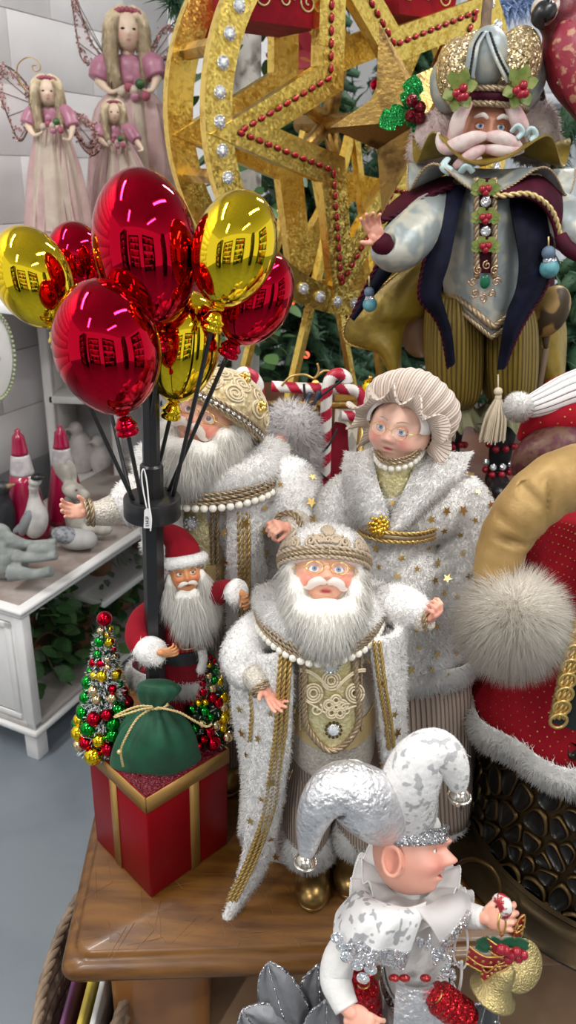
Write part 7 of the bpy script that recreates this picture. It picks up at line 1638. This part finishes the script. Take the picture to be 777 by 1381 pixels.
    for k in range(7): a = k*2.4; ob('flower', B().ell(fl+arr((.30*R*math.cos(a)*math.sqrt(k)*1.1, -.01, .22*R*math.sin(a)*math.sqrt(k))), R*.26, nu=10, nv=7), [M_fc, M_rose, M_fp, K['ivy']][k % 4], t)
    for wv in wings:
        P = catmull([W(x, py, y+.05) for x, py in wv], 6, True); c_ = P.mean(0); b = B(); b.grid([c_+(P-c_)*k for k in (1, .75, .5, .25, .02)], True); wo = ob('wing', b, M_fw, t)
        b = B(); b.tube(P, .0022, 6, closed=True)
        for k in range(0, len(P), 5): b.tube([W(wv[0][0], wv[0][1], y+.045), P[k]+arr((0, -.004, 0))], .0012, 5)
        ob('wing_wire', b, K['stem'], wo); b = B()
        for k in range(150): j = rg.randrange(len(P)); p = c_+(P[j]-c_)*rg.uniform(.72, 1.0)+arr((rg.gauss(0, .004), -.005, rg.gauss(0, .004))); b.ell(p, .0032, nu=6, nv=4)
        ob('wing_beading', b, M_fg, wo, kind='stuff')
    return t
fairy('largest pink fairy with long blond hair and rose gown, standing behind the other two', 2.62, (172, 42), 25, [(160, 184, 74), (152, 196, 84), (154, 200, 105), (160, 198, 124)], [(156, 202, 120), (130, 222, 150), (122, 234, 220), (118, 240, 300), (114, 246, 420)],
      [[(156, 84, 10), (140, 92, 17), (134, 108, 15), (150, 124, 8), (168, 116, 5)], [(196, 80, 10), (206, 88, 16), (212, 104, 14), (204, 122, 8), (190, 120, 5)]], [[(150, 90), (125, 60), (104, 4), (96, -10), (104, 50), (114, 84)], [(198, 90), (212, 50), (228, 34), (240, 44), (232, 74)]], 3)
ft = fairy('pink fairy at the far left with a curly wire over her wing', 2.25, (64, 124), 18, [(58, 72, 142), (52, 84, 148), (54, 84, 162), (56, 84, 172)], [(54, 86, 168), (46, 96, 190), (38, 112, 240), (34, 124, 310), (30, 128, 430)],
      [[(54, 148, 7), (44, 154, 11), (38, 168, 11), (46, 182, 7), (58, 178, 4)], [(82, 146, 7), (92, 154, 9), (98, 170, 9), (94, 188, 6), (84, 186, 4)]], [[(50, 142), (28, 104), (2, 88), (-6, 110), (8, 150), (26, 190), (40, 170)], [(90, 150), (116, 160), (132, 186), (120, 200), (98, 176)]], 4)
b = B(); b.tube(pxpath([(46, 136, 2.29), (26, 108, 2.29), (24, 88, 2.29), (38, 77, 2.29), (52, 84, 2.29), (54, 94, 2.29), (46, 96, 2.29), (44, 89, 2.29), (50, 88, 2.29)], 8), .0016, 6); ob('wire_curl', b, K['leafdark'], ft)
fairy('smallest pink fairy, between the two larger ones above the red balloon', 2.40, (154, 152), 14, [(149, 162, 166), (142, 170, 172), (144, 170, 184), (146, 168, 192)], [(144, 170, 190), (136, 184, 210), (128, 200, 250), (122, 212, 330), (120, 214, 420)],
      [[(146, 170, 6), (137, 176, 10), (134, 186, 9), (144, 196, 5), (152, 194, 3)], [(166, 170, 6), (176, 178, 9), (184, 190, 8), (192, 202, 5), (186, 204, 3)]], [[(140, 176), (124, 166), (104, 164), (106, 190), (124, 210), (138, 196)]], 6)
# ------------------------------------------------------------------ candy-cane rail, harlequin box and hidden santa between the figures
M_cr, M_cw = mat('candy_red', (.42, .012, .04), .35), mat('candy_white', (.78, .75, .70), .35)
def candy(label, path, r, pitch, ph0=0, tilt=1):
    P = evenly(path, .0022); m = len(P); L = np.concatenate([[0], np.cumsum(np.linalg.norm(np.diff(P, axis=0), axis=1))]); b = B().tube(P, r, 36)
    q = thing('candy_cane', P[-1], label, 'candy cane', 'striped candy canes of the rail')
    # the red and white stripes wind round the stick
    mi = []; k = 0
    for i in range(m-1):
        for j in range(36): mi.append(int(((L[i]/pitch+j/36*tilt+ph0) % 1) < .5))
    b.m = mi+[int(x) for x in np.zeros(len(b.f)-len(mi))]
    ob('stick', b, [M_cw, M_cr], q); return q
YC = 1.36
v = candy('upright candy cane standing between the two white-coated figures', pxpath([(468, 516, YC), (466, 508, YC), (456, 504, YC), (446, 510, YC), (441, 528, YC), (440, 560, YC), (439, 610, YC), (437, 700, YC), (435, 800, YC)], 8), .0105, .043)
candy('candy cane lying across the rail with its crook hanging down', pxpath([(366, 521, YC+.03), (400, 523, YC+.03), (440, 524, YC+.03), (468, 525, YC+.03), (482, 528, YC+.03), (489, 540, YC+.03), (486, 554, YC+.03), (476, 561, YC+.03), (460, 560, YC+.03)], 8), .0100, .043, .3)
candy('candy cane end showing above the gold brocade hat', pxpath([(318, 512, YC+.04), (326, 502, YC+.04), (336, 503, YC+.04), (346, 512, YC+.04), (350, 530, YC+.04), (350, 600, YC+.04)], 6), .0095, .040, .2)
rl = thing('rail_stand', W(430, 800, YC+.06), 'gold rail and post that the candy canes and gold rope hang from', 'rail')
b = B(); b.tube([W(350, 546, YC+.055), W(492, 546, YC+.055)], .008, 8); ob('rail', b, K['leafdark'], rl); b = B(); rope(b, pxpath([(426, 548, YC+.03), (425, 600, YC+.03), (427, 660, YC+.03)], 4), .006); ob('hanging_rope', b, K['goldbraid'], rl)
for x in (352, 490): p = W(x, 546, YC+.055); ob('post', B().tube([p, arr((p[0], p[1], TZ))], .007, 8), K['leafdark'], rl)
b = B()
for q in ([(380, 520, YC+.02), (392, 508, YC+.02), (410, 505, YC+.02), (424, 510, YC+.02), (430, 500, YC+.02), (428, 490, YC+.02)], [(424, 510, YC+.02), (438, 500, YC+.02), (452, 503, YC+.02)]): b.tube(pxpath(q), .0022, 6)
ob('scroll_wire', b, K['goldbraid'], rl)
t = thing('string_lights', W(430, 640, YC-.03), 'dark string of unlit fairy lights wound round the upright candy cane', 'lights'); b = B()
b.tube(pxpath([(410, 518, YC-.02), (412, 536, YC-.02), (420, 545, YC-.02), (436, 532, YC-.02), (452, 520, YC-.02), (462, 512, YC-.02)]), .0022, 6); b.tube(pxpath([(455, 578, YC-.01), (444, 600, YC-.02), (432, 612, YC-.02), (420, 620, YC-.01), (434, 640, YC-.015), (448, 652, YC-.01), (440, 668, YC-.02)]), .002, 6); ob('wire', b, K['blackfab'], t)
for a_0, a_1 in (((418, 532), (408, 552)), ((422, 625), (412, 632)), ((430, 530), (424, 545))): ob('bulb', B().cap(W(*a_0, YC-.02), W(*a_1, YC-.025), .005, .002, 8), mat('dark_blue_bulb', (.02, .035, .06), .3) if a_0[0] == 418 else bpy.data.materials['dark_blue_bulb'], t)
# hidden santa: white hair, a bit of face, red suit
hs = thing('santa_figure', W(400, 760, 1.30), 'mostly hidden santa with fluffy white hair, behind the gold hat and the candy cane', 'figure'); hs.location.z = TZ; ORG[hs][2] = TZ
b = B(); c_ = W(398, 592, 1.30); s = S(c_); b.ell(c_, arr((30, 28, 46))*s).ell(W(404, 620, 1.29), arr((24, 22, 36))*s).ell(W(388, 570, 1.31), arr((22, 20, 26))*s); b = melt(b, .006, 3); o = ob('hair', b, mat('hair_base', (.66, .62, .60), .9), hs); fur('hair_strands', b, K['hairgrey'], o, 3, L=.018, w=.0011, flow=(0, 0, -.5), lift=.7, jit=.6, seed=91)
ob('face', B().ell(W(381, 600, 1.275), arr((14, 12, 17))*s), K['hand'], hs); b = B(); pxtube(b, [(460, 570, 1.42, 10), (452, 620, 1.41, 20), (436, 690, 1.385, 42), (425, 760, 1.33, 60)], 18); b.cap(arr((*W(425, 760, 1.33)[:2], TZ+.085)), W(425, 760, 1.33), .08, .08); ob('suit', melt(b, .007, 3), mat('dark_red_suit', (.14, .004, .012), .8, spec=.15), hs)
# harlequin box with gold top
hb_ = thing('harlequin_box', W(478, 640, 1.52), 'box with gold and cream harlequin diamonds behind the candy cane', 'box'); p0, p1 = W(452, 612, 1.50), W(540, 552, 1.50); hb_.location = (*((p0+p1)/2)[:2], KZ); ORG[hb_] = arr((*((p0+p1)/2)[:2], KZ))
hz = p1[2]-KZ; ob('body', B().box(((p0[0]+p1[0])/2, 1.545, KZ+hz/2), (p1[0]-p0[0], .09, hz), bev=.003), mat('cream_panel', (.62, .57, .46), .6), hb_)
w_ = (p1[0]-p0[0])/6; h_ = hz/4; rgd = [mat('harlequin_gold', (.36, .24, .07), .4, .4), mat('harlequin_silver', (.52, .50, .46), .4, .3)]
for i in range(6):
    for j in range(4):
        c_ = arr((p0[0]+w_*(i+.5), 1.4985, KZ+h_*(j+.5))); ob('diamond', B().poly([c_+arr((0, 0, h_*.47)), c_+arr((w_*.47, 0, 0)), c_-arr((0, 0, h_*.47)), c_-arr((w_*.47, 0, 0))][::-1], (0, .0012, 0)), rgd[(i+j) % 2], hb_, smooth=False)
ob('lid', B().box(((p0[0]+p1[0])/2, 1.545, KZ+hz+.006), (p1[0]-p0[0]+.01, .10, .012), bev=.003), K['leafdark'], hb_)
for px, py, r in ((497, 533, 5), (488, 520, 4), (500, 520, 4)):
    pass
o_ = thing('gold_bauble', W(498, 536, 1.56), 'small gold bauble on the harlequin box beside the mob cap', 'bauble'); bz = KZ+hz+.012; p = W(498, 536, 1.545); ob('ball', B().ell(arr((p[0], 1.545, bz+.018)), .018), K['mgold'], o_); ob('ball_cap', B().tube([arr((p[0], 1.545, bz+.034)), arr((p[0], 1.545, bz+.042))], .005, 10), K['leafdark'], o_)
# ------------------------------------------------------------------ greenery behind the wheel
def conifer(x, y, h, r, label, seed, lights=0, z0=0):
    t = thing('christmas_tree', (x, y, z0), label, 'tree', 'dark christmas trees at the back'); rg = random.Random(seed)
    ob('trunk', B().tube([(x, y, z0), (x, y, z0+h)], [.04, .01], 8), K['stem'], t)
    b = B(); n = int(h*95)
    for k in range(n):
        v = (k/n)**.85; a = k*2.39996; z = z0+h*(.12+.86*v); rr = r*(1-v)*rg.uniform(.75, 1.1)+.05
        p0_ = arr((x, y, z)); p1_ = arr((x+rr*math.cos(a), y+rr*math.sin(a), z-.25*rr+rg.uniform(-.03, .03))); b.tube([p0_, p0_*.5+p1_*.5+arr((0, 0, .02)), p1_], [.02, .03, .012], 5)
    fur('needles', b, K['needles'], t, 260, L=.055, w=.007, flow=(0, 0, .1), lift=.9, jit=.5, soft=False, seed=seed, maxn=30000); ob('branches', b, K['needles'], t, kind='stuff')
    M = [mat('warm_bulb', (1, .45, .12), emit=2.2), mat('red_bulb', (1, .10, .04), emit=2.0)] if 'warm_bulb' not in bpy.data.materials else [bpy.data.materials['warm_bulb'], bpy.data.materials['red_bulb']]
    for k in range(lights):
        v = rg.uniform(.15, .8); a = rg.uniform(-PI, 0); rr = r*(1-v)*1.02+.05; ob('bulb', B().ell((x+rr*math.cos(a), y+rr*math.sin(a), z0+h*(.12+.86*v)-.2*rr), .014, nu=8, nv=6), M[k % 2], t)
    for k in range(16 if z0 == 0 else 0):
        v = rg.uniform(.1, .85); a = rg.uniform(-PI, 0); rr = r*(1-v)+.05; piece('bauble', ballm[rg.choice(['mred', 'mgold', 'mpale'])], (x+rr*math.cos(a), y+rr*math.sin(a), z0+h*(.12+.86*v)-.25*rr), t, sc=.026)
p = W(415, 300, 3.35); conifer(p[0], 3.35, 2.6, .42, 'dark green christmas tree behind the golden wheel, left of the other', 5, 26)
p = W(545, 300, 4.0); conifer(p[0], 4.2, 2.8, .42, 'dark green christmas tree behind the golden wheel, right of the other', 9, 22)
p = W(790, 420, 1.95); conifer(p[0], 2.0, .46, .20, 'small dark green christmas tree at the right edge behind the king', 13, 0, KZ)
p = W(800, 215, 2.3); wr_ = thing('wreath', p, 'dark green wreath at the right edge, under the parrot', 'wreath'); b = B(); b.tube([p+arr((.0+.11*math.cos(a), .02*math.sin(2*a), .15*math.sin(a))) for a in np.arange(24)*2*PI/24], .038, 8, closed=True); ob('ring', b, K['needles'], wr_); fur('needles', b, K['needles'], wr_, 25, L=.045, w=.004, lift=1, jit=.6, soft=False, seed=14); ob('hook', B().tube([p+arr((0, 0, .15)), p+arr((0, 0, .9))], .003, 5), K['stem'], wr_)
# birch trunk with ivy, left of the wheel
bt = thing('ivy_trunk', (*W(330, 300, 2.62)[:2], 0), 'pale birch trunk wound with green ivy, seen through the left of the wheel', 'trunk'); x_ = W(330, 300, 2.62)[0]
ob('trunk', B().tube([(x_, 2.62, 0), (x_+.01, 2.62, 1.2), (x_-.01, 2.62, 2.6)], [.05, .045, .04], 16), mat('birch_bark', (.50, .48, .44), .8, col2=(.16, .14, .12), ns=14, lo=.55, hi=.65, bump=.3), bt)
rg = random.Random(17)
for k in range(230):
    a = rg.uniform(0, 6.3); z = rg.uniform(.7, 2.3); r = .05+.12*rg.random(); d = unit(arr((math.cos(a), math.sin(a), rg.uniform(-.9, .3)))); y_ = unit(np.cross((rg.gauss(0, .3), rg.gauss(0, .3), 1), d)); piece('leaf', rg.choice(LEAFM), (x_+r*math.cos(a), 2.60+r*math.sin(a), z), bt, R=np.stack([d, y_, np.cross(d, y_)], 1), sc=rg.uniform(.045, .08))
# flowers above: poinsettias and orange roses
def bloom(px, py, y, r, m, label, n=9, name='poinsettia', cat='flower'):
    c_ = W(px, py, y); t = thing(name, c_, label, cat); rg = random.Random(px)
    for k in range(n):
        a = k*2*PI/n*1.0+rg.uniform(-.2, .2); b = B(); leafblade(b, c_, c_+arr((r*math.cos(a), -.25*r-.2*r*(k % 2), r*math.sin(a))), r*.30, (0, -1, 0), 1, thick=.002); ob('petal', b, m, t)
    ob('stem', B().tube([c_, c_+arr((.0, .25, -.05))], .004, 6), K['stem'], t); return t
M_po = mat('poinsettia_red', (.30, .006, .02), .6); M_or = mat('rose_orange', (.55, .17, .05), .6)
bloom(398, 60, 2.62, .085, M_po, 'red poinsettia to the left above the orange flowers'); bloom(428, 76, 2.60, .08, M_po, 'red poinsettia right of the other, above the orange flowers'); bloom(424, 98, 2.6, .06, M_or, 'upper orange silk flower behind the wheel', 12); bloom(405, 122, 2.6, .065, M_or, 'lower orange silk flower behind the wheel', 12)
tg = thing('green_bauble_cluster', W(405, 22, 2.7), 'lime green ornament above the poinsettias', 'ornament'); ob('cluster', melt(B().ell(W(405, 22, 2.7), .05).ell(W(418, 34, 2.7), .045).ell(W(396, 36, 2.7), .04), .008, 2), mat('lime_glass', (.33, .40, .06), .3), tg); ob('hanger', B().tube([W(405, 22, 2.7), W(405, -80, 2.7)], .002, 5), K['stem'], tg)
# red stocking-like gondola end and garland beyond the wheel's left rim
b = B(); pth = pxpath([(232, -10, 2.2), (262, 8, 2.2), (276, 24, 2.2), (300, 22, 2.2), (340, -10, 2.2)]); b.tube(pth, .025, 8); gl_ = thing('fir_garland', pth[8], 'dark fir garland hanging above the left of the wheel', 'garland'); ob('core', b, K['needles'], gl_); fur('needles', b, K['needles'], gl_, 16, L=.06, w=.004, lift=1, jit=.5, soft=False, seed=18); ob('hook', B().tube([pth[0], pth[0]+arr((0, 0, .5))], .002, 5), K['stem'], gl_)
sl_ = thing('red_stocking', W(258, 20, 2.05), 'red fabric ornament with gold edging, hung behind the upper left of the rim', 'ornament'); q = strip([W(246, 14, 2.05), W(254, 40, 2.05), W(258, 62, 2.05)], [W(286, -6, 2.05), W(292, 30, 2.05), W(280, 60, 2.05)], .01, 6, 8, .02); ob('cloth', B().sheet(q, .012), K['redvel'], sl_); b = B(); rope(b, q[:, 0], .003); ob('edging', b, K['cordgold'], sl_)
cb = thing('hanging_cable', W(243, 60, 2.9), 'black cable hanging down the wall beside the largest fairy', 'cable'); b = B(); b.tube(pxpath([(243, -30, 2.9), (244, 40, 2.9), (242, 120, 2.9), (246, 180, 2.9), (258, 200, 2.9), (262, 230, 2.9)]), .006, 8); ob('wire', b, K['blackfab'], cb)
